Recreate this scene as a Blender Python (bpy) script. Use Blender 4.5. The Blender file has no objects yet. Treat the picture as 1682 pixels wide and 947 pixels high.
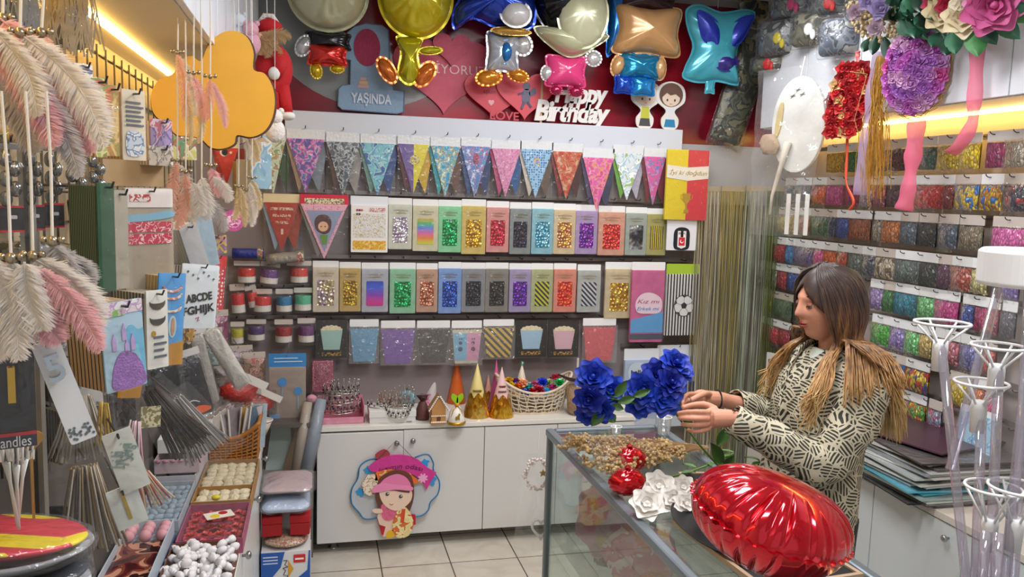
import bpy, bmesh, math, random
from math import pi, sin, cos, radians, sqrt
from mathutils import Vector, Matrix, noise
random.seed(7)
SC = bpy.context.scene
COL = SC.collection
# ---------------------------------------------------------------- camera
IW, IH, FP = 1682.0, 947.0, 1350.0
CAMZ, YAW, PITCH, ROLL = 1.85, radians(13.5), radians(-6.6), radians(1.7)
CF = Vector((sin(YAW)*cos(PITCH), cos(YAW)*cos(PITCH), sin(PITCH)))
_r = Vector((cos(YAW), -sin(YAW), 0)); _u = _r.cross(CF)
CR = _r*cos(ROLL) + _u*sin(ROLL)
CU = _u*cos(ROLL) - _r*sin(ROLL)
CP = Vector((0, 0, CAMZ))
cd = bpy.data.cameras.new('camera'); cam = bpy.data.objects.new('camera', cd); COL.objects.link(cam)
cd.sensor_width = 36.0; cd.sensor_fit = 'HORIZONTAL'; cd.lens = 36.0*FP/IW; cd.clip_start = 0.05
cam.matrix_world = Matrix.Translation(CP) @ Matrix((CR, CU, -CF)).transposed().to_4x4()
SC.camera = cam
# ---------------------------------------------------------------- look, world, lamps
vs = SC.view_settings
vs.view_transform = 'Standard'; vs.look = 'None'; vs.gamma = 1; vs.use_curve_mapping = False
vs.exposure = 0.0
wd = bpy.data.worlds.new('world'); SC.world = wd; wd.use_nodes = True
wd.node_tree.nodes['Background'].inputs[0].default_value = (0.86, 0.93, 1.0, 1)
wd.node_tree.nodes['Background'].inputs[1].default_value = 0.6
def area(name, loc, rot, sx, sy, power, col):
    l = bpy.data.lights.new(name, 'AREA'); l.shape = 'RECTANGLE'; l.size = sx; l.size_y = sy; l.energy = power; l.color = col
    o = bpy.data.objects.new(name, l); COL.objects.link(o); o.location = loc; o.rotation_euler = rot; return o
for i, (x, y, p) in enumerate([(0.9, 0.6, 30), (1.0, 2.2, 34), (1.6, 3.4, 18)]):
    area('ceiling_lamp_light', (x, y, 2.93), (0, 0, 0), 0.9, 0.35, p, (0.98, 0.98, 1.0))
# ---------------------------------------------------------------- helpers
def lin(c):
    if isinstance(c, str):
        c = c.lstrip('#'); c = [int(c[i:i+2], 16)/255 for i in (0, 2, 4)]
    return tuple((v/12.92 if v <= 0.04045 else ((v+0.055)/1.055)**2.4) for v in c[:3]) + (1,)
def ray(px, py): return CF + CR*((px-IW/2)/FP) - CU*((py-IH/2)/FP)
def at(px, py, ax, v):
    d = ray(px, py); return CP + d*((v-CP[ax])/d[ax])
def depth(px, py, D): return CP + ray(px, py)*D
def onp(px, py, p0, th):
    n = Vector((sin(th), -cos(th), 0)); d = ray(px, py); return CP + d*((Vector(p0)-CP).dot(n)/d.dot(n))
def place(b, th=0.0, p0=(0, 4.45, 0)):
    """bounding box in the photo -> world point (top centre), width, height on the vertical plane through p0"""
    x0, y0, x1, y1 = b
    A, B, Cc, D = onp(x0, y0, p0, th), onp(x1, y0, p0, th), onp(x0, y1, p0, th), onp(x1, y1, p0, th)
    w = ((B-A).xy.length + (D-Cc).xy.length)/2; zt = (A.z+B.z)/2; zb = (Cc.z+D.z)/2
    c = (A+B+Cc+D)/4
    return Vector((c.x, c.y, zt)), w, zt-zb
MC = {}
def nt(name):
    m = bpy.data.materials.new(name); m.use_nodes = True; t = m.node_tree
    return m, t, t.nodes['Principled BSDF']
def N(t, k, **kw):
    n = t.nodes.new('ShaderNode'+k)
    for a, b in kw.items():
        if a.startswith('i_'):
            n.inputs[a[2:].replace('_', ' ')].default_value = b
        else: setattr(n, a, b)
    return n
def L(t, a, b): t.links.new(a, b)
def bump(t, p, src, s, d=0.01):
    b = N(t, 'Bump'); b.inputs['Strength'].default_value = s; b.inputs['Distance'].default_value = d
    L(t, src, b.inputs['Height']); L(t, b.outputs[0], p.inputs['Normal'])
def mat(c, rough=0.5, metal=0.0, bs=0.0, bsc=60, spec=0.5, em=0, var=0.0, vsc=8, coat=0, alpha=1):
    k = ('m', str(c), rough, metal, bs, bsc, spec, em, var, vsc, coat, alpha)
    if k in MC: return MC[k]
    m, t, p = nt('paint'); lc = lin(c)
    p.inputs['Base Color'].default_value = lc; p.inputs['Roughness'].default_value = rough; p.inputs['Metallic'].default_value = metal
    p.inputs['Specular IOR Level'].default_value = spec; p.inputs['Coat Weight'].default_value = coat; p.inputs['Alpha'].default_value = alpha
    if em: p.inputs['Emission Color'].default_value = lc; p.inputs['Emission Strength'].default_value = em
    tc = N(t, 'TexCoord')
    if var:
        n = N(t, 'TexNoise'); n.inputs['Scale'].default_value = vsc; n.inputs['Detail'].default_value = 4
        mx = N(t, 'MixRGB', blend_type='MULTIPLY'); mx.inputs[0].default_value = 1
        r = N(t, 'ValToRGB'); r.color_ramp.elements[0].color = (1-var,)*3+(1,); r.color_ramp.elements[0].position = .3; r.color_ramp.elements[1].position = .7
        L(t, tc.outputs['Object'], n.inputs['Vector']); L(t, n.outputs[0], r.inputs[0]); mx.inputs[1].default_value = lc; L(t, r.outputs[0], mx.inputs[2]); L(t, mx.outputs[0], p.inputs['Base Color'])
    if bs:
        n = N(t, 'TexNoise'); n.inputs['Scale'].default_value = bsc; n.inputs['Detail'].default_value = 3
        L(t, tc.outputs['Object'], n.inputs['Vector']); bump(t, p, n.outputs[0], bs)
    MC[k] = m; return m
def foil(c, c2=None, sc=70, rough=.22, metal=.75, st=.9):
    k = ('f', str(c), str(c2), sc, rough, metal, st)
    if k in MC: return MC[k]
    m, t, p = nt('foil'); tc = N(t, 'TexCoord'); v = N(t, 'TexVoronoi'); v.inputs['Scale'].default_value = sc
    L(t, tc.outputs['Object'], v.inputs['Vector'])
    n = N(t, 'TexNoise'); n.inputs['Scale'].default_value = sc*.35; L(t, tc.outputs['Object'], n.inputs['Vector'])
    r = N(t, 'ValToRGB'); e = r.color_ramp.elements; a = lin(c); b = lin(c2) if c2 else tuple(min(1, x*1.6+.06) for x in a[:3])+(1,)
    e[0].position = .4; e[1].position = .6
    e[0].color = a; e[1].color = b; L(t, n.outputs[0], r.inputs[0]); L(t, r.outputs[0], p.inputs['Base Color'])
    p.inputs['Roughness'].default_value = rough; p.inputs['Metallic'].default_value = metal
    bump(t, p, v.outputs['Distance'], st, .01); MC[k] = m; return m
def printm(cols, sc=30, kind='noise', rough=.35, stretch=(1, 1, 1)):
    k = ('p', str(cols), sc, kind, rough, stretch)
    if k in MC: return MC[k]
    m, t, p = nt('printed_art'); tc = N(t, 'TexCoord'); mp = N(t, 'Mapping'); mp.inputs['Scale'].default_value = stretch
    L(t, tc.outputs['Object'], mp.inputs[0])
    if kind == 'noise':
        n = N(t, 'TexNoise'); n.inputs['Scale'].default_value = sc; n.inputs['Detail'].default_value = 1.5; n.inputs['Distortion'].default_value = .6; src = n.outputs[0]; lo, hi = .36, .64
    elif kind == 'cells':
        n = N(t, 'TexVoronoi'); n.inputs['Scale'].default_value = sc; s = N(t, 'SeparateColor'); L(t, n.outputs['Color'], s.inputs[0]); src = s.outputs[0]; lo, hi = 0, 1
    elif kind == 'dots':
        n = N(t, 'TexVoronoi'); n.inputs['Scale'].default_value = sc; n.inputs['Randomness'].default_value = .35; src = n.outputs['Distance']; lo, hi = 0, .6
    elif kind == 'bands':
        n = N(t, 'TexWave', wave_type='BANDS', bands_direction='DIAGONAL'); n.inputs['Scale'].default_value = sc; src = n.outputs[0]; lo, hi = 0, 1
    elif kind == 'bandsx':
        n = N(t, 'TexWave', wave_type='BANDS', bands_direction='X'); n.inputs['Scale'].default_value = sc; src = n.outputs[0]; lo, hi = 0, 1
    elif kind == 'gradz':
        mp.inputs['Location'].default_value = (0, 0, .10)
        n = N(t, 'SeparateXYZ'); L(t, mp.outputs[0], n.inputs[0]); q = N(t, 'Math', operation='MULTIPLY'); q.inputs[1].default_value = -sc; L(t, n.outputs['Z'], q.inputs[0]); src = q.outputs[0]; lo, hi = 0, 1
    if kind != 'gradz': L(t, mp.outputs[0], n.inputs['Vector'])
    r = N(t, 'ValToRGB'); cr = r.color_ramp; cr.interpolation = 'LINEAR' if kind == 'gradz' else 'CONSTANT'
    k2 = len(cols)
    while len(cr.elements) < k2: cr.elements.new(.5)
    for i, c in enumerate(cols):
        cr.elements[i].position = lo+(hi-lo)*(i/(k2 if kind != 'gradz' else max(1, k2-1))); cr.elements[i].color = lin(c)
    L(t, src, r.inputs[0]); L(t, r.outputs[0], p.inputs['Base Color']); p.inputs['Roughness'].default_value = rough
    MC[k] = m; return m
def clear(tint='#ffffff', dens=.06, rough=.12, bs=.5, bsc=35):
    k = ('c', tint, dens, rough, bs, bsc)
    if k in MC: return MC[k]
    m, t, p = nt('clear_plastic'); t.nodes.remove(p); out = t.nodes['Material Output']
    tr = N(t, 'BsdfTransparent'); tr.inputs[0].default_value = lin(tint); gl = N(t, 'BsdfGlossy'); gl.inputs['Roughness'].default_value = rough
    df = N(t, 'BsdfDiffuse'); df.inputs[0].default_value = lin(tint)
    tc = N(t, 'TexCoord'); n = N(t, 'TexNoise'); n.inputs['Scale'].default_value = bsc; n.inputs['Detail'].default_value = 2; L(t, tc.outputs['Object'], n.inputs['Vector'])
    b = N(t, 'Bump'); b.inputs['Strength'].default_value = bs; b.inputs['Distance'].default_value = .02; L(t, n.outputs[0], b.inputs['Height'])
    L(t, b.outputs[0], gl.inputs['Normal'])
    lw = N(t, 'LayerWeight'); lw.inputs[0].default_value = .25; L(t, b.outputs[0], lw.inputs['Normal'])
    a = N(t, 'Math', operation='MULTIPLY_ADD'); a.inputs[1].default_value = .38; a.inputs[2].default_value = dens*.5; L(t, lw.outputs['Fresnel'], a.inputs[0])
    m1 = N(t, 'MixShader'); L(t, a.outputs[0], m1.inputs[0]); L(t, tr.outputs[0], m1.inputs[1]); L(t, gl.outputs[0], m1.inputs[2])
    m2 = N(t, 'MixShader'); m2.inputs[0].default_value = dens*.45; L(t, m1.outputs[0], m2.inputs[1]); L(t, df.outputs[0], m2.inputs[2])
    L(t, m2.outputs[0], out.inputs['Surface']); MC[k] = m; return m
class MB:
    def __init__(s, M=None): s.v = []; s.f = []; s.M = M
    def add(s, vs, fs, M=None):
        o = len(s.v); M = M or s.M
        s.v += [tuple(M @ Vector(p)) for p in vs] if M else [tuple(p) for p in vs]
        s.f += [tuple(i+o for i in f) for f in fs]; return s
    def box(s, c, d, M=None):
        x, y, z = [k/2 for k in d]; cx, cy, cz = c
        vs = [(cx+a*x, cy+b*y, cz+e*z) for a in (-1, 1) for b in (-1, 1) for e in (-1, 1)]
        return s.add(vs, [(0, 1, 3, 2), (4, 6, 7, 5), (0, 4, 5, 1), (2, 3, 7, 6), (0, 2, 6, 4), (1, 5, 7, 3)], M)
    def b2(s, x0, x1, y0, y1, z0, z1, M=None): return s.box(((x0+x1)/2, (y0+y1)/2, (z0+z1)/2), (abs(x1-x0), abs(y1-y0), abs(z1-z0)), M)
    def prism(s, pts, y0, y1, M=None):
        n = len(pts); vs = [(x, y0, z) for x, z in pts]+[(x, y1, z) for x, z in pts]
        fs = [tuple(range(n)), tuple(reversed(range(n, 2*n)))]+[(i, i+n, (i+1) % n+n, (i+1) % n) for i in range(n)]
        return s.add(vs, fs, M)
    def tube(s, pts, r, n=8, M=None, closed=False, flat=1.0):
        pts = [Vector(p) for p in pts]; k = len(pts); rr = r if hasattr(r, '__len__') else [r]*k
        vs = []; up = None
        for i, p in enumerate(pts):
            a = pts[(i-1) % k] if (i or closed) else p; b = pts[(i+1) % k] if (i < k-1 or closed) else p
            d = (b-a); d = d.normalized() if d.length > 1e-9 else Vector((0, 0, 1))
            if up is None:
                up = d.orthogonal().normalized()
            up = (up-d*up.dot(d)); up = up.normalized() if up.length > 1e-6 else d.orthogonal().normalized()
            w = d.cross(up)
            for j in range(n):
                t = 2*pi*j/n; vs.append(p+(up*cos(t)*flat+w*sin(t))*rr[i])
        fs = []
        for i in range(k if closed else k-1):
            for j in range(n):
                a = i*n+j; b = i*n+(j+1) % n; c = ((i+1) % k)*n+(j+1) % n; d = ((i+1) % k)*n+j; fs.append((a, b, c, d))
        if not closed: fs += [tuple(reversed(range(n))), tuple(range((k-1)*n, k*n))]
        return s.add(vs, fs, M)
    def lathe(s, pr, n=24, c=(0, 0, 0), M=None, wob=None):
        vs = []; fs = []
        for r, z in pr:
            for j in range(n):
                t = 2*pi*j/n; q = r*(wob(t, z) if wob else 1); vs.append((c[0]+q*cos(t), c[1]+q*sin(t), c[2]+z))
        for i in range(len(pr)-1):
            for j in range(n): fs.append((i*n+j, i*n+(j+1) % n, (i+1)*n+(j+1) % n, (i+1)*n+j))
        if pr[0][0] > 1e-4: fs.append(tuple(reversed(range(n))))
        if pr[-1][0] > 1e-4: fs.append(tuple(range((len(pr)-1)*n, len(pr)*n)))
        return s.add(vs, fs, M)
    def ball(s, c, r, nu=14, nv=9, M=None, fn=None):
        r = (r, r, r) if not hasattr(r, '__len__') else r; vs = []; fs = []
        for i in range(nv+1):
            a = -pi/2+pi*i/nv
            for j in range(nu):
                t = 2*pi*j/nu; d = Vector((cos(a)*cos(t), cos(a)*sin(t), sin(a))); q = fn(d) if fn else 1
                vs.append((c[0]+r[0]*d.x*q, c[1]+r[1]*d.y*q, c[2]+r[2]*d.z*q))
        for i in range(nv):
            for j in range(nu): fs.append((i*nu+j, i*nu+(j+1) % nu, (i+1)*nu+(j+1) % nu, (i+1)*nu+j))
        return s.add(vs, fs, M)
    def sheet(s, fn, nu, nv, M=None):
        vs = [fn(i/nu, j/nv) for j in range(nv+1) for i in range(nu+1)]; w = nu+1
        return s.add(vs, [(j*w+i, j*w+i+1, (j+1)*w+i+1, (j+1)*w+i) for j in range(nv) for i in range(nu)], M)
    def pillow(s, pts, d, c=None, rings=7, crk=0.25, kf=None, M=None, y=0, seed=0, back=1.0, flat=.5, seam=.012):
        """foil balloon / cushion from an outline in XZ: both faces bulge, creases run in from the seam"""
        n = len(pts); cx, cz = c or (sum(p[0] for p in pts)/n, sum(p[1] for p in pts)/n)
        kf = kf or 9
        for sgn in (-1, back):
            vs = []; fs = []
            for i in range(rings+1):
                t = sin(pi/2*i/rings)
                for j, (x, z) in enumerate(pts):
                    a = 2*pi*j/n; h = max(0, 1-t**2.2)**flat
                    cr = 1-crk*(t**3)*(.5+.5*sin(a*kf+seed+2*sin(a*3+seed)))
                    vs.append((cx+(x-cx)*t, y+sgn*d*h*cr, cz+(z-cz)*t))
            for i in range(rings):
                for j in range(n):
                    q = (i*n+j, i*n+(j+1) % n, (i+1)*n+(j+1) % n, (i+1)*n+j); fs.append(q if sgn < 0 else q[::-1])
            s.add(vs, fs, M)
        if seam:
            vs = [(x, y, z) for x, z in pts]+[(cx+(x-cx)*(1+seam/max(.05, sqrt((x-cx)**2+(z-cz)**2))), y+.002*sin(k*2.3), cz+(z-cz)*(1+seam/max(.05, sqrt((x-cx)**2+(z-cz)**2)))) for k, (x, z) in enumerate(pts)]
            s.add(vs, [(j, (j+1) % n, (j+1) % n+n, j+n) for j in range(n)], M)
        return s
def obj(name, mb, m, parent=None, smooth=False, bevel=0, solid=0, sub=0):
    me = bpy.data.meshes.new(name); me.from_pydata(mb.v, [], mb.f); me.validate()
    bm = bmesh.new(); bm.from_mesh(me); bmesh.ops.recalc_face_normals(bm, faces=bm.faces)
    if smooth == 2: bmesh.ops.remove_doubles(bm, verts=bm.verts, dist=1e-5)
    bm.to_mesh(me); bm.free()
    me.materials.append(m)
    if smooth: me.shade_smooth()
    o = bpy.data.objects.new(name, me); COL.objects.link(o); o.parent = parent
    if bevel:
        b = o.modifiers.new('bevel', 'BEVEL'); b.width = bevel; b.segments = 2; b.limit_method = 'ANGLE'
    if solid:
        b = o.modifiers.new('solid', 'SOLIDIFY'); b.thickness = solid; b.offset = 0
    if sub:
        b = o.modifiers.new('sub', 'SUBSURF'); b.levels = sub; b.render_levels = sub
    return o
USED = {}
def tag(o, label, cat, group=None):
    if label in USED and not group: print('DUPLABEL', label)
    n = len(label.split())
    if n < 4 or n > 16: print('LABELLEN', n, label)
    USED[label] = 1
    o['label'] = label; o['category'] = cat
    if group: o['group'] = group
    return o
def thing(name, label, cat, loc=(0, 0, 0), th=0.0, group=None, tilt=0.0, rot=None):
    o = bpy.data.objects.new(name, None); o.empty_display_size = .05; COL.objects.link(o); o.location = loc
    o.rotation_euler = rot if rot else (0, tilt, th)
    return tag(o, label, cat, group)
def struct(name, mb, m, parent=None, **k):
    o = obj(name, mb, m, parent, **k)
    if parent is None: o['kind'] = 'structure'
    return o
def text(name, s, size, m, parent=None, loc=(0, 0, 0), rot=(pi/2, 0, 0), ext=.001, off=0.0, shear=0, w=None, bend=0, space=1.0):
    cu = bpy.data.curves.new(name, 'FONT'); cu.body = s; cu.size = size; cu.extrude = ext; cu.offset = off; cu.shear = shear
    cu.align_x = 'CENTER'; cu.align_y = 'CENTER'; cu.space_character = space; cu.resolution_u = 3
    tmp = bpy.data.objects.new(name, cu); COL.objects.link(tmp)
    bpy.context.view_layer.update()
    me = bpy.data.meshes.new_from_object(tmp.evaluated_get(bpy.context.evaluated_depsgraph_get()))
    bpy.data.objects.remove(tmp)
    xs = [v.co.x for v in me.vertices]
    if xs:
        k = (w/(max(xs)-min(xs))) if w else 1
        for v in me.vertices:
            v.co.x *= k
            if bend: v.co.y -= bend*v.co.x*v.co.x
    o = bpy.data.objects.new(name, me); COL.objects.link(o); o.parent = parent; o.location = loc; o.rotation_euler = rot
    me.materials.clear(); me.materials.append(m); return o
def circ(r, n=32, cx=0, cz=0, rx=None, a0=0): return [(cx+(rx or r)*cos(a0+2*pi*i/n), cz+r*sin(a0+2*pi*i/n)) for i in range(n)]
def heart(w, h, n=40):
    out = []
    for i in range(n):
        t = 2*pi*i/n; x = 16*sin(t)**3; z = 13*cos(t)-5*cos(2*t)-2*cos(3*t)-cos(4*t); out.append((x/32*w, (z+2.5)/29*h))
    return out
def rrect(w, h, r, n=4, cx=0, cz=0):
    out = []
    for (sx, sz, a) in ((1, 1, 0), (-1, 1, pi/2), (-1, -1, pi), (1, -1, 3*pi/2)):
        for i in range(n+1):
            t = a+pi/2*i/n; out.append((cx+sx*(w/2-r)+r*cos(t), cz+sz*(h/2-r)+r*sin(t)))
    return out
def closed(pts, n=48):
    """smooth closed outline through control points"""
    k = len(pts); out = []
    for i in range(n):
        u = i/n*k; a = int(u) % k; t = u-int(u); p = [Vector(pts[(a+d) % k]) for d in (-1, 0, 1, 2)]
        q = .5*((2*p[1])+(p[2]-p[0])*t+(2*p[0]-5*p[1]+4*p[2]-p[3])*t*t+(3*p[1]-p[0]-3*p[2]+p[3])*t**3); out.append((q[0], q[1]))
    return out
def spl(pts, n=24):
    k = len(pts)-1; out = []
    for i in range(n+1):
        u = i/n*k; a = min(int(u), k-1); t = u-a
        p = [Vector(pts[max(0, min(k, a+d))]) for d in (-1, 0, 1, 2)]
        out.append(.5*((2*p[1])+(p[2]-p[0])*t+(2*p[0]-5*p[1]+4*p[2]-p[3])*t*t+(3*p[1]-p[0]-3*p[2]+p[3])*t**3))
    return out
WHITE = '#e6e6ea'; CARD = mat('#eef0f0', .6); CLEAR = clear(); STEEL = mat('#9a9a9c', .3, .9); DARK = mat('#16151a', .5)
ORD = ['first', 'second', 'third', 'fourth', 'fifth', 'sixth', 'seventh', 'eighth', 'ninth', 'tenth', 'eleventh', 'twelfth', 'thirteenth', 'fourteenth', 'fifteenth', 'sixteenth']
# ================================================================= ROOM
YB, XR, XL, ZC = 4.54, 2.77, -0.60, 3.0
def tilem():
    m, t, p = nt('floor_tile'); tc = N(t, 'TexCoord'); mp = N(t, 'Mapping'); mp.inputs['Location'].default_value = (-.315, -4.24, 0)
    L(t, tc.outputs['Object'], mp.inputs[0]); b = N(t, 'TexBrick'); b.offset = 0; b.inputs['Scale'].default_value = 1; b.inputs['Brick Width'].default_value = .345; b.inputs['Row Height'].default_value = .345
    b.inputs['Mortar Size'].default_value = .0035; b.inputs['Mortar Smooth'].default_value = .1; b.inputs['Color1'].default_value = lin('#d9d3c8'); b.inputs['Color2'].default_value = lin('#d2ccc0'); b.inputs['Mortar'].default_value = lin('#5d564e')
    n = N(t, 'TexNoise'); n.inputs['Scale'].default_value = 5; n.inputs['Detail'].default_value = 6; n.inputs['Distortion'].default_value = 1.2
    L(t, tc.outputs['Object'], n.inputs['Vector']); mx = N(t, 'MixRGB', blend_type='MULTIPLY'); r = N(t, 'ValToRGB'); r.color_ramp.elements[0].color = (.8, .78, .75, 1); r.color_ramp.elements[0].position = .35; r.color_ramp.elements[1].position = .6
    L(t, n.outputs[0], r.inputs[0]); mx.inputs[0].default_value = .7; L(t, mp.outputs[0], b.inputs['Vector']); L(t, b.outputs[0], mx.inputs[1]); L(t, r.outputs[0], mx.inputs[2]); L(t, mx.outputs[0], p.inputs['Base Color']); p.inputs['Roughness'].default_value = .25
    return m
struct('floor', MB().b2(XL-.1, XR+.1, -2.5, YB+.1, -.05, 0), tilem())
struct('ceiling', MB().b2(XL-.1, XR+.1, -2.5, YB+.1, ZC, ZC+.05), mat('#d8d8d6', .8))
struct('wall_back', MB().b2(XL-.1, XR+.1, YB, YB+.1, 0, ZC), mat('#a59a98', .7, bs=.1))
struct('wall_left', MB().b2(XL-.1, XL, -2.5, YB, 0, ZC), mat('#cfc9bd', .7))
struct('wall_right', MB().b2(XR, XR+.1, -2.5, YB, 0, ZC), mat('#b9aeaa', .7))
for (x, y) in ((0.9, 0.6), (1.0, 2.2), (1.6, 3.4)):
    t = thing('ceiling_lamp', 'flat rectangular ceiling lamp ' + {0.6: 'nearest the shop door', 2.2: 'above the glass counter', 3.4: 'above the far end of the shop'}[y], 'lamp', (x, y, 2.945))
    obj('lamp_housing', MB().b2(-.5, .5, -.22, .22, .01, .055), mat('#e8e8e8', .4), t); obj('lamp_diffuser', MB().b2(-.47, .47, -.19, .19, 0.0, .0095), mat('#fcfcff', .5, em=2.5), t)
# overhead cabinets with the LED strips below them
WH = mat('#dfe3ea', .35)
t = thing('overhead_cabinet', 'white overhead cabinet along the left wall with warm light strip below', 'cabinet', (XL, 0, 2.24))
obj('body', MB().b2(0.001, .30, .2, 4.44, 0, .72), mat('#d9cdb4', .55), t)
for i in range(7):
    y0 = .22+i*.6; obj('door', MB().b2(.3005, .318, y0, y0+.594, .004, .71), WH, t, bevel=.002)
obj('light_strip', MB().b2(.085, .10, .6, 4.3, -.012, -.0005), mat('#ffd070', .5, em=20), t)
t = thing('overhead_cabinet', 'white overhead cabinet along the right wall with small round knobs', 'cabinet', (XR, 0, 2.25))
obj('body', MB().b2(-.32, -.001, .8, 4.25, 0, .42), WH, t)
for i in range(8):
    y0 = .82+i*.43; d = obj('door', MB().b2(-.34, -.3205, y0, y0+.424, .003, .415), WH, t, bevel=.002)
    ky = y0+(.05 if i % 2 else .374)
    obj('knob', MB(Matrix.Translation((-.34, ky, .07)) @ Matrix.Rotation(-pi/2, 4, 'Y')).lathe([(.005, 0), (.005, .012), (.013, .016), (.014, .024), (.008, .03), (0, .031)], 14), STEEL, d, smooth=True)
obj('light_strip', MB().b2(-.06, -.045, .9, 4.2, -.012, -.0005), mat('#ffd070', .5, em=24), t)
# ================================================================= BACK WALL
def poster():
    m, t, p = nt('red_mural'); tc = N(t, 'TexCoord'); n = N(t, 'TexNoise'); n.inputs['Scale'].default_value = 2.2; n.inputs['Detail'].default_value = 2
    L(t, tc.outputs['Object'], n.inputs['Vector']); r = N(t, 'ValToRGB'); r.color_ramp.elements[0].color = lin('#5e1020'); r.color_ramp.elements[0].position = .35; r.color_ramp.elements[1].color = lin('#a81a2c'); r.color_ramp.elements[1].position = .7
    L(t, n.outputs[0], r.inputs[0]); L(t, r.outputs[0], p.inputs['Base Color']); p.inputs['Roughness'].default_value = .22; return m
BK = 4.53
t = thing('wall_poster', 'large dark red glossy poster with a grey disc behind the balloons', 'poster', (0, BK, 2.1))
obj('red_print', MB().b2(-.30, 2.765, -.003, .003, 0, .86), poster(), t)
c0 = at(610, -20, 1, BK); rr = (at(800, -20, 1, BK)-c0).length
def clip(pts): return [(max(-.298, x), min(.858, max(.002, z))) for x, z in pts]
obj('grey_disc', MB().prism(clip([(c0.x+rr*cos(a*pi/32), c0.z-2.1+rr*sin(a*pi/32)) for a in range(64)]), -.0045, -.0035), mat('#8c8f8e', .3), t)
c1 = at(700, -20, 1, BK); r1 = (at(850, -20, 1, BK)-c1).length
obj('inner_disc', MB().prism(clip([(c1.x+r1*cos(a*pi/32), c1.z-2.1+r1*sin(a*pi/32)) for a in range(64)]), -.006, -.005), poster(), t)
LY = 4.44
zL = (at(470, 178, 1, LY).z+at(1120, 215, 1, LY).z)/2
def clampw(): pass
xa, xb = at(468, 200, 1, LY).x, at(1121, 230, 1, LY).x
struct('trim_1', MB().b2(xa, xb, LY, YB-.012, zL-.155, zL), mat('#d5dbe6', .4), bevel=.003)
struct('trim_2', MB().b2(xb+.001, XR, 4.50, YB-.012, zL-.42, zL-.075), mat('#a9adb4', .5))
struct('trim_3', MB().b2(XL, 2.13, 4.525, YB-.001, .6, zL-.156), mat('#958a8b', .6))
# hanging rails
RAILY = 4.50
def rail(xp0, xp1, yp, label, hooks, hl=.09, y=RAILY):
    a = at(xp0, yp, 1, y); b = at(xp1, yp, 1, y); z = at((xp0+xp1)/2, yp, 1, y).z
    t = thing('display_rail', label, 'display rail', (0, y, z), group=None)
    obj('rail', MB().b2(a.x, b.x, -.006, .006, -.011, .011), mat('#8d8582', .35, .5), t)
    for hx in hooks:
        x = at(hx, yp, 1, y).x
        obj('peg_hook', MB().tube([(x, -.006, .004), (x, -.05, .002), (x, -hl, 0), (x, -hl-.012, .006), (x, -hl-.014, .012)], .0024, 6), mat('#3c3a3a', .35, .8), t, smooth=True)
    return z
GY = 4.43   # plane of the pack fronts
packs = []
def hdr(t, w, hh, thick=.0016, m=None, y=0):
    return obj('header_card', MB().prism(rrect(w, hh, .004, 3, 0, -hh/2), y-thick/2, y+thick/2), m or CARD, t)
def squig(t, w, z, m, amp=.006, y=-.0125, n=26, name='script_print'):
    pts = [((i/n-.5)*w, y, z+amp*sin(i*1.9)+amp*.5*sin(i*4.1)) for i in range(n+1)]
    return obj(name, MB().tube(pts, .0009, 4), m, t)
def sleeve(t, w, h, z0, y=-.013, m=None, seed=0, name='clear_sleeve'):
    def fn(u, v):
        x = (u-.5)*w; z = z0-v*h; e = sin(pi*u)*sin(pi*v)
        return (x, y-.004*e-.0025*noise.noise(Vector((x*28+seed, z*28, seed)))*(.3+e), z)
    return obj(name, MB().sheet(fn, 12, 14), m or CLEAR, t, smooth=True)
def fringe(b, tint, fo, col, where, metal=.75, yb=GY):
    loc, w, h = place(b, 0, (0, yb, 0)); hh = h*.15
    t = thing('foil_fringe_pack', '%s foil fringe pack with window, %s' % (col, where), 'party decoration', loc)
    hdr(t, w*.97, hh)
    obj('pouch', MB().prism(rrect(w*.97, h-hh*.8, .006, 3, 0, -(h+hh*.8)/2), -.010, .012), mat(tint, .4, var=.15, vsc=30), t, bevel=.003)
    ww, wh = w*.62, h*.50; zc = -h*.62
    obj('foil_window', MB().prism(rrect(ww, wh, .006, 3, 0, zc), -.0125, -.0105), fo, t)
    squig(t, w*.6, -h*.24, mat('#b9a24a', .3, .8)); squig(t, w*.45, -h*.29, mat('#b9a24a', .3, .8), .004)
    sleeve(t, w*.97, h-hh, -hh, -.016, seed=b[0]); return t
def tri(t, w, z0, h, m, y=0, x=0, th=.003, name='pennant', frm=None, tip=0):
    return obj(name, MB().prism([(x-w/2, z0), (x+w/2, z0), (x+tip+.002, z0-h), (x+tip-.002, z0-h)], y-th/2, y+th/2), m, t)
def bunting(b, m, mb, col, where, extra=None, hd=None, yb=GY, back=True):
    loc, w, h = place(b, 0, (0, yb, 0)); hh = h*.17
    t = thing('bunting_pack', '%s pennant bunting pack, %s' % (col, where), 'bunting', loc)
    hdr(t, w*.98, hh, m=hd or mat('#e4e8ec', .25, bs=.3))
    tri(t, w*.95, -hh*.9, h-hh*.9, m)
    if back:
        for i, q in enumerate(mb):
            s = .012*(i+1)*(1 if i % 2 else -1)
            tri(t, w*.93, -hh*.9, h*.82, q, y=.012+.011*i, x=s*1.2, tip=s*1.6)
    if extra: extra(t, w, h, hh)
    sleeve(t, w*.97, h-hh, -hh, -.006, seed=b[0]); return t
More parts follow.
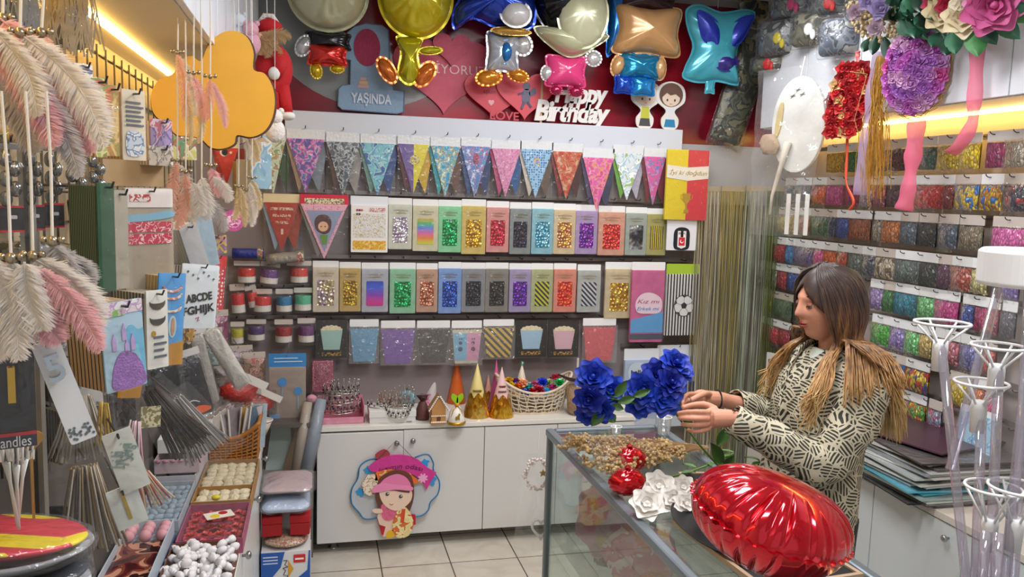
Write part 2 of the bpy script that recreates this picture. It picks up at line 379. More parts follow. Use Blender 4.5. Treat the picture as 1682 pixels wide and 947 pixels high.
# ---- row of pennant packs
P = printm
r1 = [((427, 214, 470, 318), P(['#cfe0cf', '#e9ede2', '#8fae6c', '#c9a27a'], 38), ['#8a9a3c', '#3d5a3a'], 'pale green printed', 'leftmost in the top row'),
((470, 212, 534, 316), P(['#5f54a8', '#9b5fb8', '#e070b8', '#e8b8d8', '#5e7fb8'], 34), ['#b89a78', '#8c93a0'], 'purple and pink', 'top row beside the pale green one'),
((535, 217, 592, 322), P(['#5c6470', '#8b949c', '#c5cacb', '#3f4650'], 40), ['#5b3b36', '#a09a96'], 'dark slate grey printed', 'in the top row'),
((590, 220, 650, 320), P(['#7cc3cc', '#5fa3c9', '#a7d3d6', '#3f68a5'], 26), ['#6f9d94', '#2f4f8e'], 'teal and blue sea print', 'in the top row'),
((652, 222, 706, 318), P(['#6f559f', '#79629f'], 20), ['#6a2b38', '#e2b62a'], 'half purple half yellow', 'in the top row'),
((706, 225, 757, 322), P(['#3f9fcf', '#8fd0dc', '#b98a66', '#5dbcae', '#dfe6cf'], 42), ['#37b0bb', '#73503f'], 'turquoise and brown landscape', 'in the top row'),
((755, 225, 806, 324), P(['#5a87c4', '#8e9fd2', '#b65a7a', '#4aa0dd', '#c7d4ea'], 40), ['#2e4f8a', '#2d3f70'], 'blue pennant with a rose patch', 'in the top row'),
((806, 230, 856, 322), P(['#dc8fb6', '#e5a1c2', '#c77aa4'], 60), ['#c8487e', '#2f5f9a'], 'plain pink speckled', 'in the top row'),
((853, 231, 908, 324), P(['#5fa8de', '#2c5f9f', '#9fcbe8'], 75, 'dots'), ['#d9cfc0', '#6d5a48'], 'light blue dotted', 'in the top row'),
((905, 235, 957, 326), P(['#c2452f', '#cf7a5c', '#b9643c', '#d9a98b'], 34), ['#8e1f24', '#4b1e24'], 'rust red printed', 'in the top row'),
((955, 243, 1008, 346), P(['#df5fae', '#e98fc4', '#e79a68', '#d94f9a'], 34), ['#4d3e6a', '#353a5c'], 'long pink and apricot', 'hanging lowest in the top row'),
((1005, 238, 1057, 328), P(['#e4edf2', '#a8cfe2', '#ffffff', '#9fc07a'], 24), ['#6fae3f', '#b9b4c8'], 'white and pale blue', 'top row between two pink ones'),
((1055, 243, 1093, 336), P(['#e060a8', '#e8639b', '#5f8fd0', '#e98fc0'], 36), ['#7a1f2c', '#8a3240'], 'narrow magenta', 'beside the yellow and red pack')]
def yel(t, w, h, hh):
    obj('yellow_half', MB().prism([(0.0, -hh*.9), (w*.475, -hh*.9), (.001, -h)], -.0035, -.0018), mat('#e6d81f', .35), t)
    obj('round_print', MB().prism(circ(.026, 20, .006, -h*.42), -.0050, -.0036), P(['#e9d98a', '#5c4a58', '#e6d81f'], 90), t)
def rose(t, w, h, hh): obj('picture', MB().prism(circ(.03, 16, .004, -h*.36, rx=.018), -.0035, -.0018), P(['#a83a5c', '#c4708e', '#7d3350'], 60), t)
def pic(t, w, h, hh): obj('picture', MB().prism(rrect(.032, .05, .008, 3, 0, -h*.38), -.0035, -.0018), P(['#e6b48c', '#3d4a62', '#f0f2f4', '#5fa8de'], 60), t)
for i, (b, m, mb, col, wh) in enumerate(r1):
    bunting(b, m, [mat(q, .4, var=.2, vsc=60) for q in mb], col, wh, {4: yel, 6: rose, 8: pic}.get(i))
rail(430, 1100, 224, 'metal peg rail holding the top row of pennant packs', [448, 502, 563, 620, 679, 731, 780, 831, 881, 931, 981, 1031, 1074])
# red and white pack behind the purple one
loc, w, h = place((478, 205, 532, 222), 0, (0, 4.462, 0))
t = thing('bunting_pack', 'red scalloped card pack peeking above the purple and pink pennant', 'bunting', loc)
obj('scalloped_card', MB().prism([(-w/2, -h), (w/2, -h)]+[(w/2-w*i/24, -(.004 if i % 2 else 0)) for i in range(25)], -.001, .001), mat('#b3272f', .5), t)
obj('printed_label', MB().prism(rrect(w*.9, h*.4, .002, 2, 0, -h*.78), -.0018, -.0011), P(['#f3f0ee', '#55484c'], 160), t)
# ---- second row
def girl_tri(t, w, h, hh):
    obj('portrait_ground', MB().prism([(-w*.37, -h*.25), (w*.37, -h*.25), (0, -h*.9)], -.0032, -.0018), mat('#98a3c4', .4), t)
    obj('hair_shape', MB().prism(closed([(-.05, -h*.42), (-.03, -h*.33), (.01, -h*.32), (.035, -h*.40), (.03, -h*.56), (0, -h*.62), (-.04, -h*.56)]), -.0046, -.0033), mat('#5a3030', .5), t)
    obj('face_shape', MB().prism(circ(.026, 20, -.006, -h*.5), -.0058, -.0047), mat('#efc09c', .5), t)
    for s in (-1, 1): obj('eye', MB().prism(circ(.0035, 10, -.006+s*.010, -h*.5), -.0068, -.0059), DARK, t)
    obj('dress_shape', MB().prism([(-.022, -h*.63), (.018, -h*.63), (.012, -h*.78), (-.012, -h*.78)], -.0058, -.0047), mat('#6e9a3c', .5), t)
    obj('lettering_band', MB().prism(rrect(w*.8, hh*.5, .002, 2, 0, -hh*.62), -.0022, -.0010), P(['#efe6c8', '#d9c98f', '#77706a'], 120), t)
def red_tri(t, w, h, hh):
    for k in range(3): obj('lettering_band', MB().prism(rrect(w*(.62-.13*k), .014, .002, 2, 0, -h*(.26+.12*k)), -.0032, -.0018), P(['#f0d9b8', '#c8452c'], 170), t)
    obj('candle_print', MB().prism(rrect(.012, .03, .003, 3, .002, -h*.66), -.0032, -.0018), mat('#f1dcc0', .5), t)
bunting((432, 318, 493, 412), mat('#c23f27', .45, var=.2, vsc=40), [mat('#9fb2c8', .4), mat('#b04a30', .5)], 'orange red lettered', 'under the pale green one', red_tri, mat('#ead9ae', .5))
bunting((492, 319, 573, 424), P(['#d8366c', '#f2b8cc'], 90, 'dots'), [mat('#8b837f', .5)], 'large pink framed girl portrait', 'middle of the wall', girl_tri, mat('#d8304a', .4), yb=4.415)
loc, w, h = place((575, 322, 638, 414), 0, (0, 4.42, 0))
t = thing('napkin_pack', 'white napkin pack printed with balloons and a yellow band', 'napkins', loc)
hdr(t, w*.98, h*.16, m=mat('#e8eef6', .3))
obj('napkins', MB().prism(rrect(w*.96, h*.84, .004, 3, 0, -h*.58), -.012, .014), mat('#f1efec', .5), t, bevel=.003)
obj('speckle_print', MB().prism(rrect(w*.84, h*.42, .004, 3, 0, -h*.52), -.0135, -.0125), P(['#dfe3e8', '#eceae6', '#c9b37a', '#dfe3e8'], 70), t)
obj('yellow_band', MB().prism(rrect(w*.86, h*.16, .004, 3, 0, -h*.87), -.0135, -.0125), P(['#e3b62a', '#d99a2a', '#efd07a'], 60), t)
for k, c in enumerate(['#b0305a', '#4b3a6e', '#c2603a', '#3f6a4a', '#7a2a3a']):
    obj('balloon_print', MB().prism(circ(.006, 12, -w*.32+.012*(k % 3), -h*(.25+.07*(k//3))), -.0138, -.0126), mat(c, .4), t)
obj('red_lettering', MB().prism(rrect(w*.42, h*.07, .001, 2, w*.2, -h*.24), -.0136, -.0126), P(['#f1efec', '#c23a50'], 200), t)
r2 = [((637, 325, 677, 409), '#d9dccb', foil('#b9aac8', '#f2f2f8'), 'silver'), ((677, 327, 720, 412), '#dcd8b8', P(['#e7b23c', '#63c070', '#5f8fe0', '#e070b0', '#f08a3c', '#cfd43c'], 7.4, 'gradz', .3), 'rainbow'),
((719, 328, 758, 414), '#8fd8a4', foil('#108a4a', '#22c070'), 'green'), ((757, 327, 798, 417), '#d8c067', foil('#b8860a', '#f0c840'), 'gold'),
((798, 330, 836, 414), '#dd9a94', foil('#b3142f', '#d83a50'), 'crimson red'), ((836, 332, 872, 417), '#8c9494', foil('#1d1b2e', '#3a3448'), 'dark navy'),
((872, 332, 909, 417), '#8fc4d2', foil('#4a9fc4', '#90d4ea'), 'light blue'), ((908, 334, 945, 417), '#dcc7a0', foil('#c07a5a', '#eebb50'), 'copper and gold'),
((944, 336, 981, 417), '#b39cc8', foil('#5a1590', '#a03cc0'), 'purple'), ((981, 338, 1026, 419), '#dca58e', foil('#d0202c', '#ee5038'), 'bright red'),
((1026, 340, 1062, 419), '#a8b4ac', foil('#1c2030', '#d0d4dc', sc=40), 'black and silver'), ((1061, 342, 1094, 419), '#b3ae6a', P(['#2a2a30', '#e0cc28'], 26, 'bandsx', .25), 'yellow and black')]
for i, (b, ti, fo, col) in enumerate(r2): fringe(b, ti, fo, col, 'second row, %s from the left' % ORD[i])
rail(490, 1096, 322, 'metal peg rail holding the second row of foil packs', [532, 605, 657, 698, 738, 777, 817, 854, 890, 926, 962, 1003, 1044, 1077], .065)
r3 = [((513, 428, 557, 512), '#dcd0bc', foil('#d8c9a0', '#b8a8c8', sc=50), 'silver and champagne'), ((557, 430, 593, 511), '#cbae6a', foil('#b08a10', '#d8b838'), 'deep gold'),
((593, 431, 638, 512), '#b9bcc8', P(['#3048c0', '#4060e0', '#8038c0', '#c828a0', '#d01880'], 7.4, 'gradz', .2), 'blue to magenta'), ((639, 431, 683, 514), '#93cba8', foil('#0c9048', '#30c878'), 'emerald green'),
((683, 432, 719, 512), '#c79f88', foil('#b86848', '#e0a080'), 'copper'), ((719, 430, 758, 514), '#7fa3dc', foil('#1840a8', '#3868d0'), 'royal blue'),
((757, 431, 797, 512), '#8c8f96', foil('#1c1c22', '#3c3c44'), 'glossy black'), ((796, 431, 835, 512), '#8a8680', foil('#201e1e', '#46423e'), 'brownish black'),
((835, 432, 872, 512), '#a79ac0', foil('#50189a', '#8038b8'), 'deep purple'), ((871, 432, 908, 512), '#b3b88a', P(['#2a2c38', '#c8c828'], 22, 'bands', .25), 'yellow striped'),
((908, 432, 946, 512), '#e0907c', foil('#e02c18', '#f06038'), 'orange red'), ((947, 434, 986, 512), '#b8bcb8', P(['#20222c', '#c8ccd4'], 22, 'bands', .25), 'black and white striped')]
for i, (b, ti, fo, col) in enumerate(r3): fringe(b, ti, fo, col, 'third row, %s from the left' % ORD[i])
rail(512, 1144, 424, 'metal peg rail holding the third row of foil packs', [535, 575, 615, 661, 701, 738, 777, 815, 853, 889, 927, 966, 1017, 1062, 1118], .065)
# gold pack, gender reveal pack, football pack
fringe((992, 430, 1040, 522), '#d8c7a4', foil('#c89410', '#f4d860', sc=55), 'large bright gold', 'beside the pink and blue pack')
def flatpack(b, name, label, cat, body, y=4.40, hd=None, hf=.1, th=.01):
    loc, w, h = place(b, 0, (0, y, 0)); t = thing(name, label, cat, loc)
    if hf: hdr(t, w*.99, h*hf, m=hd)
    obj('folded_cover', MB().prism(rrect(w*.97, h*(1-hf), .004, 3, 0, -h*(1+hf)/2), -th, th), body, t, bevel=.002)
    return t, w, h
t, w, h = flatpack((1035, 430, 1090, 561), 'tablecloth_pack', 'pink and blue gender reveal tablecloth pack reading Kız mı', 'tablecloth', mat('#d86a9f', .35, var=.2, vsc=20), 4.385)
obj('blue_half', MB().prism([(-w*.48, -h*.72), (w*.48, -h*.62), (w*.48, -h*.88), (-w*.48, -h*.88)], -.0125, -.0105), mat('#5fa8e0', .35), t)
obj('white_cloud', MB().prism(closed([(-w*.36, -h*.5), (-w*.2, -h*.40), (w*.1, -h*.38), (w*.4, -h*.46), (w*.38, -h*.62), (0, -h*.64), (-w*.3, -h*.62)]), -.014, -.0127), mat('#f2dbe8', .4), t)
text('lettering', 'Kız mı', .034, mat('#b02a6a', .4), t, (0, -.0145, -h*.49), w=w*.66, shear=.3, ext=.0004); text('lettering', 'Erkek mi', .03, mat('#2f7fc8', .4), t, (0, -.0145, -h*.58), w=w*.66, shear=.3, ext=.0004)
obj('silver_foot', MB().prism(rrect(w*.97, h*.07, .003, 2, 0, -h*.93), -.0125, -.0105), mat('#56606e', .3, .3), t); sleeve(t, w, h*.88, -h*.1, -.018, seed=3)
t, w, h = flatpack((1092, 433, 1146, 550), 'tablecloth_pack', 'black and white striped pack with a football print', 'tablecloth', P(['#1c1c20', '#f0f0ee'], 17, 'bandsx'), 4.40, mat('#a8c83c', .4), .14)
obj('football_print', MB().prism(circ(.062, 32, w*.06, -h*.58), -.0125, -.0105), mat('#f2f2f0', .35), t); cx, cz = w*.06, -h*.58
obj('football_outline', MB().tube([(cx+.062*cos(a*pi/16), -.0125, cz+.062*sin(a*pi/16)) for a in range(32)], .0022, 5, closed=True), DARK, t)
obj('football_patch', MB().prism([(cx+.02*cos(pi/2+a*2*pi/5), cz+.02*sin(pi/2+a*2*pi/5)) for a in range(5)], -.0140, -.0128), DARK, t)
for a in range(5):
    q = pi/2+a*2*pi/5; obj('football_patch', MB().prism([(cx+.061*cos(q-.28), cz+.061*sin(q-.28)), (cx+.061*cos(q+.28), cz+.061*sin(q+.28)), (cx+.047*cos(q), cz+.047*sin(q))], -.0140, -.0128), DARK, t)
    obj('football_seam', MB().tube([(cx+.02*cos(q), -.0135, cz+.02*sin(q)), (cx+.047*cos(q), -.0135, cz+.047*sin(q))], .001, 4), DARK, t)
sleeve(t, w, h*.85, -h*.14, -.018, seed=5)
# yellow and red trophy pack, club scarf card
t, w, h = flatpack((1092, 246, 1162, 361), 'table_cover_pack', 'half yellow half red cover pack with a golden trophy print', 'tablecloth', mat('#e8d012', .4, bs=.2, bsc=80), 4.37, hf=0)
obj('red_half', MB().prism([(0, 0), (w*.485, 0), (w*.485, -h*.999), (0, -h*.999)], -.0122, -.0101), mat('#d93040', .4, bs=.2, bsc=80), t)
obj('white_band', MB().prism([(-w*.485, -h*.22), (0, -h*.25), (w*.485, -h*.22), (w*.485, -h*.40), (0, -h*.44), (-w*.485, -h*.40)], -.0138, -.0123), mat('#f0ede0', .4), t)
text('lettering', 'İyi ki doğdun', .035, mat('#b59a3c', .3, .5), t, (0, -.0145, -h*.33), w=w*.88, shear=.35, ext=.0004)
obj('trophy_print', MB().prism([(-.026, -h*.62), (.026, -h*.62), (.020, -h*.72), (.005, -h*.77), (.004, -h*.83), (.015, -h*.86), (.015, -h*.90), (-.015, -h*.90), (-.015, -h*.86), (-.004, -h*.83), (-.005, -h*.77), (-.020, -h*.72)], -.0138, -.0123), mat('#d8b43a', .3, .6), t)
for s in (-1, 1): obj('trophy_handle', MB().tube([(s*.024, -.0135, -h*.635), (s*.036, -.0135, -h*.64), (s*.034, -.0135, -h*.69), (s*.02, -.0135, -h*.71)], .0014, 5), mat('#d8b43a', .3, .6), t)
sleeve(t, w, h, 0, -.02, seed=9)
t, w, h = flatpack((1094, 361, 1144, 411), 'club_badge_card', 'white card with a black and white club badge below the trophy pack', 'card', mat('#e6e6ee', .5), 4.385, hf=0, th=.006)
bl = closed([(-.045, -h*.35), (-.05, -h*.6), (-.04, -h*.95), (.04, -h*.95), (.05, -h*.6), (.045, -h*.35), (.02, -h*.25), (-.02, -h*.25)])
obj('badge_field', MB().prism(bl, -.0078, -.0062), mat('#22242c', .4), t); obj('badge_shield', MB().prism([(-.026, -h*.36), (.026, -h*.36), (.026, -h*.88), (0, -h*.94), (-.026, -h*.88)], -.0092, -.0080), mat('#f0f0f0', .4), t)
obj('badge_stripe', MB().prism([(-.008, -h*.36), (.008, -h*.36), (.008, -h*.56), (-.008, -h*.56)], -.0104, -.0093), DARK, t)
obj('badge_square', MB().prism([(-.019, -h*.57), (.019, -h*.57), (.019, -h*.84), (-.019, -h*.84)], -.0104, -.0093), mat('#d42838', .4), t)
obj('badge_crescent', MB().prism([(.011*cos(a*pi/12+2.2), -h*.7+.011*sin(a*pi/12+2.2)) for a in range(17)]+[(.008*cos((16-a)*pi/12+2.2)+.002, -h*.7+.008*sin((16-a)*pi/12+2.2)+.002) for a in range(17)], -.0114, -.0105), mat('#ffffff', .4), t)
text('lettering', 'BJK', .016, DARK, t, (0, -.0100, -h*.44), w=.044, ext=.0004)
# ---- fourth row
def boxpack(b, c, col, where, c2=None, kind=0):
    loc, w, h = place(b, 0, (0, 4.425, 0))
    if kind == 0:   # folded popcorn boxes in a clear bag
        t = thing('popcorn_box_pack', '%s folded paper boxes in a clear bag, %s' % (col, where), 'paper boxes', loc)
        hdr(t, w*.95, h*.17)
        n = 9; pts = [(-w*.36, -h*.97), (w*.36, -h*.97)]+[(w*.47-w*.94*i/(2*n), -h*.2-(.006 if i % 2 else 0)) for i in range(2*n+1)]
        obj('folded_boxes', MB().prism(pts, -.012, .010), c, t, bevel=.002)
        if c2:
            for k, (s, cc) in enumerate(((-1, '#3f8fd0'), (1, '#b04a90'))):
                obj('panel', MB().prism([(0, -h*.28), (s*w*.44, -h*.28), (s*w*.37, -h*.9), (0, -h*.9)], -.0138, -.0122), mat('#7fc0e0' if s < 0 else '#dd9cc4', .4), t)
                for (dx, dz, r) in ((0, -.5, .010), (0, -.64, .013), (-.006, -.41, .004), (.006, -.41, .004)):
                    obj('figure_print', MB().prism(circ(r, 12, s*w*.2+dx, h*dz), -.0152, -.0139), mat('#35507c' if s < 0 else '#7a2c4c', .4), t)
        sleeve(t, w, h*.86, -h*.15, -.018, seed=b[0]*1.3, m=clear(dens=.2, bs=.9))
    else:
        t = thing('popcorn_box_pack', 'black starry card with %s popcorn box print, %s' % (col, where), 'paper boxes', loc)
        obj('black_card', MB().prism(rrect(w*.96, h*.98, .004, 3, 0, -h*.49), -.008, .008), P(['#d8b96a', '#1c1614', '#1c1614', '#1c1614'], 70, 'dots'), t)
        obj('box_print', MB().prism([(-w*.34, -h*.27), (w*.34, -h*.27), (w*.25, -h*.76), (-w*.25, -h*.76)], -.0100, -.0082), mat(c, .4), t)
        obj('popcorn_print', MB().prism([(w*.34*cos(a*pi/14)*(1.04 if a % 2 else .94), -h*.27+h*.13*sin(a*pi/14)*(1.05 if a % 2 else .9)) for a in range(15)], -.0100, -.0082), P(['#ead9a8', '#f2e8cc'], 90), t)
        obj('gold_lettering', MB().prism(rrect(w*.6, h*.09, .002, 2, 0, -h*.87), -.0100, -.0082), P(['#c99a3c', '#1c1614'], 150), t); sleeve(t, w, h, 0, -.014, seed=b[0])
boxpack((518, 524, 571, 589), '#a9cfc8', 'mint green', 'leftmost in the lowest row', kind=1)
boxpack((573, 524, 623, 595), mat('#5fa3cc', .45, bs=.2), 'sky blue', 'in the lowest row')
boxpack((624, 526, 683, 598), mat('#7a48ac', .4, bs=.3), 'violet', 'in the lowest row')
boxpack((683, 526, 740, 597), mat('#2c2626', .4, bs=.4), 'black', 'in the lowest row')
boxpack((740, 526, 792, 598), mat('#d8d2b8', .5), 'blue and pink bunny printed', 'in the lowest row', 1)
boxpack((792, 524, 845, 588), P(['#28241e', '#e0b828'], 16, 'bands', .4), 'yellow and black striped', 'in the lowest row')
boxpack((845, 525, 899, 587), '#a8cbe0', 'pale blue', 'in the lowest row', kind=1)
boxpack((899, 526, 951, 587), '#e0b8c4', 'pale pink', 'in the lowest row', kind=1)
boxpack((955, 522, 1012, 594), mat('#d8394a', .4, bs=.4), 'coral red', 'rightmost in the lowest row')
rail(512, 1144, 519, 'metal peg rail holding the lowest row of paper boxes', [544, 598, 653, 711, 766, 818, 872, 925, 983], .065)
# ---- ribbon spools
RIB = [((383, 428, 428, 468), '#d83a30', 'red', 0), ((428, 430, 462, 470), '#7a4a90', 'purple', 12), ((470, 428, 513, 468), '#d84a3c', 'coral', 0),
((376, 466, 402, 520), '#e03a40', 'bright red', -8), ((400, 468, 420, 510), '#e04444', 'light red', -25), ((414, 474, 448, 516), '#e03c3c', 'scarlet', 0), ((452, 474, 482, 516), '#2f86b8', 'blue and gold', 0), ((482, 472, 514, 514), '#5cc49c', 'mint green', 0),
((378, 528, 402, 568), '#d0c832', 'lime yellow', 0), ((404, 524, 438, 562), '#5a3a78', 'violet', 0), ((450, 524, 482, 566), '#a8302c', 'shiny dark red', 0), ((488, 522, 519, 566), '#7a4080', 'plum', 0)]
for i, (b, c, col, tl) in enumerate(RIB):
    loc, w, h = place(b, 0, (0, 4.44, 0)); row = ['upper', 'middle', 'lower'][0 if i < 3 else (1 if i < 8 else 2)]
    t = thing('ribbon_spool_pack', '%s ribbon roll with white edge in a bag, %s rail at left' % (col, row), 'ribbon', loc, tilt=radians(tl)*.5)
    hdr(t, w*.95, h*.2, m=mat('#d9d2c8', .5))
    R = min(w*.42, h*.34)
    obj('ribbon_roll', MB().lathe([(R*.3, -.3*h), (R, -.3*h), (R, -.62*h), (R*.3, -.62*h)], 24), mat(c, .3, bs=.6, bsc=200), t, smooth=False)
    obj('spool_edge', MB().lathe([(R*.3, -.62*h), (R*1.02, -.625*h), (R*1.02, -.86*h), (R*.3, -.86*h)], 24), mat('#e9e4dc', .5), t)
    def fn(u, v, R=R, w=w, h=h):
        a = pi*(1.05+u*.9); r = R*1.18*(1 if v > .15 else .6+v*2.6); return (r*cos(a), r*sin(a)*.9-.002*sin(u*40), -h*(.17+.8*v))
    obj('clear_bag', MB().sheet(fn, 18, 8), CLEAR, t, smooth=True)
for (y0, lab, hk) in ((424, 'upper', (405, 445, 492)), (469, 'middle', (389, 410, 431, 467, 498)), (520, 'lower', (390, 421, 466, 504))):
    rail(374, 511, y0, 'short metal peg rail holding the %s row of ribbon rolls' % lab, hk, .05)
# ================================================================= UPPER DISPLAY
BY = 4.36
def pxs(px, py, y=BY): p = at(px, py, 1, y); return p
def ball_at(t, o, b, m, d, y=0, shape=None, n=44, crk=.3, rot=0, name='balloon_panel', kf=9, flat=.5):
    """foil panel inflated from an outline that fills pixel box b, relative to root o"""
    A, B = at(b[0], b[1], 1, BY), at(b[2], b[3], 1, BY); w, h = abs(B.x-A.x), abs(A.z-B.z); cx, cz = (A.x+B.x)/2-o.x, (A.z+B.z)/2-o.z
    pts = [(x*w/2, z*h/2) for x, z in (shape or circ(1, n))]
    if rot: pts = [(x*cos(rot)-z*sin(rot), x*sin(rot)+z*cos(rot)) for x, z in pts]
    pts = [(x+cx, z+cz) for x, z in pts]
    return obj(name, MB().pillow(pts, d, (cx, cz), crk=crk, kf=kf, y=y, seed=b[0], flat=flat), m, t, smooth=True)
def FB(c, rough=.16, metal=.55): return mat(c, rough, metal, coat=.4)
SQ = closed([(-1, -1), (0, -.92), (1, -1), (.93, 0), (1, 1), (0, .93), (-1, 1), (-.93, 0)], 48)
def fballoon(label, b):
    o = at((b[0]+b[2])/2, b[3], 1, BY); t = thing('foil_balloon', label, 'balloon', o); return t, o
def string(t, o, px, py, top=2.99):
    p = at(px, py, 1, BY); obj('hanging_string', MB().tube([(p.x-o.x, .02, p.z-o.z), (p.x-o.x, .02, top-o.z)], .0012, 4), mat('#dddddd', .6), t)
t, o = fballoon('large round cream foil balloon over small black and red panels', (475, -75, 600, 128))
ball_at(t, o, (474, -78, 602, 54), FB('#c9c8a4', .2, .25), .15, crk=.22)
ball_at(t, o, (506, 52, 572, 82), FB('#1c1c22'), .05, y=.01, shape=SQ, name='black_panel'); ball_at(t, o, (509, 72, 566, 108), FB('#d0281e'), .05, y=0, shape=SQ, name='red_panel')
ball_at(t, o, (511, 104, 528, 128), FB('#d8b820'), .025, name='yellow_panel', rot=.2); ball_at(t, o, (544, 106, 564, 120), FB('#d8b820'), .02, name='yellow_panel')
ball_at(t, o, (488, 58, 510, 92), FB('#c8c8c8'), .025, name='white_panel', rot=-.5); string(t, o, 537, -70)
t, o = fballoon('large round yellow foil balloon with two orange ovals below', (615, -80, 735, 145))
ball_at(t, o, (624, -78, 740, 66), FB('#d6c416', .2, .35), .15, crk=.3); ball_at(t, o, (652, 62, 692, 138), FB('#c8c020', .18), .055, shape=closed([(-.8, -.6), (0, -1), (.8, -.6), (.6, .3), (.95, 1), (-.95, 1), (-.6, .3)]), name='lower_panel')
ball_at(t, o, (613, 92, 658, 138), FB('#e0762a'), .035, shape=circ(1, 32, rx=.5), rot=.6, name='orange_panel'); ball_at(t, o, (674, 98, 722, 145), FB('#e0762a'), .035, shape=circ(1, 32, rx=.5), rot=-.65, name='orange_panel')
ball_at(t, o, (690, 76, 724, 90), FB('#c8c020'), .02, rot=.1, name='side_panel'); string(t, o, 682, -70)
t, o = fballoon('royal blue swept back foil balloon with white and orange lower panels', (748, -60, 878, 140))
ball_at(t, o, (748, -60, 876, 62), FB('#1c3fb4', .14, .6), .13, shape=closed([(-.95, -.9), (-.5, -.55), (.1, -.75), (.9, -.7), (1, 0), (.8, .8), (0, 1), (-.7, .8), (-.8, .1), (-1, -.4)]), crk=.4)
ball_at(t, o, (818, 8, 862, 50), FB('#dedede', .3, .1), .05, y=-.10, name='white_oval'); ball_at(t, o, (802, 55, 848, 118), FB('#c4cad4'), .05, shape=SQ, name='silver_panel')
ball_at(t, o, (820, 70, 838, 104), FB('#2b7fd0'), .03, y=-.035, name='blue_panel'); ball_at(t, o, (784, 114, 822, 140), FB('#e08a20'), .03, rot=.2, name='orange_panel'); ball_at(t, o, (836, 114, 866, 134), FB('#e08a20'), .03, rot=-.2, name='orange_panel')
ball_at(t, o, (846, 58, 872, 90), FB('#dcdcdc'), .03, name='white_panel'); ball_at(t, o, (806, 46, 866, 62), FB('#d0a040'), .03, y=-.05, name='gold_panel'); string(t, o, 812, -50)
t, o = fballoon('round black and cream foil balloon above a pink dotted panel', (880, -70, 997, 160))
ball_at(t, o, (880, -64, 997, 66), FB('#17181f', .14), .13, crk=.35); ball_at(t, o, (879, 44, 994, 96), FB('#cfcfa8', .25, .2), .10, y=-.015, shape=closed([(-1, .9), (-.7, -.1), (0, -1), (.7, -.1), (1, .7), (.4, 1), (-.4, 1)]), name='cream_panel')
ball_at(t, o, (912, -30, 986, 84), FB('#d3d4b0', .25, .2), .06, y=-.085, name='cream_oval')
ball_at(t, o, (900, 92, 958, 142), P(['#f4d8e4', '#e0407e', '#e0407e', '#e0407e'], 34, 'dots', .2), .05, shape=SQ, name='dotted_panel')
ball_at(t, o, (890, 108, 908, 132), FB('#e4e4e4'), .025, name='white_panel'); ball_at(t, o, (964, 84, 986, 108), FB('#e4e4e4'), .025, name='white_panel')
ball_at(t, o, (905, 140, 922, 155), FB('#b02050'), .02, name='dark_pink_panel'); ball_at(t, o, (936, 142, 956, 158), FB('#b02050'), .02, name='dark_pink_panel'); string(t, o, 938, -50)
t, o = fballoon('square tan foil balloon above a blue square panel', (1005, -12, 1112, 155))
ball_at(t, o, (1012, -30, 1110, 26), FB('#351a20', .2, .3), .07, y=.03, shape=SQ, name='brown_panel'); ball_at(t, o, (1012, 8, 1112, 92), FB('#d2a06a', .25, .2), .10, shape=SQ, crk=.3)
ball_at(t, o, (1004, -20, 1022, 88), FB('#2478c8'), .05, y=.03, shape=SQ, name='blue_edge'); ball_at(t, o, (1022, 88, 1080, 130), FB('#1e88b8'), .05, shape=SQ, name='blue_panel'); ball_at(t, o, (1006, 90, 1024, 124), FB('#d2a06a', .25, .2), .03, name='tan_panel', rot=-.3)
ball_at(t, o, (1076, 94, 1092, 130), FB('#d2a06a', .25, .2), .03, name='tan_panel'); ball_at(t, o, (1012, 124, 1036, 152), FB('#1c50c8'), .03, shape=SQ, name='lower_panel'); ball_at(t, o, (1040, 128, 1072, 156), FB('#2a90d8'), .03, shape=SQ, name='lower_panel'); string(t, o, 1062, -20)
t, o = fballoon('turquoise pinched rectangular foil balloon with dark blue swirls', (1130, 6, 1232, 140))
BONE = closed([(-1, -.9), (-.55, -1), (0, -.93), (.5, -1), (.62, -.9), (.48, -.2), (.62, .2), (1, .85), (.7, .98), (0, .84), (-.6, 1), (-1, .85), (-.95, .4), (-.75, -.1), (-.95, -.6)], 60)
ball_at(t, o, (1130, 8, 1232, 139), FB('#4cb4c8', .25, .2), .07, shape=BONE, crk=.4)
ball_at(t, o, (1140, 24, 1178, 84), FB('#2a3cb8', .3, .2), .03, y=-.055, shape=closed([(-1, 1), (0, .8), (.9, 0), (.8, -1), (.2, -.7), (-.2, -.6), (-.6, -.2)], 40), name='blue_swirl', flat=1)
ball_at(t, o, (1190, 28, 1226, 84), FB('#2a3cb8', .3, .2), .03, y=-.055, shape=closed([(1, 1), (0, .8), (-.9, 0), (-.8, -1), (-.2, -.7), (.2, -.4), (.6, .2)], 40), name='blue_swirl', flat=1)
ball_at(t, o, (1170, 90, 1202, 118), FB('#3c2f8c', .3, .2), .025, y=-.05, name='violet_swirl', flat=1)
ball_at(t, o, (1160, 132, 1172, 152), FB('#4cb4c8', .25, .2), .008, shape=SQ, name='filling_valve'); string(t, o, 1182, 12)
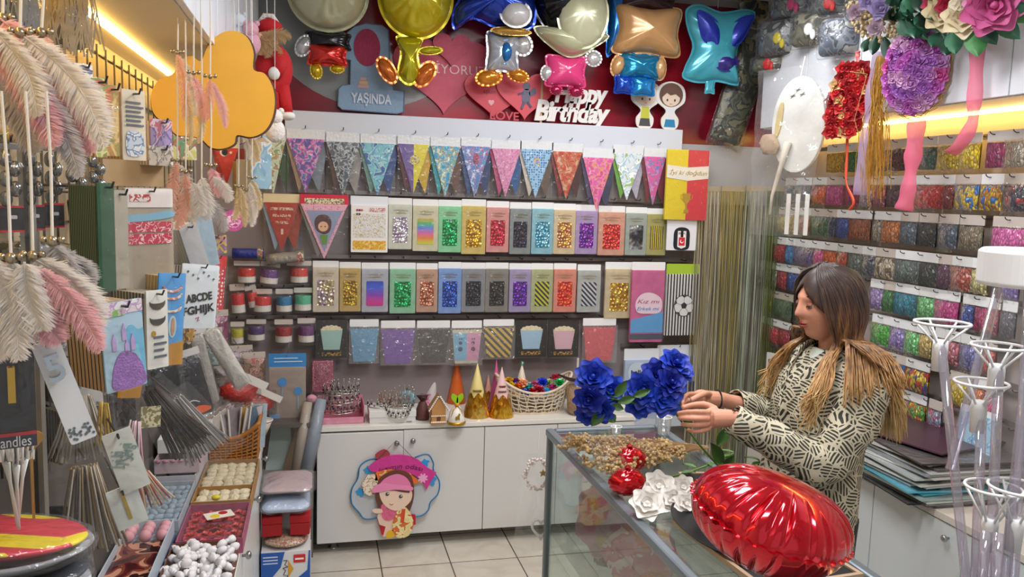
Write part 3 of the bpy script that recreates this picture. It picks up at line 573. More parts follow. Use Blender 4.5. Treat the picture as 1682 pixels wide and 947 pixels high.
# boards standing on the white ledge
def board(name, label, cat, px, y, pts_px, m, th=.01, base=None, edge=None):
    P_ = [at(a, b, 1, y) for a, b in pts_px]; z0 = min(p.z for p in P_); o = Vector((sum(p.x for p in P_)/len(P_), y, base if base else z0))
    t = thing(name, label, cat, o)
    pts = [(p.x-o.x, p.z-o.z) for p in P_]
    obj('board', MB().prism(pts, -th/2, th/2), m, t)
    if edge: obj('board_edge', MB().tube([(x, -th/2-.001, z) for x, z in pts], .003, 5, closed=True), edge, t)
    return t, o
GLB = mat('#a6c4e2', .45, .1, bs=.6, bsc=400, var=.15, vsc=200)
t, o = board('number_one_board', 'glittery pale blue number one board reading YAŞINDA', 'sign', 0, 4.485, [(566, 58), (582, 44), (600, 39), (628, 42), (638, 50), (640, 100), (646, 148), (664, 150), (663, 184), (652, 187), (562, 180), (555, 174), (556, 146), (562, 140), (575, 139), (576, 99), (560, 97)], GLB, .014, edge=mat('#6e7f96', .5, .2, bs=.5, bsc=300))
a = at(603, 78, 1, 4.475)
obj('pink_oval', MB().prism(circ(.095, 32, a.x-o.x, a.z-o.z, rx=.068), -.0105, -.0075), mat('#c8486e', .5, bs=.8, bsc=300, var=.3, vsc=150), t)
a = at(610, 163, 1, 4.475); text('lettering', 'YAŞINDA', .07, mat('#cfd8e4', .4), t, (a.x-o.x, -.011, a.z-o.z), w=.21, off=.002, ext=.003)
a = at(597, 136, 1, 4.475)
for k, (r, c) in enumerate(((.028, '#c8a0a0'), (.022, '#d8b080'), (.016, '#c8a0a0'))): obj('cake_print', MB().prism(rrect(r*2, .018, .004, 3, a.x-o.x, a.z-o.z-.018+k*.019), -.0098, -.0075), mat(c, .5), t)
def hearts(label, cpx, wpx, hpx, m, y, cat='sign', th=.008):
    A = at(cpx[0]-wpx/2, cpx[1]-hpx/2, 1, y); B = at(cpx[0]+wpx/2, cpx[1]+hpx/2, 1, y); w, h = B.x-A.x, A.z-B.z
    t = thing('heart_board', label, cat, ((A.x+B.x)/2, y, B.z)); obj('heart_panel', MB().prism([(x, z+h*.52) for x, z in heart(w, h)], -th/2, th/2), m, t, bevel=.001); return t, w, h
PG = mat('#dc6a80', .5, bs=.5, bsc=400, var=.12, vsc=60)
t, w, h = hearts('large pink heart board lettered SEVİYORUZ', (728, 128), 165, 135, mat('#d85a72', .5, var=.1, vsc=30), 4.512); text('lettering', 'SEVİYORUZ', .07, mat('#f2c8cc', .5), t, (.03, -.006, h*.62), w=w*.72)
t, w, h = hearts('small glittery rose heart board behind the blue balloon', (742, 84), 62, 60, PG, 4.492)
CO = mat('#d64a58', .45)
t, w, h = hearts('coral heart board on the ledge right of SEVİYORUZ heart', (812, 160), 98, 82, CO, 4.484); text('lettering', 'aşkım', .03, mat('#8c3040', .5), t, (-.03, -.005, h*.62)); text('lettering', '♥', .03, mat('#ecb0b0', .5), t, (-.02, -.005, h*.38))
t, w, h = hearts('coral heart board with a grey winged child silhouette', (862, 160), 92, 84, mat('#dc5260', .45), 4.466)
GS = mat('#6c6a80', .5)
obj('head_silhouette', MB().prism(circ(.022, 18, .005, h*.74), -.0058, -.0042), GS, t); obj('body_silhouette', MB().prism(closed([(-.012, h*.66), (.02, h*.67), (.028, h*.5), (.02, h*.38), (-.012, h*.38), (-.02, h*.52)], 24), -.0058, -.0042), GS, t)
obj('limb_silhouette', MB().tube([(-.01, -.005, h*.6), (-.04, -.005, h*.56)], .006, 6).tube([(.012, -.005, h*.42), (.035, -.005, h*.3)], .007, 6).tube([(-.005, -.005, h*.42), (-.02, -.005, h*.26)], .007, 6), GS, t)
obj('wing_silhouette', MB().prism(closed([(.02, h*.62), (.05, h*.72), (.06, h*.6), (.03, h*.54)], 16), -.0058, -.0042), GS, t)
a = at(828, 191, 1, 4.452); t = thing('love_letters', 'coral LOVE letters standing on the white ledge', 'sign', (a.x, 4.452, zL+.001))
text('lettering', 'LOVE', .062, mat('#d04858', .4), t, (0, 0, .024), ext=.005, off=.001, w=.16)
a = at(937, 175, 1, 4.455); t = thing('happy_birthday_sign', 'white script cutout sign reading Happy Birthday', 'sign', (a.x, 4.455, zL+.001))
SW = mat('#eeeae6', .45)
text('lettering', 'Happy', .15, SW, t, (.05, 0, .165), ext=.006, off=.006, shear=.2, w=.31, space=.92); text('lettering', 'Birthday', .15, SW, t, (0, 0, .062), ext=.006, off=.006, shear=.2, w=.44, space=.9)
obj('support_stick', MB().b2(-.172, -.160, .004, .010, 0, .26), mat('#c8b088', .6), t)
# two cartoon children cutouts
def kid(label, cx, py0, py1, hair, top, legs, y=4.452):
    A, B = at(cx, py0, 1, y), at(cx, py1, 1, y); H = A.z-B.z; t = thing('figure_cutout', label, 'sign', (B.x, y, zL+.001)); s = H
    def e(n_, r, x, z, m, rx=None, yy=-.004): obj(n_, MB().prism(circ(r*s, 24, x*s, z*s, rx=(rx or r)*s), yy-.0012, yy), mat(m, .45), t)
    obj('white_backing', MB().prism(closed([(-.14*s, .002), (.14*s, .002), (.2*s, .2*s), (.1*s, .38*s), (.32*s, .58*s), (.28*s, .88*s), (0, .99*s), (-.28*s, .88*s), (-.32*s, .58*s), (-.1*s, .38*s), (-.2*s, .2*s)]), -.0035, .0035), mat('#ece8e0', .5), t)
    e('hair', .25, 0, .71, hair, .27); e('face', .17, 0, .64, '#ecd2bc', .2, -.0055)
    obj('fringe', MB().prism([(-.2*s, .66*s), (-.21*s, .80*s), (0, .88*s), (.21*s, .8*s), (.2*s, .66*s), (.1*s, .73*s), (-.02*s, .70*s), (-.1*s, .75*s)], -.0082, -.0069), mat(hair, .45), t)
    for q in (-1, 1): e('eye', .028, q*.085, .60, '#3a2c28', .018, -.0070)
    obj('mouth', MB().tube([(-.03*s, -.0075, .53*s), (0, -.0075, .515*s), (.03*s, -.0075, .53*s)], .0015, 4), mat('#a84848', .5), t)
    obj('shirt', MB().prism([(-.1*s, .2*s), (.1*s, .2*s), (.08*s, .44*s), (-.08*s, .44*s)], -.0052, -.0037), mat(top, .5), t); obj('lower_clothes', MB().prism([(-.13*s, .04*s), (.13*s, .04*s), (.1*s, .2*s), (-.1*s, .2*s)], -.0052, -.0037), mat(legs, .5), t)
kid('pale haired child cutout in yellow top on the ledge', 1058, 132, 211, '#d8d4c4', '#c8c840', '#4c4c50')
kid('brown haired child cutout in white shirt and blue trousers', 1099, 136, 215, '#6a4c40', '#e6e6ea', '#2f86b8', 4.448)
# ---- bagged costumes at the upper right
CAMO = P(['#1a1c18', '#2c3224', '#4c5238', '#141412', '#6c6848'], 14, 'noise', .5)
def bagged(label, cx, cy, wpx, hpx, y, m, rot=0, ax=1, D=None, name='costume_bag', d=.05, th=0, seed=0):
    p = depth(cx, cy, D) if D else at(cx, cy, 1, y); s = (p-CP).dot(CF)/FP; w, h = wpx*s, hpx*s
    t = thing(name, label, 'costume', (p.x, p.y, p.z-h/2), th)
    def R(pts): return [(x*cos(rot)-z*sin(rot), x*sin(rot)+z*cos(rot)+h/2) for x, z in pts]
    obj('folded_costume', MB().pillow(R(rrect(w*.9, h*.9, min(w, h)*.12, 4)), d, crk=.5, kf=5, seed=seed, seam=0), m, t, smooth=True)
    obj('clear_bag', MB().pillow(R(rrect(w, h, min(w, h)*.08, 5)), d*1.25, crk=.6, kf=7, seed=seed+2, y=0), CLEAR, t, smooth=True)
    return t, w, h
bagged('tall dark camouflage costume hanging beside the turquoise balloon', 1216, 150, 62, 190, 4.44, CAMO, -.28, seed=3, d=.025)
bagged('camouflage costume with tan patch near the ceiling behind turquoise balloon', 1240, 50, 58, 110, 4.47, P(['#2a2c24', '#55563e', '#8c8050', '#1c1c1a'], 12), .1, seed=7, d=.02)
GR = lambda i: P([['#50565a', '#6d7274', '#3b4040', '#868a86'], ['#6a6a58', '#4c5048', '#888470', '#383a38'], ['#566070', '#7c8490', '#40464e', '#9a9c9c'], ['#5c6064', '#3c4248', '#80868a', '#4a5058']][i % 4], 14+i)
XB = 2.50
def topbag(label, px, py, wpx, hpx, i, x=2.40, acc=None):
    p = at(px, py, 0, x); s = (p-CP).dot(CF)/FP; w, h = wpx*s*1.15, hpx*s
    t = thing('costume_bag', label, 'costume', (p.x, p.y, p.z-h/2), radians(-62))
    obj('folded_costume', MB().pillow([(a, b+h/2) for a, b in rrect(w*.9, h*.88, .03, 4)], .05, crk=.6, kf=5, seed=i, seam=0), GR(i), t, smooth=True)
    if acc: obj('coloured_trim', MB().ball((w*.1, -.05, h*.45), (.025, .012, .03), 10, 7).ball((w*.22, -.05, h*.3), (.015, .01, .025), 10, 7), mat(acc, .5), t)
    obj('clear_bag', MB().pillow([(a, b+h/2) for a, b in rrect(w, h, .02, 4)], .062, crk=.6, kf=8, seed=i+3), CLEAR, t, smooth=True)
topbag('grey bagged costume with yellow trim above the white cabinet corner', 1278, 62, 66, 64, 0, acc='#c8b830')
topbag('olive grey bagged costume second from corner above white cabinet', 1330, 48, 60, 62, 1, acc='#e8e8e8')
topbag('blue grey bagged costume left of the hydrangea garland', 1378, 60, 66, 70, 2, 2.38)
topbag('dark bagged costume with pink trim near the ceiling', 1300, 8, 70, 46, 3, 2.44, '#b83a6a')
topbag('grey bagged costume with red trim near the ceiling', 1362, 6, 60, 44, 4, 2.44, '#c83a3a')
topbag('pale grey bagged costume behind the hydrangea garland near the ceiling', 1420, 22, 60, 60, 6, 2.44)
topbag('small red edged bag lying at the cabinet corner', 1262, 106, 56, 26, 5, 2.40, '#c02828')
# ================================================================= LOW WHITE CABINET AND WHAT STANDS ON IT
CY, CT = 4.124, .66
CX0, CX1 = 0.004, 1.70
CW = mat('#d9d8d6', .35)
t = thing('low_cabinet', 'long low white cabinet with plain doors below the hanging packs', 'cabinet', (0, CY, 0))
obj('cabinet_body', MB().b2(CX0+.002, CX1, .001, YB-CY-.02, .09, CT-.024), CW, t); obj('cabinet_top', MB().b2(CX0-.004, CX1+.004, -.022, YB-CY-.018, CT-.023, CT), mat('#e4e2dc', .3), t, bevel=.002)
xs = [CX0, at(661, 780, 1, CY).x, at(793, 780, 1, CY).x, 1.26, CX1]
for i in range(4):
    f = -.040 if i == 0 else -.019; d = obj('door', MB().b2(xs[i]+.002, xs[i+1]-.002, f, f+.018, .062 if i == 0 else .075, CT-.03), CW, t, bevel=.0015)
    if i in (0, 1):
        k = at(650 if i == 0 else 677, 722 if i == 0 else 720, 1, CY)
        obj('knob', MB(Matrix.Translation((k.x, f, k.z)) @ Matrix.Rotation(pi/2, 4, 'X')).lathe([(.005, 0), (.005, .012), (.013, .016), (.014, .024), (.008, .03), (0, .031)], 14), STEEL, d, smooth=True)
for x in (.09, 1.6):
    for y in (.05, .33): obj('leg', MB().lathe([(.028, 0), (.028, .006), (.017, .008), (.017, .09)], 16, (x, y, 0)), mat('#b8b8b8', .3, .8), t, smooth=True)
ZT = CT+.001
def stand(px, py, wpx, hpx, z=ZT):
    p = at(px, py, 2, z); s = (p-CP).dot(CF)/FP; return p, wpx*s, hpx*s
SIL = mat('#d4cfca', .22, .85); GEM = mat('#3c3648', .1, .3)
def tiara(label, loc, R, H, rot=0, tilt=(0, 0), k=9, m=SIL, grp=None, gem=GEM):
    t = thing('tiara', label, 'tiara', loc, rot=(tilt[0], tilt[1], rot), group=grp)
    mb = MB(); g = MB(); A = 1.25*pi
    def q(a, r, z): return (r*cos(a), r*sin(a), z)
    mb.tube([q(-pi/2-A/2+A*i/30, R, 0) for i in range(31)], .0028, 6); mb.tube([q(-pi/2-A/2+A*i/30, R*1.01, .014) for i in range(31)], .0018, 5)
    pk = MB()
    for i in range(k):
        a = -pi/2-A*.42+A*.84*(i/(k-1)); da = A*.84/(k-1)/2; hh = H*(.45+.55*cos((i/(k-1)-.5)*pi))
        pk.tube([q(a-da, R*1.01, .014), q(a-da*.55, R*1.02, .014+hh*.5), q(a, R*1.03, .014+hh), q(a+da*.55, R*1.02, .014+hh*.5), q(a+da, R*1.01, .014)], .0016, 5)
        pk.tube([q(a, R*1.01, .014), q(a-da*.4, R*1.02, .014+hh*.35), q(a, R*1.02, .014+hh*.65), q(a+da*.4, R*1.02, .014+hh*.35), q(a, R*1.01, .014)], .0013, 4)
        pk.ball(q(a, R*1.04, .018+hh), .0042, 8, 5); g.ball(q(a, R*1.05, .014+hh*.34), .0058, 8, 6); g.ball(q(a-da, R*1.04, .010), .0042, 8, 5)
    obj('band', mb, m, t, smooth=True); obj('filigree_peaks', pk, m, t, smooth=True); obj('stones', g, gem, t, smooth=True); return t
# pink box with tiaras
p, w, h = stand(566, 694, 78, 20)
p = Vector((.125, CY+.13, ZT)); w, dd = .235, .20
t = thing('pink_display_box', 'shallow pink open box full of silver tiaras on the cabinet', 'box', p)
PK = mat('#e08aa4', .4, var=.15); obj('box_base', MB().b2(-w/2, w/2, -dd/2, dd/2, 0, .004), PK, t)
mb = MB(); mb.b2(-w/2, w/2, -dd/2, -dd/2+.004, .004, .034).b2(-w/2, w/2, dd/2-.004, dd/2, .004, .1).b2(-w/2, -w/2+.004, -dd/2, dd/2, .004, .05).b2(w/2-.004, w/2, -dd/2, dd/2, .004, .09); obj('box_walls', mb, PK, t)
obj('crumpled_wrap', MB().sheet(lambda u, v: ((u-.5)*w*.95, -dd*.5-.006-.008*noise.noise(Vector((u*9, v*6, 1)))-.012*v, .002+.03*(1-v)), 20, 5), CLEAR, t, smooth=True)
for k in range(6):
    tiara('silver tiara in the pink box, %s from the bottom of the pile' % ORD[k], p+Vector(((.012 if k % 2 else -.01)*1.5, .01-.006*k, .03+.026*k)), .082-.003*k, .055+.004*(k % 3), .25*(k % 3-1), (.12*((k % 2)*2-1), .05*(k % 3-1)), 9)
p = Vector((.385, CY+.10, ZT)); w, dd = .24, .17
t = thing('white_gift_box', 'low white cardboard box with tiaras lying on it', 'box', p)
obj('box_lower', MB().b2(-w/2+.003, w/2-.003, -dd/2+.003, dd/2-.003, 0, .05), mat('#dcdcd8', .5), t); obj('box_lid', MB().b2(-w/2, w/2, -dd/2, dd/2, .03, .064), mat('#e6e6e2', .5), t, bevel=.002); obj('thumb_notch', MB().b2(w/2-.05, w/2-.022, -dd/2-.0006, -dd/2+.002, .002, .007), mat('#9a9a96', .5), t)
tiara('low silver tiara at the left end of the white box', p+Vector((-.06, .02, .068)), .06, .03, .3, (0, 0), 7)
tiara('pale gold toned tiara in the middle of the white box', p+Vector((-.005, .03, .069)), .055, .06, -.2, (-.1, 0), 9, mat('#c8b49a', .25, .8), gem=mat('#a07068', .2, .4))
tiara('tall silver tiara at the right end of the white box', p+Vector((.055, -.005, .068)), .06, .10, .1, (-.08, 0), 9, gem=mat('#9a6c74', .2, .4))
tiara('silver tiara hanging over the front of the white box', p+Vector((.03, -.06, .050)), .06, .05, -.1, (.3, 0), 9)
p2 = p+Vector((.085, .01, .068))
t = thing('glitter_ball', 'ice blue glitter ball beside the tall tiara on white box', 'ornament', p2+Vector((0, -.02, 0)))
obj('ball', MB().ball((0, 0, .045), .042, 20, 14), foil('#7fb0c0', '#c8e8f0', sc=140, rough=.3, metal=.5), t, smooth=True); obj('ball_cap', MB().lathe([(.012, .085), (.012, .094), (.004, .098), (0, .098)], 12), STEEL, t)
# bags, little house, cones
p, w, h = stand(695, 690, 27, 46)
t = thing('brown_gift_pouch', 'dark brown paper pouch tied at the neck on the cabinet', 'gift bag', p+Vector((0, .03, 0)))
obj('pouch_body', MB().lathe([(.036, 0), (.038, .01), (.034, .05), (.022, .085), (.011, .1)], 22), mat('#5c3430', .6, bs=.2), t, smooth=True); obj('pouch_ruffle', MB().lathe([(.011, .1), (.022, .117), (.026, .122)], 18, wob=lambda a, z: 1+.35*sin(a*3)), mat('#4a2826', .6), t, smooth=True, solid=.002); obj('tie', MB().lathe([(.012, .097), (.014, .1), (.012, .103)], 14), mat('#241414', .5), t)
p, w, h = stand(720, 696, 30, 62)
t = thing('gingerbread_house_box', 'gingerbread house shaped box with white icing trim on the cabinet', 'gift box', p+Vector((0, .02, 0)))
obj('house_walls', MB().prism([(-.036, 0), (.036, 0), (.036, .085), (0, .14), (-.036, .085)], -.03, .03), mat('#c08a52', .6), t); rf = MB(); rf.add([(-.05, -.036, .076), (0, -.036, .154), (0, .036, .154), (-.05, .036, .076), (-.047, -.036, .07), (0, -.036, .146), (0, .036, .146), (-.047, .036, .07)], [(0, 1, 2, 3), (4, 7, 6, 5), (0, 4, 5, 1), (3, 2, 6, 7), (0, 3, 7, 4)]); rf.add([(.05, -.036, .076), (0, -.036, .154), (0, .036, .154), (.05, .036, .076), (.047, -.036, .07), (0, -.036, .146), (0, .036, .146), (.047, .036, .07)], [(3, 2, 1, 0), (5, 6, 7, 4), (1, 5, 4, 0), (7, 6, 2, 3), (4, 7, 3, 0)])
obj('roof', rf, mat('#b08254', .6), t)
ic = MB(); IC = mat('#f2ece2', .5)
for k in range(9): ic.ball((-.05+.0055*k, -.037, .076+.0088*k), .005, 8, 5); ic.ball((.05-.0055*k, -.037, .076+.0088*k), .005, 8, 5)
for k in range(9): ic.ball((-.036+.009*k, -.031, .012), .005, 8, 5); ic.ball((-.036+.009*k, -.031, .045), .004, 8, 5)
obj('icing_beads', ic, IC, t, smooth=True); obj('door_print', MB().b2(-.01, .01, -.0315, -.0301, .02, .04), mat('#6a3c20', .6), t)
def cone(label, px, py, wpx, hpx, top, bot, dy=.0, skirt=True, tip=None, name='party_hat', lean=0):
    p, w, h = stand(px, py, wpx, hpx); R = w/2*.97; H = h/1.03
    p = p+Vector((0, R+dy, 0))
    s = 1+(R+dy)/4.1; H *= s
    t = thing(name, label, 'party hat', p, rot=(0, lean, 0))
    obj('cone', MB().lathe([(R, 0), (R*.5, H*.5), (R*.02, H*.995), (0, H)], 28), top, t, smooth=True)
    if skirt:
        n = 56; vs = []; fs = []
        for j in range(n):
            a = 2*pi*j/n; hh = H*(.36+.10*abs(sin(a*3)))
            for z in (.0005, hh*.5, hh): r = (R*(1-z/H))+.0016; vs.append((r*cos(a), r*sin(a), z))
        for j in range(n):
            for k in range(2): fs.append((j*3+k, ((j+1) % n)*3+k, ((j+1) % n)*3+k+1, j*3+k+1))
        obj('foil_skirt', MB().add(vs, fs), bot, t, smooth=True)
    if tip: obj('pompom', MB().ball((0, 0, H), .012, 12, 8, fn=lambda d: 1+.2*sin(d.x*19)*sin(d.z*17)), tip, t, smooth=True)
    return t, R, H
GO = foil('#b07a18', '#f0c860', sc=30, rough=.18, st=.4)
t, R, H = cone('tall pale yellow party hat with wide gold foil skirt', 785, 688, 46, 90, mat('#e8d88c', .45), GO)
t.location.x += .005
obj('gold_lettering', MB().tube([(R*.55*sin(a), -R*.55*cos(a)-.002, H*.5+.008*sin(a*30)) for a in [x*.05-.8 for x in range(26)]], .0018, 4), mat('#a07a30', .3, .7), t)
t, R, H = cone('pink party hat with gold lettering and scalloped gold skirt', 827, 688, 44, 84, mat('#ecc4c8', .45), foil('#b87818', '#f4c040', sc=30, rough=.16, st=.4))
for q in (.52, .62): obj('gold_lettering', MB().tube([(R*(1.01-q)*1.06*sin(a), -R*(1.01-q)*1.06*cos(a)-.001, H*q+.006*sin(a*26+q*9)) for a in [x*.05-.7 for x in range(28)]], .0020, 4), mat('#9a7030', .3, .7), t)
cone('cream party hat with mint glitter tip right of the gold ones', 860, 672, 40, 74, mat('#e6dcc8', .5), mat('#e4dccc', .5), tip=foil('#60c8a0', '#a0e8d0'))
cone('small striped pink and blue party hat behind the gold hats', 818, 676, 26, 84, P(['#d05a98', '#6a9ad8', '#e8b0d0'], 16, 'gradz'), GO, dy=.03, skirt=False)
cone('white leaning cone hat with pink tip behind the gingerbread house', 709, 668, 26, 54, mat('#e4e0e4', .5), GO, dy=.07, skirt=False, tip=mat('#d85a90', .5), lean=.25)
cone('orange tinged small party hat between the gold hats', 806, 668, 20, 50, mat('#e0a090', .5), GO, dy=.05)
cone('tall multicoloured party hat in orange, blue and green', 757, 672, 34, 80, P(['#e8702c', '#e8702c', '#4a94d8', '#e8e8e4', '#3aa85a'], 7, 'gradz'), GO, dy=.10, skirt=False, tip=mat('#e8702c', .5))
p, w, h = stand(702, 692, 22, 60); t = thing('pink_gift_pouch', 'pink printed pouch standing behind the brown pouch', 'gift bag', p+Vector((0, .11, 0)))
obj('pouch_body', MB().lathe([(.04, 0), (.042, .02), (.036, .06), (.018, .095)], 20), P(['#d06a98', '#e8b0c8', '#8a3058'], 50), t, smooth=True); obj('pouch_ruffle', MB().lathe([(.018, .095), (.028, .112)], 18, wob=lambda a, z: 1+.3*sin(a*4)), mat('#d890b0', .5), t, smooth=True, solid=.002)
p, w, h = stand(751, 699, 33, 62); p.y += .03
t = thing('white_gift_pouch', 'white pouch with gold horse print and lime green bow', 'gift bag', p)
obj('pouch_body', MB().lathe([(.04, 0), (.046, .015), (.036, .06), (.012, .1)], 22, wob=lambda a, z: 1), mat('#f0ece4', .5), t, smooth=True); obj('gold_rim', MB().lathe([(.0465, .004), (.0485, .012), (.0465, .02)], 30, wob=lambda a, z: 1+.02*sin(a*20)), mat('#c89a2c', .3, .7), t, smooth=True)
obj('horse_print', MB().prism(closed([(-.012, .05), (-.002, .055), (.006, .068), (.012, .064), (.009, .052), (.010, .034), (.004, .04), (-.006, .034), (-.011, .038)], 24), -.0475, -.041), mat('#b8962c', .3, .5), t)
obj('gold_cord', MB().tube([(-.035, -.02, .02), (-.022, -.025, .08), (0, -.012, .102)], .0025, 5).tube([(.035, -.02, .02), (.022, -.025, .08), (0, -.012, .102)], .0025, 5), mat('#c89a2c', .3, .7), t, smooth=True)
LG = mat('#96c81e', .45); bw = MB()
for s in (-1, 1): bw.prism(closed([(0, .105), (s*.03, .14), (s*.026, .165), (0, .15), (-s*.004, .12)], 20), -.018, -.010)
obj('bow', bw, LG, t); obj('bow_knot', MB().ball((0, -.014, .108), (.012, .01, .01), 10, 7), mat('#e09820', .4), t, smooth=True)
# white woven basket with gift bows
p = Vector((1.17, CY+.17, ZT)); Lx, Wy = .215, .12
t = thing('oval_woven_basket', 'oval cream woven basket with raised ends full of gift bows', 'basket', p)
CRM = mat('#e2d4bc', .6)
def bz(a, v): return .008+v*(.115+.085*abs(cos(a))**2.2)
def bp(a, v): k = .78+.22*v; return (Lx*k*cos(a), Wy*k*sin(a), bz(a, v))
wv = MB()
for j in range(7): wv.tube([(lambda q: (q[0]*(1+.015*sin(i*pi/1+j*pi)), q[1]*(1+.03*sin(i*pi/1+j*pi)), q[2]+.003*sin(i*1.7+j)))(bp(2*pi*i/72, j/6)) for i in range(72)], .0034, 5, closed=True)
for i in range(48):
    a = 2*pi*i/48; s = .10 if i % 2 else -.10; wv.tube([bp(a+s*v/1.0*1.6, v) for v in (0, .25, .5, .75, 1)], .003, 5)
obj('woven_wall', wv, CRM, t, smooth=True); obj('basket_base', MB().lathe([(0, 0), (1, 0), (1, .008), (0, .008)], 40, M=Matrix.Diagonal((Lx*.79, Wy*.79, 1, 1))), CRM, t); obj('rim', MB().tube([bp(2*pi*i/60, 1.0) for i in range(60)], .007, 7, closed=True), CRM, t, smooth=True)
BC = [('yellow', '#e8d020'), ('orange', '#ee7020'), ('navy blue', '#283090'), ('red', '#d01828'), ('crimson', '#b01838'), ('sky blue', '#28a8e8'), ('magenta', '#e030a0'), ('green', '#20a858'), ('gold', '#d8a820'), ('violet', '#6a30a8'), ('peach', '#f0a880'), ('turquoise', '#20c0c0'), ('pink', '#f070b0'), ('royal blue', '#1838d0'), ('lime', '#90d030'), ('rose red', '#e02858')]
def bowm(R=.03):
    mb = MB()
    for ring, (nn, el, rr) in enumerate(((7, .15, 1), (6, .65, .82), (4, 1.15, .6))):
        for k in range(nn):
            a = 2*pi*k/nn+ring*.4; q = []
            for i in range(9):
                u = i/8; rad = R*rr*sin(pi*u)**.7*(1 if True else 0); off = (u-.5)*R*.55; ce, se = cos(el), sin(el)
                q.append((cos(a)*rad*ce-sin(a)*off*.35, sin(a)*rad*ce+cos(a)*off*.35, rad*se+off*.5*ce+R*.25))
            n0 = len(mb.v); wd = R*.2
            for x, y, z in q: mb.v += [(x-sin(a)*wd, y+cos(a)*wd, z), (x+sin(a)*wd, y-cos(a)*wd, z)]
            mb.f += [(n0+2*i, n0+2*i+1, n0+2*i+3, n0+2*i+2) for i in range(8)]
    return mb
BM = None
for i, (cn, cc) in enumerate(BC):
    col = i % 8; row = i//8; x = -.135+.0385*col; y = -.04+.07*row; z = .125+.012*sin(i*2.1)+.02*row+.045*abs(x/.15)**2
    t2 = thing('gift_bow', '%s shiny gift bow in the oval woven basket' % cn, 'gift bow', p+Vector((x, y, z-.02)), rot=(.5*sin(i*3), .4*cos(i*5), i))
    obj('ribbon_loops', bowm(.034), mat(cc, .25, .35), t2, smooth=True); obj('bow_centre', MB().lathe([(0, 0), (.012, 0), (.012, .006), (0, .007)], 12), mat(cc, .3, .3), t2)
# layer of bows below them
obj_f = obj('tissue_filling', MB().lathe([(0, .09), (.5, .1), (.84, .095)], 30, M=Matrix.Diagonal((Lx, Wy, 1, 1))), mat('#e8c8a8', .6, bs=1, bsc=80), t, smooth=True)
# kraft bag with dark handle
p, w, h = stand(962, 688, 60, 74); p.y += .11
t = thing('kraft_gift_basket', 'tan woven gift basket with dark brown ribbon behind the blue roses', 'basket', p)
obj('basket_wall', MB().lathe([(.05, 0), (.065, .02), (.075, .15)], 26), mat('#b09070', .7, bs=.8, bsc=90, var=.3, vsc=80), t, smooth=True, solid=.004); obj('dark_ribbon', MB().tube([(-.14, -.03, .23), (-.08, -.04, .205), (0, -.06, .19), (.08, -.03, .195), (.10, .0, .2)], [.006, .018, .015, .018, .01], 8, flat=.3), mat('#3a1c16', .35), t, smooth=True)
obj('handle_stick', MB().tube([(-.02, 0, .12), (-.02, 0, .31)], .006, 8), mat('#d8d4dc', .4), t)
p = Vector((1.565, CY+.09, ZT))
t = thing('flat_white_box', 'flat white cardboard box at the right end of the cabinet', 'box', p, radians(-8))
obj('box_lower', MB().b2(-.105, .105, -.075, .075, 0, .03), mat('#dadad6', .5), t); obj('box_lid', MB().b2(-.108, .108, -.078, .078, .02, .042), mat('#e4e4e0', .5), t, bevel=.002)
# blue and white packs at the right end
def bluepack(b, label, y, cloud, seed):
    loc, w, h = place(b, 0, (0, y, 0)); t = thing('party_cover_pack', label, 'tablecloth', loc)
    hdr(t, w*.98, h*.14, m=mat('#e2e6ee', .4)); obj('folded_cover', MB().prism(rrect(w*.95, h*.86, .006, 3, 0, -h*.56), -.012, .012), mat('#b4c4e0', .4), t, bevel=.003)
    obj('dark_blue_print', MB().prism([(-w*.46, -h*.48), (w*.46, -h*.44), (w*.46, -h*.75), (0, -h*.86), (-w*.46, -h*.76)], -.0138, -.0121), mat('#26409a', .4, var=.3, vsc=30), t)
    if cloud:
        obj('cloud_print', MB().prism(closed([(-w*.36, -h*.24), (-w*.2, -h*.17), (w*.1, -h*.18), (w*.36, -h*.25), (w*.3, -h*.36), (-w*.3, -h*.36)]), -.0138, -.0121), mat('#d4e2f0', .4), t); text('lettering', 'balloon', .03, mat('#1c2440', .4), t, (0, -.0145, -h*.28), w=w*.6, ext=.0004, off=.001)
    obj('light_print', MB().prism([(-w*.46, -h*.82), (-w*.15, -h*.9), (w*.1, -h*.84), (w*.46, -h*.86), (w*.46, -h*.985), (-w*.46, -h*.985)], -.0145, -.0125), mat('#d8e0ec', .4), t)
    sleeve(t, w, h*.86, -h*.14, -.02, seed=seed)
bluepack((1022, 572, 1080, 706), 'pale blue printed cover pack lettered balloon at cabinet end', 4.40, 1, 4)
bluepack((1076, 566, 1141, 700), 'white and dark blue cover pack beside the foil curtain', 4.43, 0, 6)
rail(1020, 1142, 566, 'short metal peg rail holding the two blue cover packs', (1050, 1108), .07)
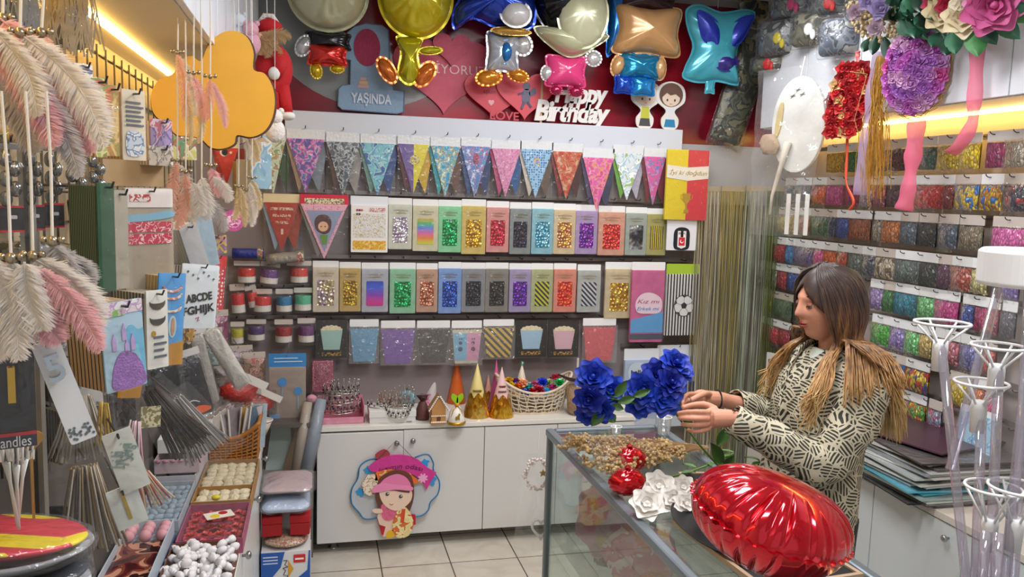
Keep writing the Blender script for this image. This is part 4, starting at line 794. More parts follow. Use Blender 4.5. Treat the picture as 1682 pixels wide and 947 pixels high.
# door board: girl figure hanging on the cabinet
p = at(650, 722, 1, CY-.065); SX = lambda x: (at(x, 790, 1, p.y).x-p.x); SZ = lambda y: (at(652, y, 1, p.y).z-p.z)
t = thing('door_sign', 'painted wooden girl door sign reading kızımın odası on the cabinet', 'sign', p)
def pp(l): return [(SX(a), SZ(b)) for a, b in l]
BL = mat('#2a78b0', .4)
for side in (-1, 1):
    lob = [(640, 760), (612, 752), (592, 762), (588, 782), (578, 800), (578, 822), (590, 838), (600, 849), (622, 848), (642, 838)] if side < 0 else [(672, 756), (700, 748), (711, 762), (712, 776), (722, 795), (720, 815), (708, 828), (704, 842), (690, 850), (664, 848)]
    pts = [(q.x, .006, q.y) for q in spl([Vector((a, b, 0)) for a, b in pp(lob)], 50)]
    obj('blue_wing_outline', MB().tube([(a, .006, b) for a, _, b in pts], .0035, 6), BL, t, smooth=True)
    obj('wing_panel', MB().prism([(a, b) for a, _, b in pts], .007, .010), mat('#c3c7cc', .5), t)
    for a, b, r in (((605, 770, .02), (592, 805, .02)) if side < 0 else ((698, 762, .018), (708, 792, .024))): obj('blue_splash', MB().prism([(SX(a)+r*cos(q)*(1+.3*sin(q*5)), SZ(b)+r*sin(q)*(1+.3*sin(q*4))) for q in [k*pi/12 for k in range(24)]], .002, .0065), mat('#2e9ad8', .45), t)
obj('string', MB().tube([(SX(620), -.006, SZ(752)), (0, -.012, 0), (SX(690), -.006, SZ(765))], .0014, 5), mat('#6a4a3a', .6), t)
bn = spl([Vector((a, b, 0)) for a, b in pp([(604, 764), (625, 750), (652, 746), (680, 752), (702, 770), (716, 778)])], 20); bl_ = spl([Vector((a, b, 0)) for a, b in pp([(700, 806), (690, 788), (668, 775), (640, 768), (618, 772), (608, 770)])], 20)
obj('pink_banner', MB().prism([(q.x, q.y) for q in bn]+[(q.x, q.y) for q in bl_], -.008, .001), mat('#d83a98', .45, var=.15, vsc=60), t); text('lettering', 'kızımın odası', .036, mat('#6a1450', .4), t, (SX(657), -.0095, SZ(765)), w=.225, bend=1.6, shear=.2, ext=.0006)
obj('flower_print', MB().prism([(SX(694)+.026*cos(q*pi/12)*(1 if q % 3 else .6), SZ(786)+.026*sin(q*pi/12)*(1 if q % 3 else .6)) for q in range(24)], -.011, -.0082), mat('#f0a8d0', .5), t)
obj('orange_ribbon', MB().prism(pp([(617, 772), (640, 768), (672, 776), (690, 792), (672, 798), (640, 786), (616, 786)]), -.0105, -.0082), P(['#e8702c', '#d85a20', '#f0c070'], 30), t)
obj('heart_panel', MB().prism(pp([(594, 790), (604, 776), (618, 776), (622, 792), (612, 812), (598, 806)]), -.0105, -.0015), P(['#efe2cc', '#9a5a2c', '#efe2cc', '#efe2cc'], 60), t)
obj('red_bow', MB().prism(closed(pp([(616, 744), (630, 736), (640, 744), (632, 752), (620, 752)]), 20), -.006, .001), mat('#a83848', .4), t)
obj('hair', MB().prism(closed(pp([(618, 800), (625, 780), (650, 770), (674, 780), (680, 812), (672, 840), (660, 842), (630, 836), (618, 820)])), -.014, -.0095), mat('#6a3c2c', .5), t)
obj('face', MB().prism(closed(pp([(624, 800), (650, 796), (674, 802), (674, 822), (652, 836), (630, 824)])), -.0175, -.0145), mat('#f0d2bc', .5), t)
obj('hair_fringe', MB().prism(pp([(632, 796), (674, 800), (672, 808), (660, 806), (648, 803), (636, 802)]), -.0192, -.0178), mat('#6a3c2c', .5), t)
obj('cap_crown', MB().prism(closed(pp([(622, 796), (632, 782), (652, 776), (668, 784), (674, 800), (648, 795)])), -.0205, -.0178), mat('#e87fb0', .45), t); obj('cap_brim', MB().prism(closed(pp([(611, 798), (624, 790), (650, 793), (676, 798), (674, 804), (648, 801), (616, 804)])), -.0225, -.0207), mat('#f090bc', .45), t)
for (ex, ey) in ((636, 808), (658, 813)): obj('eye', MB().prism(circ(.0095, 16, SX(ex), SZ(ey)), -.0190, -.0178), mat('#46464a', .3), t); obj('eye_glint', MB().prism(circ(.003, 10, SX(ex)+.003, SZ(ey)+.003), -.0199, -.0191), mat('#ffffff', .3), t)
obj('mouth', MB().tube([(SX(640), -.0185, SZ(824)), (SX(643), -.0185, SZ(826)), (SX(646), -.0185, SZ(824.5))], .0015, 4), mat('#b05a5a', .5), t)
obj('body_panel', MB().prism(pp([(624, 826), (650, 836), (652, 850), (646, 866), (640, 878), (630, 878), (634, 862), (624, 858), (620, 846)]), -.0105, -.002), mat('#eecdb8', .5), t); obj('pink_swimsuit', MB().prism(closed(pp([(628, 824), (650, 830), (650, 846), (638, 852), (628, 844)]), 24), -.0142, -.0107), mat('#f0709a', .5, var=.3, vsc=100), t)
obj('red_base', MB().prism(pp([(620, 848), (628, 876), (640, 872), (684, 862), (683, 846), (660, 842)]), -.006, -.001), mat('#c02030', .5), t); obj('cream_beach_bag', MB().prism(closed(pp([(652, 838), (662, 830), (672, 838), (680, 858), (672, 878), (654, 880), (645, 862)])), -.0165, -.0108), P(['#e8d890', '#f0e4b0', '#d8702c'], 34), t)
obj('red_strap', MB().prism(pp([(660, 834), (666, 834), (664, 856), (658, 856)]), -.0182, -.0167), mat('#d84a28', .5), t); obj('yellow_star', MB().prism(closed(pp([(636, 872), (642, 868), (650, 874), (646, 880), (636, 880)]), 20), -.0145, -.0108), mat('#e8b820', .5), t)
obj('arm_panel', MB().prism(closed(pp([(612, 832), (626, 832), (628, 838), (616, 838)]), 16), -.0165, -.0125), mat('#eecdb8', .5), t)
# ---- foil fringe curtain in the corner
def fringem(cols):
    m, t, p = nt('foil_fringe'); tc = N(t, 'TexCoord'); mp = N(t, 'Mapping'); mp.inputs['Scale'].default_value = (240, 10, 2.5); L(t, tc.outputs['Object'], mp.inputs[0]); n = N(t, 'TexNoise'); n.inputs['Scale'].default_value = 1; n.inputs['Detail'].default_value = 2; L(t, mp.outputs[0], n.inputs['Vector'])
    r = N(t, 'ValToRGB'); cr = r.color_ramp
    while len(cr.elements) < len(cols): cr.elements.new(.5)
    for i, c in enumerate(cols): cr.elements[i].position = .3+.4*i/(len(cols)-1); cr.elements[i].color = lin(c)
    L(t, n.outputs[0], r.inputs[0]); L(t, r.outputs[0], p.inputs['Base Color']); p.inputs['Metallic'].default_value = .6; p.inputs['Roughness'].default_value = .3; return m
CUR = [('pale silver gold', 1146, 1188, ['#5c5a40', '#b8a868', '#f2eedc', '#5a6058']), ('mixed gold and green grey', 1186, 1228, ['#3c4a3a', '#9a985c', '#e0cc80', '#a8b4a8']), ('green silver', 1226, 1272, ['#465040', '#9ca488', '#e4ecd8', '#6a6a3c']), ('olive green', 1262, 1290, ['#4a5a30', '#7c8a4c', '#aab088'])]
rng = random.Random(4)
for i, (cn, xa_, xb_, cols) in enumerate(CUR):
    A, B = at(xa_, 305, 1, 4.40-.012*i), at(xb_, 305, 1, 4.40-.012*i); w = B.x-A.x; H = A.z-.10
    t = thing('foil_fringe_curtain', '%s foil fringe curtain, %s from the left in the corner' % (cn, ORD[i]), 'curtain', (A.x, A.y, A.z))
    obj('top_tape', MB().b2(0, w, -.003, .003, -.03, 0), mat('#b8b09a', .4, .4), t); f = MB(); n = 46; fm = fringem(cols)
    for k in range(n):
        x = w*(k+.5)/n; x2 = x+rng.uniform(-.012, .012); yb = rng.uniform(-.02, .02); hw = w/n*rng.uniform(.35, .8); tw = rng.uniform(-1, 1)
        hl = H*rng.uniform(.9, 1)
        s = [(x, yb*.2, -.03), (x+(x2-x)*.4, yb, -hl*.35), (x2, yb*1.3, -hl*.7), (x2+rng.uniform(-.01, .01), yb, -hl)]
        o_ = len(f.v)
        for j, (a, b, c) in enumerate(s): q = tw*j*.5; f.v += [(a-hw*cos(q), b-hw*sin(q), c), (a+hw*cos(q), b+hw*sin(q), c)]
        f.f += [(o_+2*j, o_+2*j+1, o_+2*j+3, o_+2*j+2) for j in range(3)]
    obj('foil_fringe', f, fm, t)
# ================================================================= RIGHT WALL
RZ = [2.142, 1.971, 1.803, 1.628, 1.474, 1.307, 1.14, .988]
RX = 2.655
for i, z in enumerate(RZ):
    y0, y1 = 1.6, 4.36
    t = thing('display_rail', 'metal rail for balloon bags on the right wall, %s row from the top' % ORD[i], 'display rail', (XR-.045, 0, z))
    obj('rail', MB().b2(-.006, .006, y0, y1, -.011, .011), mat('#8d8582', .35, .5), t)
    n = 24
    for k in range(n):
        y = y0+.06+(y1-y0-.1)*k/(n-1); obj('peg_hook', MB().tube([(-.006, y, 0), (-.085, y, 0), (-.096, y, .006), (-.098, y, .012)], .0022, 5), mat('#3c3a3a', .35, .8), t)
def latex(cols):
    k = ('latex', str(cols))
    if k in MC: return MC[k]
    m, t, p = nt('latex_balloons'); tc = N(t, 'TexCoord'); mp = N(t, 'Mapping'); mp.inputs['Rotation'].default_value = (0, .7, 0); mp.inputs['Scale'].default_value = (105, 60, 42); L(t, tc.outputs['Object'], mp.inputs[0])
    nz = N(t, 'TexNoise'); nz.inputs['Scale'].default_value = .35; L(t, mp.outputs[0], nz.inputs['Vector']); mx = N(t, 'MixRGB'); mx.inputs[0].default_value = .12; L(t, mp.outputs[0], mx.inputs[1]); L(t, nz.outputs['Color'], mx.inputs[2])
    v = N(t, 'TexVoronoi'); v.inputs['Scale'].default_value = 1; L(t, mx.outputs[0], v.inputs['Vector']); v2 = N(t, 'TexVoronoi', feature='DISTANCE_TO_EDGE'); v2.inputs['Scale'].default_value = 1; L(t, mx.outputs[0], v2.inputs['Vector'])
    s = N(t, 'SeparateColor'); L(t, v.outputs['Color'], s.inputs[0]); r = N(t, 'ValToRGB'); cr = r.color_ramp; cr.interpolation = 'CONSTANT' if len(cols) > 1 else 'LINEAR'
    if len(cols) == 1: a = lin(cols[0]); cr.elements[0].color = tuple(x*.55 for x in a[:3])+(1,); cr.elements[1].color = tuple(min(1, x*1.25+.01) for x in a[:3])+(1,)
    else:
        while len(cr.elements) < len(cols): cr.elements.new(.5)
        for i, c in enumerate(cols): cr.elements[i].position = i/len(cols); cr.elements[i].color = lin(c)
    L(t, s.outputs[0], r.inputs[0]); e = N(t, 'ValToRGB'); e.color_ramp.elements[0].color = (.12, .12, .12, 1); e.color_ramp.elements[1].position = .16; L(t, v2.outputs['Distance'], e.inputs[0])
    mm = N(t, 'MixRGB', blend_type='MULTIPLY'); mm.inputs[0].default_value = .75; L(t, r.outputs[0], mm.inputs[1]); L(t, e.outputs[0], mm.inputs[2]); L(t, mm.outputs[0], p.inputs['Base Color']); p.inputs['Roughness'].default_value = .32
    bump(t, p, v2.outputs['Distance'], .8, .02); MC[k] = m; return m
def bbag(row, x0, x1, cols, cn, lab, z=None, hh=.15):
    A, B = at(x0, 330, 0, RX), at(x1, 330, 0, RX); yc, w = (A.y+B.y)/2, abs(A.y-B.y)*1.02; z = z or RZ[row]
    rj = random.Random(x0*7+row)
    t = thing('balloon_bag', lab, 'balloon bag', (RX, yc, z+.012), -pi/2+.10*rj.uniform(-.5, 1))
    h = hh; obj('header_card', MB().prism(rrect(w*.97, .042, .003, 3, 0, -.019), -.0012, .0012), mat(['#e8ecee', '#dcdedc', '#c8c0b8'][rj.randrange(3)], .4), t)
    mb = MB(); n = 7; ww = w*.93
    def fn(sg): 
        def f(u, v):
            x = (u-.5)*ww; zz = -.045-v*(h-.05); e = (1-abs(2*u-1)**3)*(1-abs(2*v-1)**3); return (x, sg*(.004+e*(.016+.011*noise.noise(Vector((x*30+x0, zz*30, sg))))), zz+.008*noise.noise(Vector((u*4+x0, v*2, 3))))
        return f
    mb.sheet(fn(-1), 10, 8).sheet(fn(1), 6, 5); obj('folded_balloons', mb, latex(cols), t, smooth=True)
    def g(u, v): x = (u-.5)*w; zz = -.035-v*(h-.022); e = sin(pi*u)*sin(pi*v); return (x, -.008-e*.024-.005*noise.noise(Vector((x*25+x0, zz*25, 5))), zz)
    obj('clear_bag', MB().sheet(g, 8, 8), CLEAR, t, smooth=True); return t
RB = [
[(1352, 1390, ['#e0b010'], 'golden yellow'), (1390, 1412, ['#2c8a3c'], 'green'), (1418, 1440, ['#c8b8a8'], 'beige'), (1442, 1484, ['#4a2430', '#6c3a44'], 'dark maroon'), (1486, 1506, ['#c8a890'], 'tan'), (1506, 1533, ['#3c6c64'], 'dark teal'), (1534, 1570, ['#f0cc10'], 'bright yellow'), (1570, 1604, ['#f4cc14'], 'lemon yellow'), (1614, 1645, ['#b03878'], 'magenta'), (1645, 1688, ['#c8c0b0'], 'cream white')],
[(1290, 1305, ['#3a4a44'], 'dark green'), (1306, 1332, ['#26222a'], 'black'), (1332, 1358, ['#e06428'], 'orange'), (1357, 1386, ['#e060a8'], 'bright pink'), (1385, 1410, ['#a02858'], 'crimson pink'), (1412, 1434, ['#b89cb0'], 'pale mauve'), (1434, 1456, ['#b8687c'], 'dusty rose'), (1456, 1480, ['#74586c'], 'plum grey'), (1480, 1503, ['#a89c98'], 'greyish beige'), (1502, 1552, ['#c8242c'], 'shiny red'), (1551, 1566, ['#8a1c24'], 'dark red'), (1566, 1610, ['#e0c010', '#50545c', '#2878c8', '#e0c010'], 'yellow, grey and blue'), (1610, 1646, ['#e8c818', '#2878d0', '#d0901c'], 'yellow and blue'), (1648, 1690, ['#282c3c', '#a82030', '#303448'], 'navy and red')],
[(1262, 1279, ['#c05048'], 'salmon red'), (1277, 1309, ['#c8a818'], 'mustard yellow'), (1308, 1335, ['#b8604c'], 'terracotta'), (1335, 1366, ['#28643c'], 'bottle green'), (1366, 1377, ['#283458'], 'navy'), (1377, 1398, ['#3854a8'], 'blue'), (1396, 1436, ['#b06038'], 'copper brown'), (1438, 1456, ['#b0a898'], 'stone grey'), (1454, 1484, ['#d88448'], 'apricot orange'), (1482, 1512, ['#5c6c78'], 'slate grey'), (1512, 1545, ['#2c3034'], 'charcoal black'), (1545, 1580, ['#4c5c70'], 'blue grey'), (1580, 1622, ['#8c8068'], 'khaki'), (1636, 1690, ['#ee6cb8'], 'candy pink')],
[(1272, 1298, ['#b82838'], 'cherry red'), (1297, 1310, ['#3888c8'], 'sky blue'), (1308, 1344, ['#6c50a0'], 'purple'), (1343, 1360, ['#e864a8'], 'pink'), (1359, 1382, ['#e86820'], 'vivid orange'), (1382, 1400, ['#c04418'], 'rust orange'), (1400, 1424, ['#687870'], 'greenish grey'), (1424, 1448, ['#40485c'], 'steel navy'), (1447, 1480, ['#c0ac94', '#6c5a48', '#d0c0a8'], 'leopard beige'), (1480, 1520, ['#647470'], 'sage grey'), (1520, 1553, ['#2c3430'], 'greenish black'), (1551, 1574, ['#5c2c50'], 'dark plum'), (1573, 1610, ['#b04c38'], 'brick red'), (1608, 1636, ['#d8d090'], 'pale yellow'), (1655, 1690, ['#8468c0'], 'light violet')],
[(1250, 1286, ['#d4d0c4'], 'pearl white'), (1285, 1303, ['#b02440'], 'crimson'), (1303, 1322, ['#3058b0'], 'cobalt blue'), (1322, 1350, ['#606870'], 'grey'), (1442, 1464, ['#a890cc'], 'lilac'), (1464, 1482, ['#30803c'], 'leaf green'), (1480, 1524, ['#1888a0'], 'teal blue'), (1522, 1552, ['#78c880'], 'mint green'), (1551, 1592, ['#c83888'], 'hot pink'), (1598, 1618, ['#3450a0'], 'dark blue'), (1618, 1662, ['#b83c70'], 'raspberry pink'), (1664, 1690, ['#606070'], 'dull grey')],
[(1266, 1280, ['#d8b818'], 'yellow'), (1279, 1316, ['#24603c'], 'forest green'), (1318, 1345, ['#48585c'], 'bluish grey'), (1450, 1480, ['#40b030'], 'grass green'), (1480, 1507, ['#9480c8'], 'lavender'), (1506, 1532, ['#70d078'], 'light green'), (1530, 1553, ['#d8bc70'], 'sand yellow'), (1556, 1572, ['#7c4030'], 'brown'), (1572, 1600, ['#c87080'], 'rose'), (1600, 1636, ['#7878b8'], 'periwinkle'), (1640, 1662, ['#c84c38'], 'tomato red')],
[(1262, 1276, ['#c02438'], 'narrow red'), (1276, 1295, ['#d02840'], 'pinkish red'), (1294, 1314, ['#b02030'], 'deep red'), (1456, 1474, ['#58b0a8', '#d0d8d0'], 'aqua'), (1473, 1512, ['#f0c010', '#e86020', '#3870b8', '#f07828'], 'orange and yellow'), (1511, 1553, ['#2c4890', '#c83020', '#e8c820'], 'red, navy and yellow'), (1588, 1624, ['#e0b818', '#d8c030'], 'sunflower yellow'), (1628, 1650, ['#e07828'], 'tangerine'), (1650, 1678, ['#f05090'], 'neon pink')],
[(1462, 1492, ['#e84080', '#3868c0', '#e8d020', '#48b048'], 'small mixed colour'), (1490, 1524, ['#e03868', '#f08ab0', '#c0d030'], 'pink and lime'), (1522, 1552, ['#e8c820', '#f07030', '#60a840'], 'yellow and orange'), (1556, 1580, ['#c86080', '#a0b0c8'], 'dusty pink')]]
for r_, row in enumerate(RB):
    for k, (a, b, c, cn) in enumerate(row):
        bbag(r_, a, b, c, cn, '%s balloon bag, %s from corner, %s row of right wall' % (cn, ORD[k], ORD[r_]))
for k, (a, b) in enumerate(((1574, 1598), (1598, 1632))):
    A, B = at(a, 715, 0, 2.60), at(b, 715, 0, 2.60); w = abs(A.y-B.y)
    t = thing('card_pack', 'pale blue printed card pack on the right wall, %s behind tubes' % ('left one' if k == 0 else 'right one'), 'card', (2.60, (A.y+B.y)/2, at(1600, 668, 0, 2.6).z), -pi/2)
    hdr(t, w, .03); obj('blue_card', MB().prism(rrect(w*.95, .19, .004, 3, 0, -.12), -.004, .004), P(['#a8d0e8', '#7cb4dc', '#c8e0ee'], 22), t)
# lower cabinet on the right with paper stack
RCX = 2.31; RCT = .70
t = thing('low_cabinet', 'white low cabinet with round knobs along the right wall', 'cabinet', (XR, 0, 0))
obj('cabinet_body', MB().b2(RCX-XR+.02, -.002, .9, 4.0, .08, RCT-.03), mat('#cdc8c0', .45), t); obj('cabinet_top', MB().b2(RCX-XR-.006, -.002, .89, 4.01, RCT-.029, RCT), mat('#cfc6bc', .4), t, bevel=.002); obj('plinth', MB().b2(RCX-XR+.05, -.002, .9, 4.0, 0, .079), mat('#8c8880', .5), t)
yk = [3.42, 2.92, 2.42, 1.92, 1.42]
for i, y in enumerate(yk):
    d = obj('door', MB().b2(RCX-XR, RCX-XR+.018, y-.247+.25*0-.25, y+.247-.25, .085, RCT-.035), mat('#cfd5d8', .3), t, bevel=.0015)
    obj('knob', MB(Matrix.Translation((RCX-XR, y-.43 if i % 2 else y-.38, .615)) @ Matrix.Rotation(-pi/2, 4, 'Y')).lathe([(.005, 0), (.005, .012), (.013, .016), (.014, .024), (.008, .03), (0, .031)], 14), STEEL, d, smooth=True)
SH = [('#1c1a1c', 'black'), ('#50484c', 'dark grey'), ('#c8d0cc', 'pale grey'), ('#a8bcb8', 'grey green'), ('#48b8d0', 'bright cyan'), ('#58c0d8', 'light cyan'), ('#c8d4d4', 'icy grey'), ('#b8c4c8', 'silver grey'), ('#d4d8d4', 'off white'), ('#8c9090', 'mid grey'), ('#c0c8c4', 'faint green grey'), ('#dcdcd8', 'white'), ('#98a0a4', 'cool grey'), ('#d8dcdc', 'bright white'), ('#605c60', 'smoky grey'), ('#d0d0cc', 'warm white'), ('#3c2c34', 'dark plum')]
rng = random.Random(9)
for i, (c, cn) in enumerate(SH):
    z = RCT+.002+i*.0105; sx = .46; sy = .50; dx = -.05+rng.uniform(-.02, .02)+(.03 if i > 12 else 0); dy = rng.uniform(-.05, .05)
    t = thing('cardboard_sheet_pack', '%s sheet pack, %s from the bottom of stack on right cabinet' % (cn, ORD[i] if i < 16 else 'topmost'), 'paper sheets', (2.53+dx, 2.86+dy, z), rng.uniform(-.12, .12))
    obj('sheets', MB().sheet(lambda u, v: ((u-.5)*sx, (v-.5)*sy, .004*sin(u*3+i)*0), 8, 8), mat(c, .4), t, solid=.008); obj('clear_wrap', MB().b2(-sx/2-.004, sx/2+.004, -sy/2-.004, sy/2+.004, .0045, .0055), CLEAR, t)
t = thing('dark_plum_folder', 'dark plum folder with pale edge strip on top of the sheet stack', 'folder', (2.50, 2.93, RCT+.186), .25)
obj('cover', MB().b2(-.2, .24, -.26, .28, 0, .006), mat('#4a2c3c', .35), t); obj('edge_strip', MB().tube([(-.2, .28, .008), (.24, .28, .008)], .008, 8), mat('#b8a8b8', .4), t)
# card pack with lettering at the far corner
p0 = at(1280, 590, 0, 2.60)
t = thing('balloon_display_card', 'white card with a black and a gold balloon print at far corner', 'card', (2.60, p0.y, p0.z+.03), -pi/2+.4)
obj('card', MB().prism(rrect(.17, .30, .005, 3, 0, -.15), -.003, .003), mat('#d4d4d4', .45), t); text('lettering', 'BALLOON', .03, mat('#26262c', .5), t, (0, -.0045, -.05), w=.14, ext=.0004)
obj('black_balloon_print', MB().prism(circ(.05, 24, -.03, -.2, rx=.036), -.0048, -.0032), mat('#23232c', .25), t); obj('gold_balloon_print', MB().prism(circ(.03, 24, .045, -.15, rx=.022), -.0048, -.0032), mat('#b07c34', .3), t); obj('ring_print', MB().tube([(-.045+.02*cos(a*pi/10), -.004, -.10+.02*sin(a*pi/10)) for a in range(20)], .0016, 5, closed=True), DARK, t)
# ---------------- flowers
def petal_mesh(mb, R, a, el, wd, ln, curl, base=0.0, nu=4, nv=5, M=None):
    ca, sa = cos(a), sin(a)
    def fn(u, v):
        s = (u-.5)*2; ww = wd*sin(pi*(.12+.80*v))**.7; x = s*ww; r = base+ln*v*cos(el)+curl*v*v*.5-abs(s)**2*wd*.28; z = ln*v*sin(el)-curl*v**3*.4+.12*wd*abs(s)
        px, py = r, x; return (px*ca-py*sa, px*sa+py*ca, z)
    mb.sheet(fn, nu, nv, M)
def rose_mb(R, M=None, n=(3, 4, 5, 6), seed=0, op=1.15):
    mb = MB(); rg = random.Random(seed)
    for k, c in enumerate(n):
        f = (k+1)/len(n); el = 1.5-op*f
        for j in range(c): petal_mesh(mb, R, 2*pi*j/c+k*.7+rg.uniform(-.15, .15), el+rg.uniform(-.08, .08), R*(.3+.32*f), R*(.62+.42*f), R*(.05+.3*f), R*.04*k, M=M)
    mb.ball((0, 0, R*.25), (R*.2, R*.2, R*.35), 8, 6, M=M); return mb
def leaf_mb(mb, base, d, ln, wd, up=Vector((0, 0, 1)), droop=.25):
    d = Vector(d).normalized(); s = d.cross(up); s = s.normalized() if s.length > .01 else Vector((1, 0, 0)); n_ = s.cross(d); base = Vector(base)
    def fn(u, v): w = wd*sin(pi*min(1, .04+v*.96))**.8*(1-.25*v); return tuple(base+d*(ln*v)+s*((u-.5)*2*w)+n_*(abs(u-.5)*wd*.6-droop*ln*v*v))
    mb.sheet(fn, 4, 6); return mb
def face(dirv, spin=0):
    q = Vector(dirv).to_track_quat('Z', 'Y'); return q.to_matrix().to_4x4() @ Matrix.Rotation(spin, 4, 'Z')
VIOL = [mat(c, .6, var=.12, vsc=40) for c in ('#c468c0', '#b070c8', '#d058a0', '#c890cc', '#a868b8', '#d8a8d0')]
ROSEM = {}
def add_rose(t, c, R, dirv, m, name='rose', seed=0, n=(3, 4, 5, 6), op=1.15):
    k = (round(R, 4), n, seed % 3, op)
    if k not in ROSEM:
        o = obj(name, rose_mb(R, None, n, seed % 3, op), m, t, smooth=True); ROSEM[k] = o.data
    else:
        me = ROSEM[k]; o = bpy.data.objects.new(name, me); COL.objects.link(o); o.parent = t
    o.matrix_local = Matrix.Translation(Vector(c)) @ face(dirv, seed)
    o.material_slots[0].link = 'OBJECT'; o.material_slots[0].material = m; return o
DX = 2.34
def oval(px, py, wpx, hpx, x=DX, th=-pi/2+.55):
    p = at(px, py, 0, x); n = Vector((sin(th), -cos(th), 0)); A = onp(px-wpx/2, py, p, th); B = onp(px+wpx/2, py, p, th); T = onp(px, py-hpx/2, p, th); Bo = onp(px, py+hpx/2, p, th); return p, (B-A).length, T.z-Bo.z
# lilac rose oval
th = -pi/2+.55
p, w, h = oval(1503, 117, 96, 134)
t = thing('rose_wreath', 'oval board covered with lilac and pink roses hanging on the cabinet', 'wreath', p, th)
obj('board', MB().prism([(w*.50*cos(a), h*.52*sin(a)) for a in [k*pi/24 for k in range(48)]], .0, .02), mat('#c8a868', .8, bs=1, bsc=60), t)
rg = random.Random(3); k = 0
for ring, cnt in ((0, 1), (.34, 6), (.67, 12), (.96, 18)):
    for j in range(cnt):
        a = 2*pi*j/cnt+ring*2; x, z = w*.44*ring*cos(a), h*.45*ring*sin(a)
        dd = Vector((cos(a)*ring*.6, -1, sin(a)*ring*.6)); R = .034 if ring > .5 else .038
        warm = (sin(a-.8) > .1 or ring > .9) and rg.random() > .45
        add_rose(t, (x, -.012-.03*(1-ring**2), z), R, dd, VIOL[rg.choice([0, 2, 3, 5]) if warm else rg.choice([1, 4, 3, 0])], seed=k); k += 1
tw = MB()
for j in range(110):
    a = rg.uniform(0, 2*pi); r0 = rg.uniform(.5, .56); q = Vector((w*r0*cos(a), .004, h*r0*sin(a))); d = Vector((cos(a+1.4), rg.uniform(-.5, .3), sin(a+1.4))).normalized()*rg.uniform(.04, .09)
    tw.tube([q-d*.5, q+Vector((cos(a), 0, sin(a)))*.01, q+d*.5+Vector((rg.uniform(-.02, .02), 0, rg.uniform(-.02, .02)))], .0014, 4)
TWG = mat('#b0863c', .7); obj('twig_rim', tw, TWG, t)
# trailing raffia and ribbons
def ribbon(label, pts, wd, m, x=DX, depthoff=0, name='hanging_ribbon', twist=.4):
    P_ = [at(a, b, 0, x) for a, b in pts]; o = P_[0]; q = spl([p_-o for p_ in P_], 24); t = thing(name, label, 'ribbon', o); mb = MB(); n0 = []
    for i, c in enumerate(q):
        an = -1.05+twist*sin(i*.35); dx, dy = cos(an), sin(an); tg = (q[min(i+1, 24)]-q[max(i-1, 0)]).normalized()
        s = Vector((dx, dy, 0)); s = (s-tg*s.dot(tg)).normalized(); w_ = wd*(1+.12*sin(i*.9)); mb.v += [tuple(c-s*w_/2), tuple(c+s*w_/2)]
    mb.f = [(2*i, 2*i+1, 2*i+3, 2*i+2) for i in range(24)]; obj('ribbon_strip', mb, m, t, smooth=True, solid=.0012); return t
PKR = mat('#f07898', .5, alpha=.6)
ribbon('sheer pink ribbon falling below the lilac rose oval', [(1506, 196), (1502, 240), (1496, 280), (1490, 320), (1484, 345)], .065, PKR, 2.36)
ribbon('sheer pink ribbon hanging beside the cabinet knobs', [(1606, 62), (1604, 110), (1600, 170), (1596, 205), (1575, 240), (1560, 252)], .05, PKR, 2.36)
ribbon('pale lilac sheer ribbon left of the lilac rose oval', [(1448, 85), (1438, 130), (1428, 190), (1420, 250), (1414, 320)], .06, mat('#b8a0c0', .6, alpha=.55), 2.36)
ribbon('thin red ribbon falling below the red flower board', [(1392, 225), (1391, 260), (1390, 300), (1402, 330), (1395, 345)], .012, mat('#e05838', .5), 2.37)
ribbon('short red ribbon loop above the red flower board', [(1409, 84), (1409, 96), (1410, 112)], .022, mat('#d86868', .5), 2.37)
o = at(1440, 90, 0, 2.35); t = thing('raffia_bundle', 'long golden raffia strands hanging left of the lilac rose oval', 'raffia', o); mb = MB()
for j in range(90):
    x0, x1 = rg.gauss(0, 8), rg.gauss(0, 12); y1 = rg.uniform(170, 250)
    q = [at(1446+x0*.4, 92, 0, 2.35), at(1442+x0, 150, 0, 2.35+rg.uniform(-.03, .03)), at(1438+x1, 90+y1*.6, 0, 2.35+rg.uniform(-.04, .04)), at(1437+x1+rg.uniform(-8, 8), 90+y1, 0, 2.35+rg.uniform(-.03, .03))]
    mb.tube([a-o for a in spl(q, 8)], .0013, 4)
obj('strands', mb, mat('#c08c30', .65, var=.4, vsc=60), t)
# red flower board
p, w, h = oval(1392, 165, 66, 112)
t = thing('red_flower_board', 'red dried flower board with cream accents hanging on the cabinet', 'wreath', p, th)
obj('board', MB().prism(closed([(-w*.3, -h*.45), (-w*.5, -h*.1), (-w*.4, h*.2), (-w*.1, h*.48), (w*.35, h*.45), (w*.45, h*.1), (w*.3, -h*.2), (w*.35, -h*.45)]), 0, .015), mat('#a08050', .8), t)
RED = [mat(c, .6, var=.2, vsc=50) for c in ('#b8141c', '#d02028', '#98101c')]; CRE = mat('#c8a068', .7)
kk = 0
for iz in range(9):
    for ix in range(5):
        z = (-.46+.92*iz/8)*h; x = ((ix-2)*.19*(.55+.45*cos((iz-4)*.33))+(.08 if iz % 2 else 0)+.22*(iz/8-.5))*w
        m = CRE if (iz*5+ix*3) % 7 == 2 else RED[kk % 3]; add_rose(t, (x, -.012, z), .03, (rg.uniform(-.4, .4), -1, rg.uniform(-.4, .4)), m, 'flower_head', kk, n=(3, 5)); kk += 1
obj('thin_gold_loop', MB().tube([(w*.1, -.04, h*.4), (w*.5, -.03, h*.35), (w*.42, -.05, 0), (w*.3, -.04, -h*.3), (w*.4, -.03, -h*.5)], .0015, 4), CRE, t)
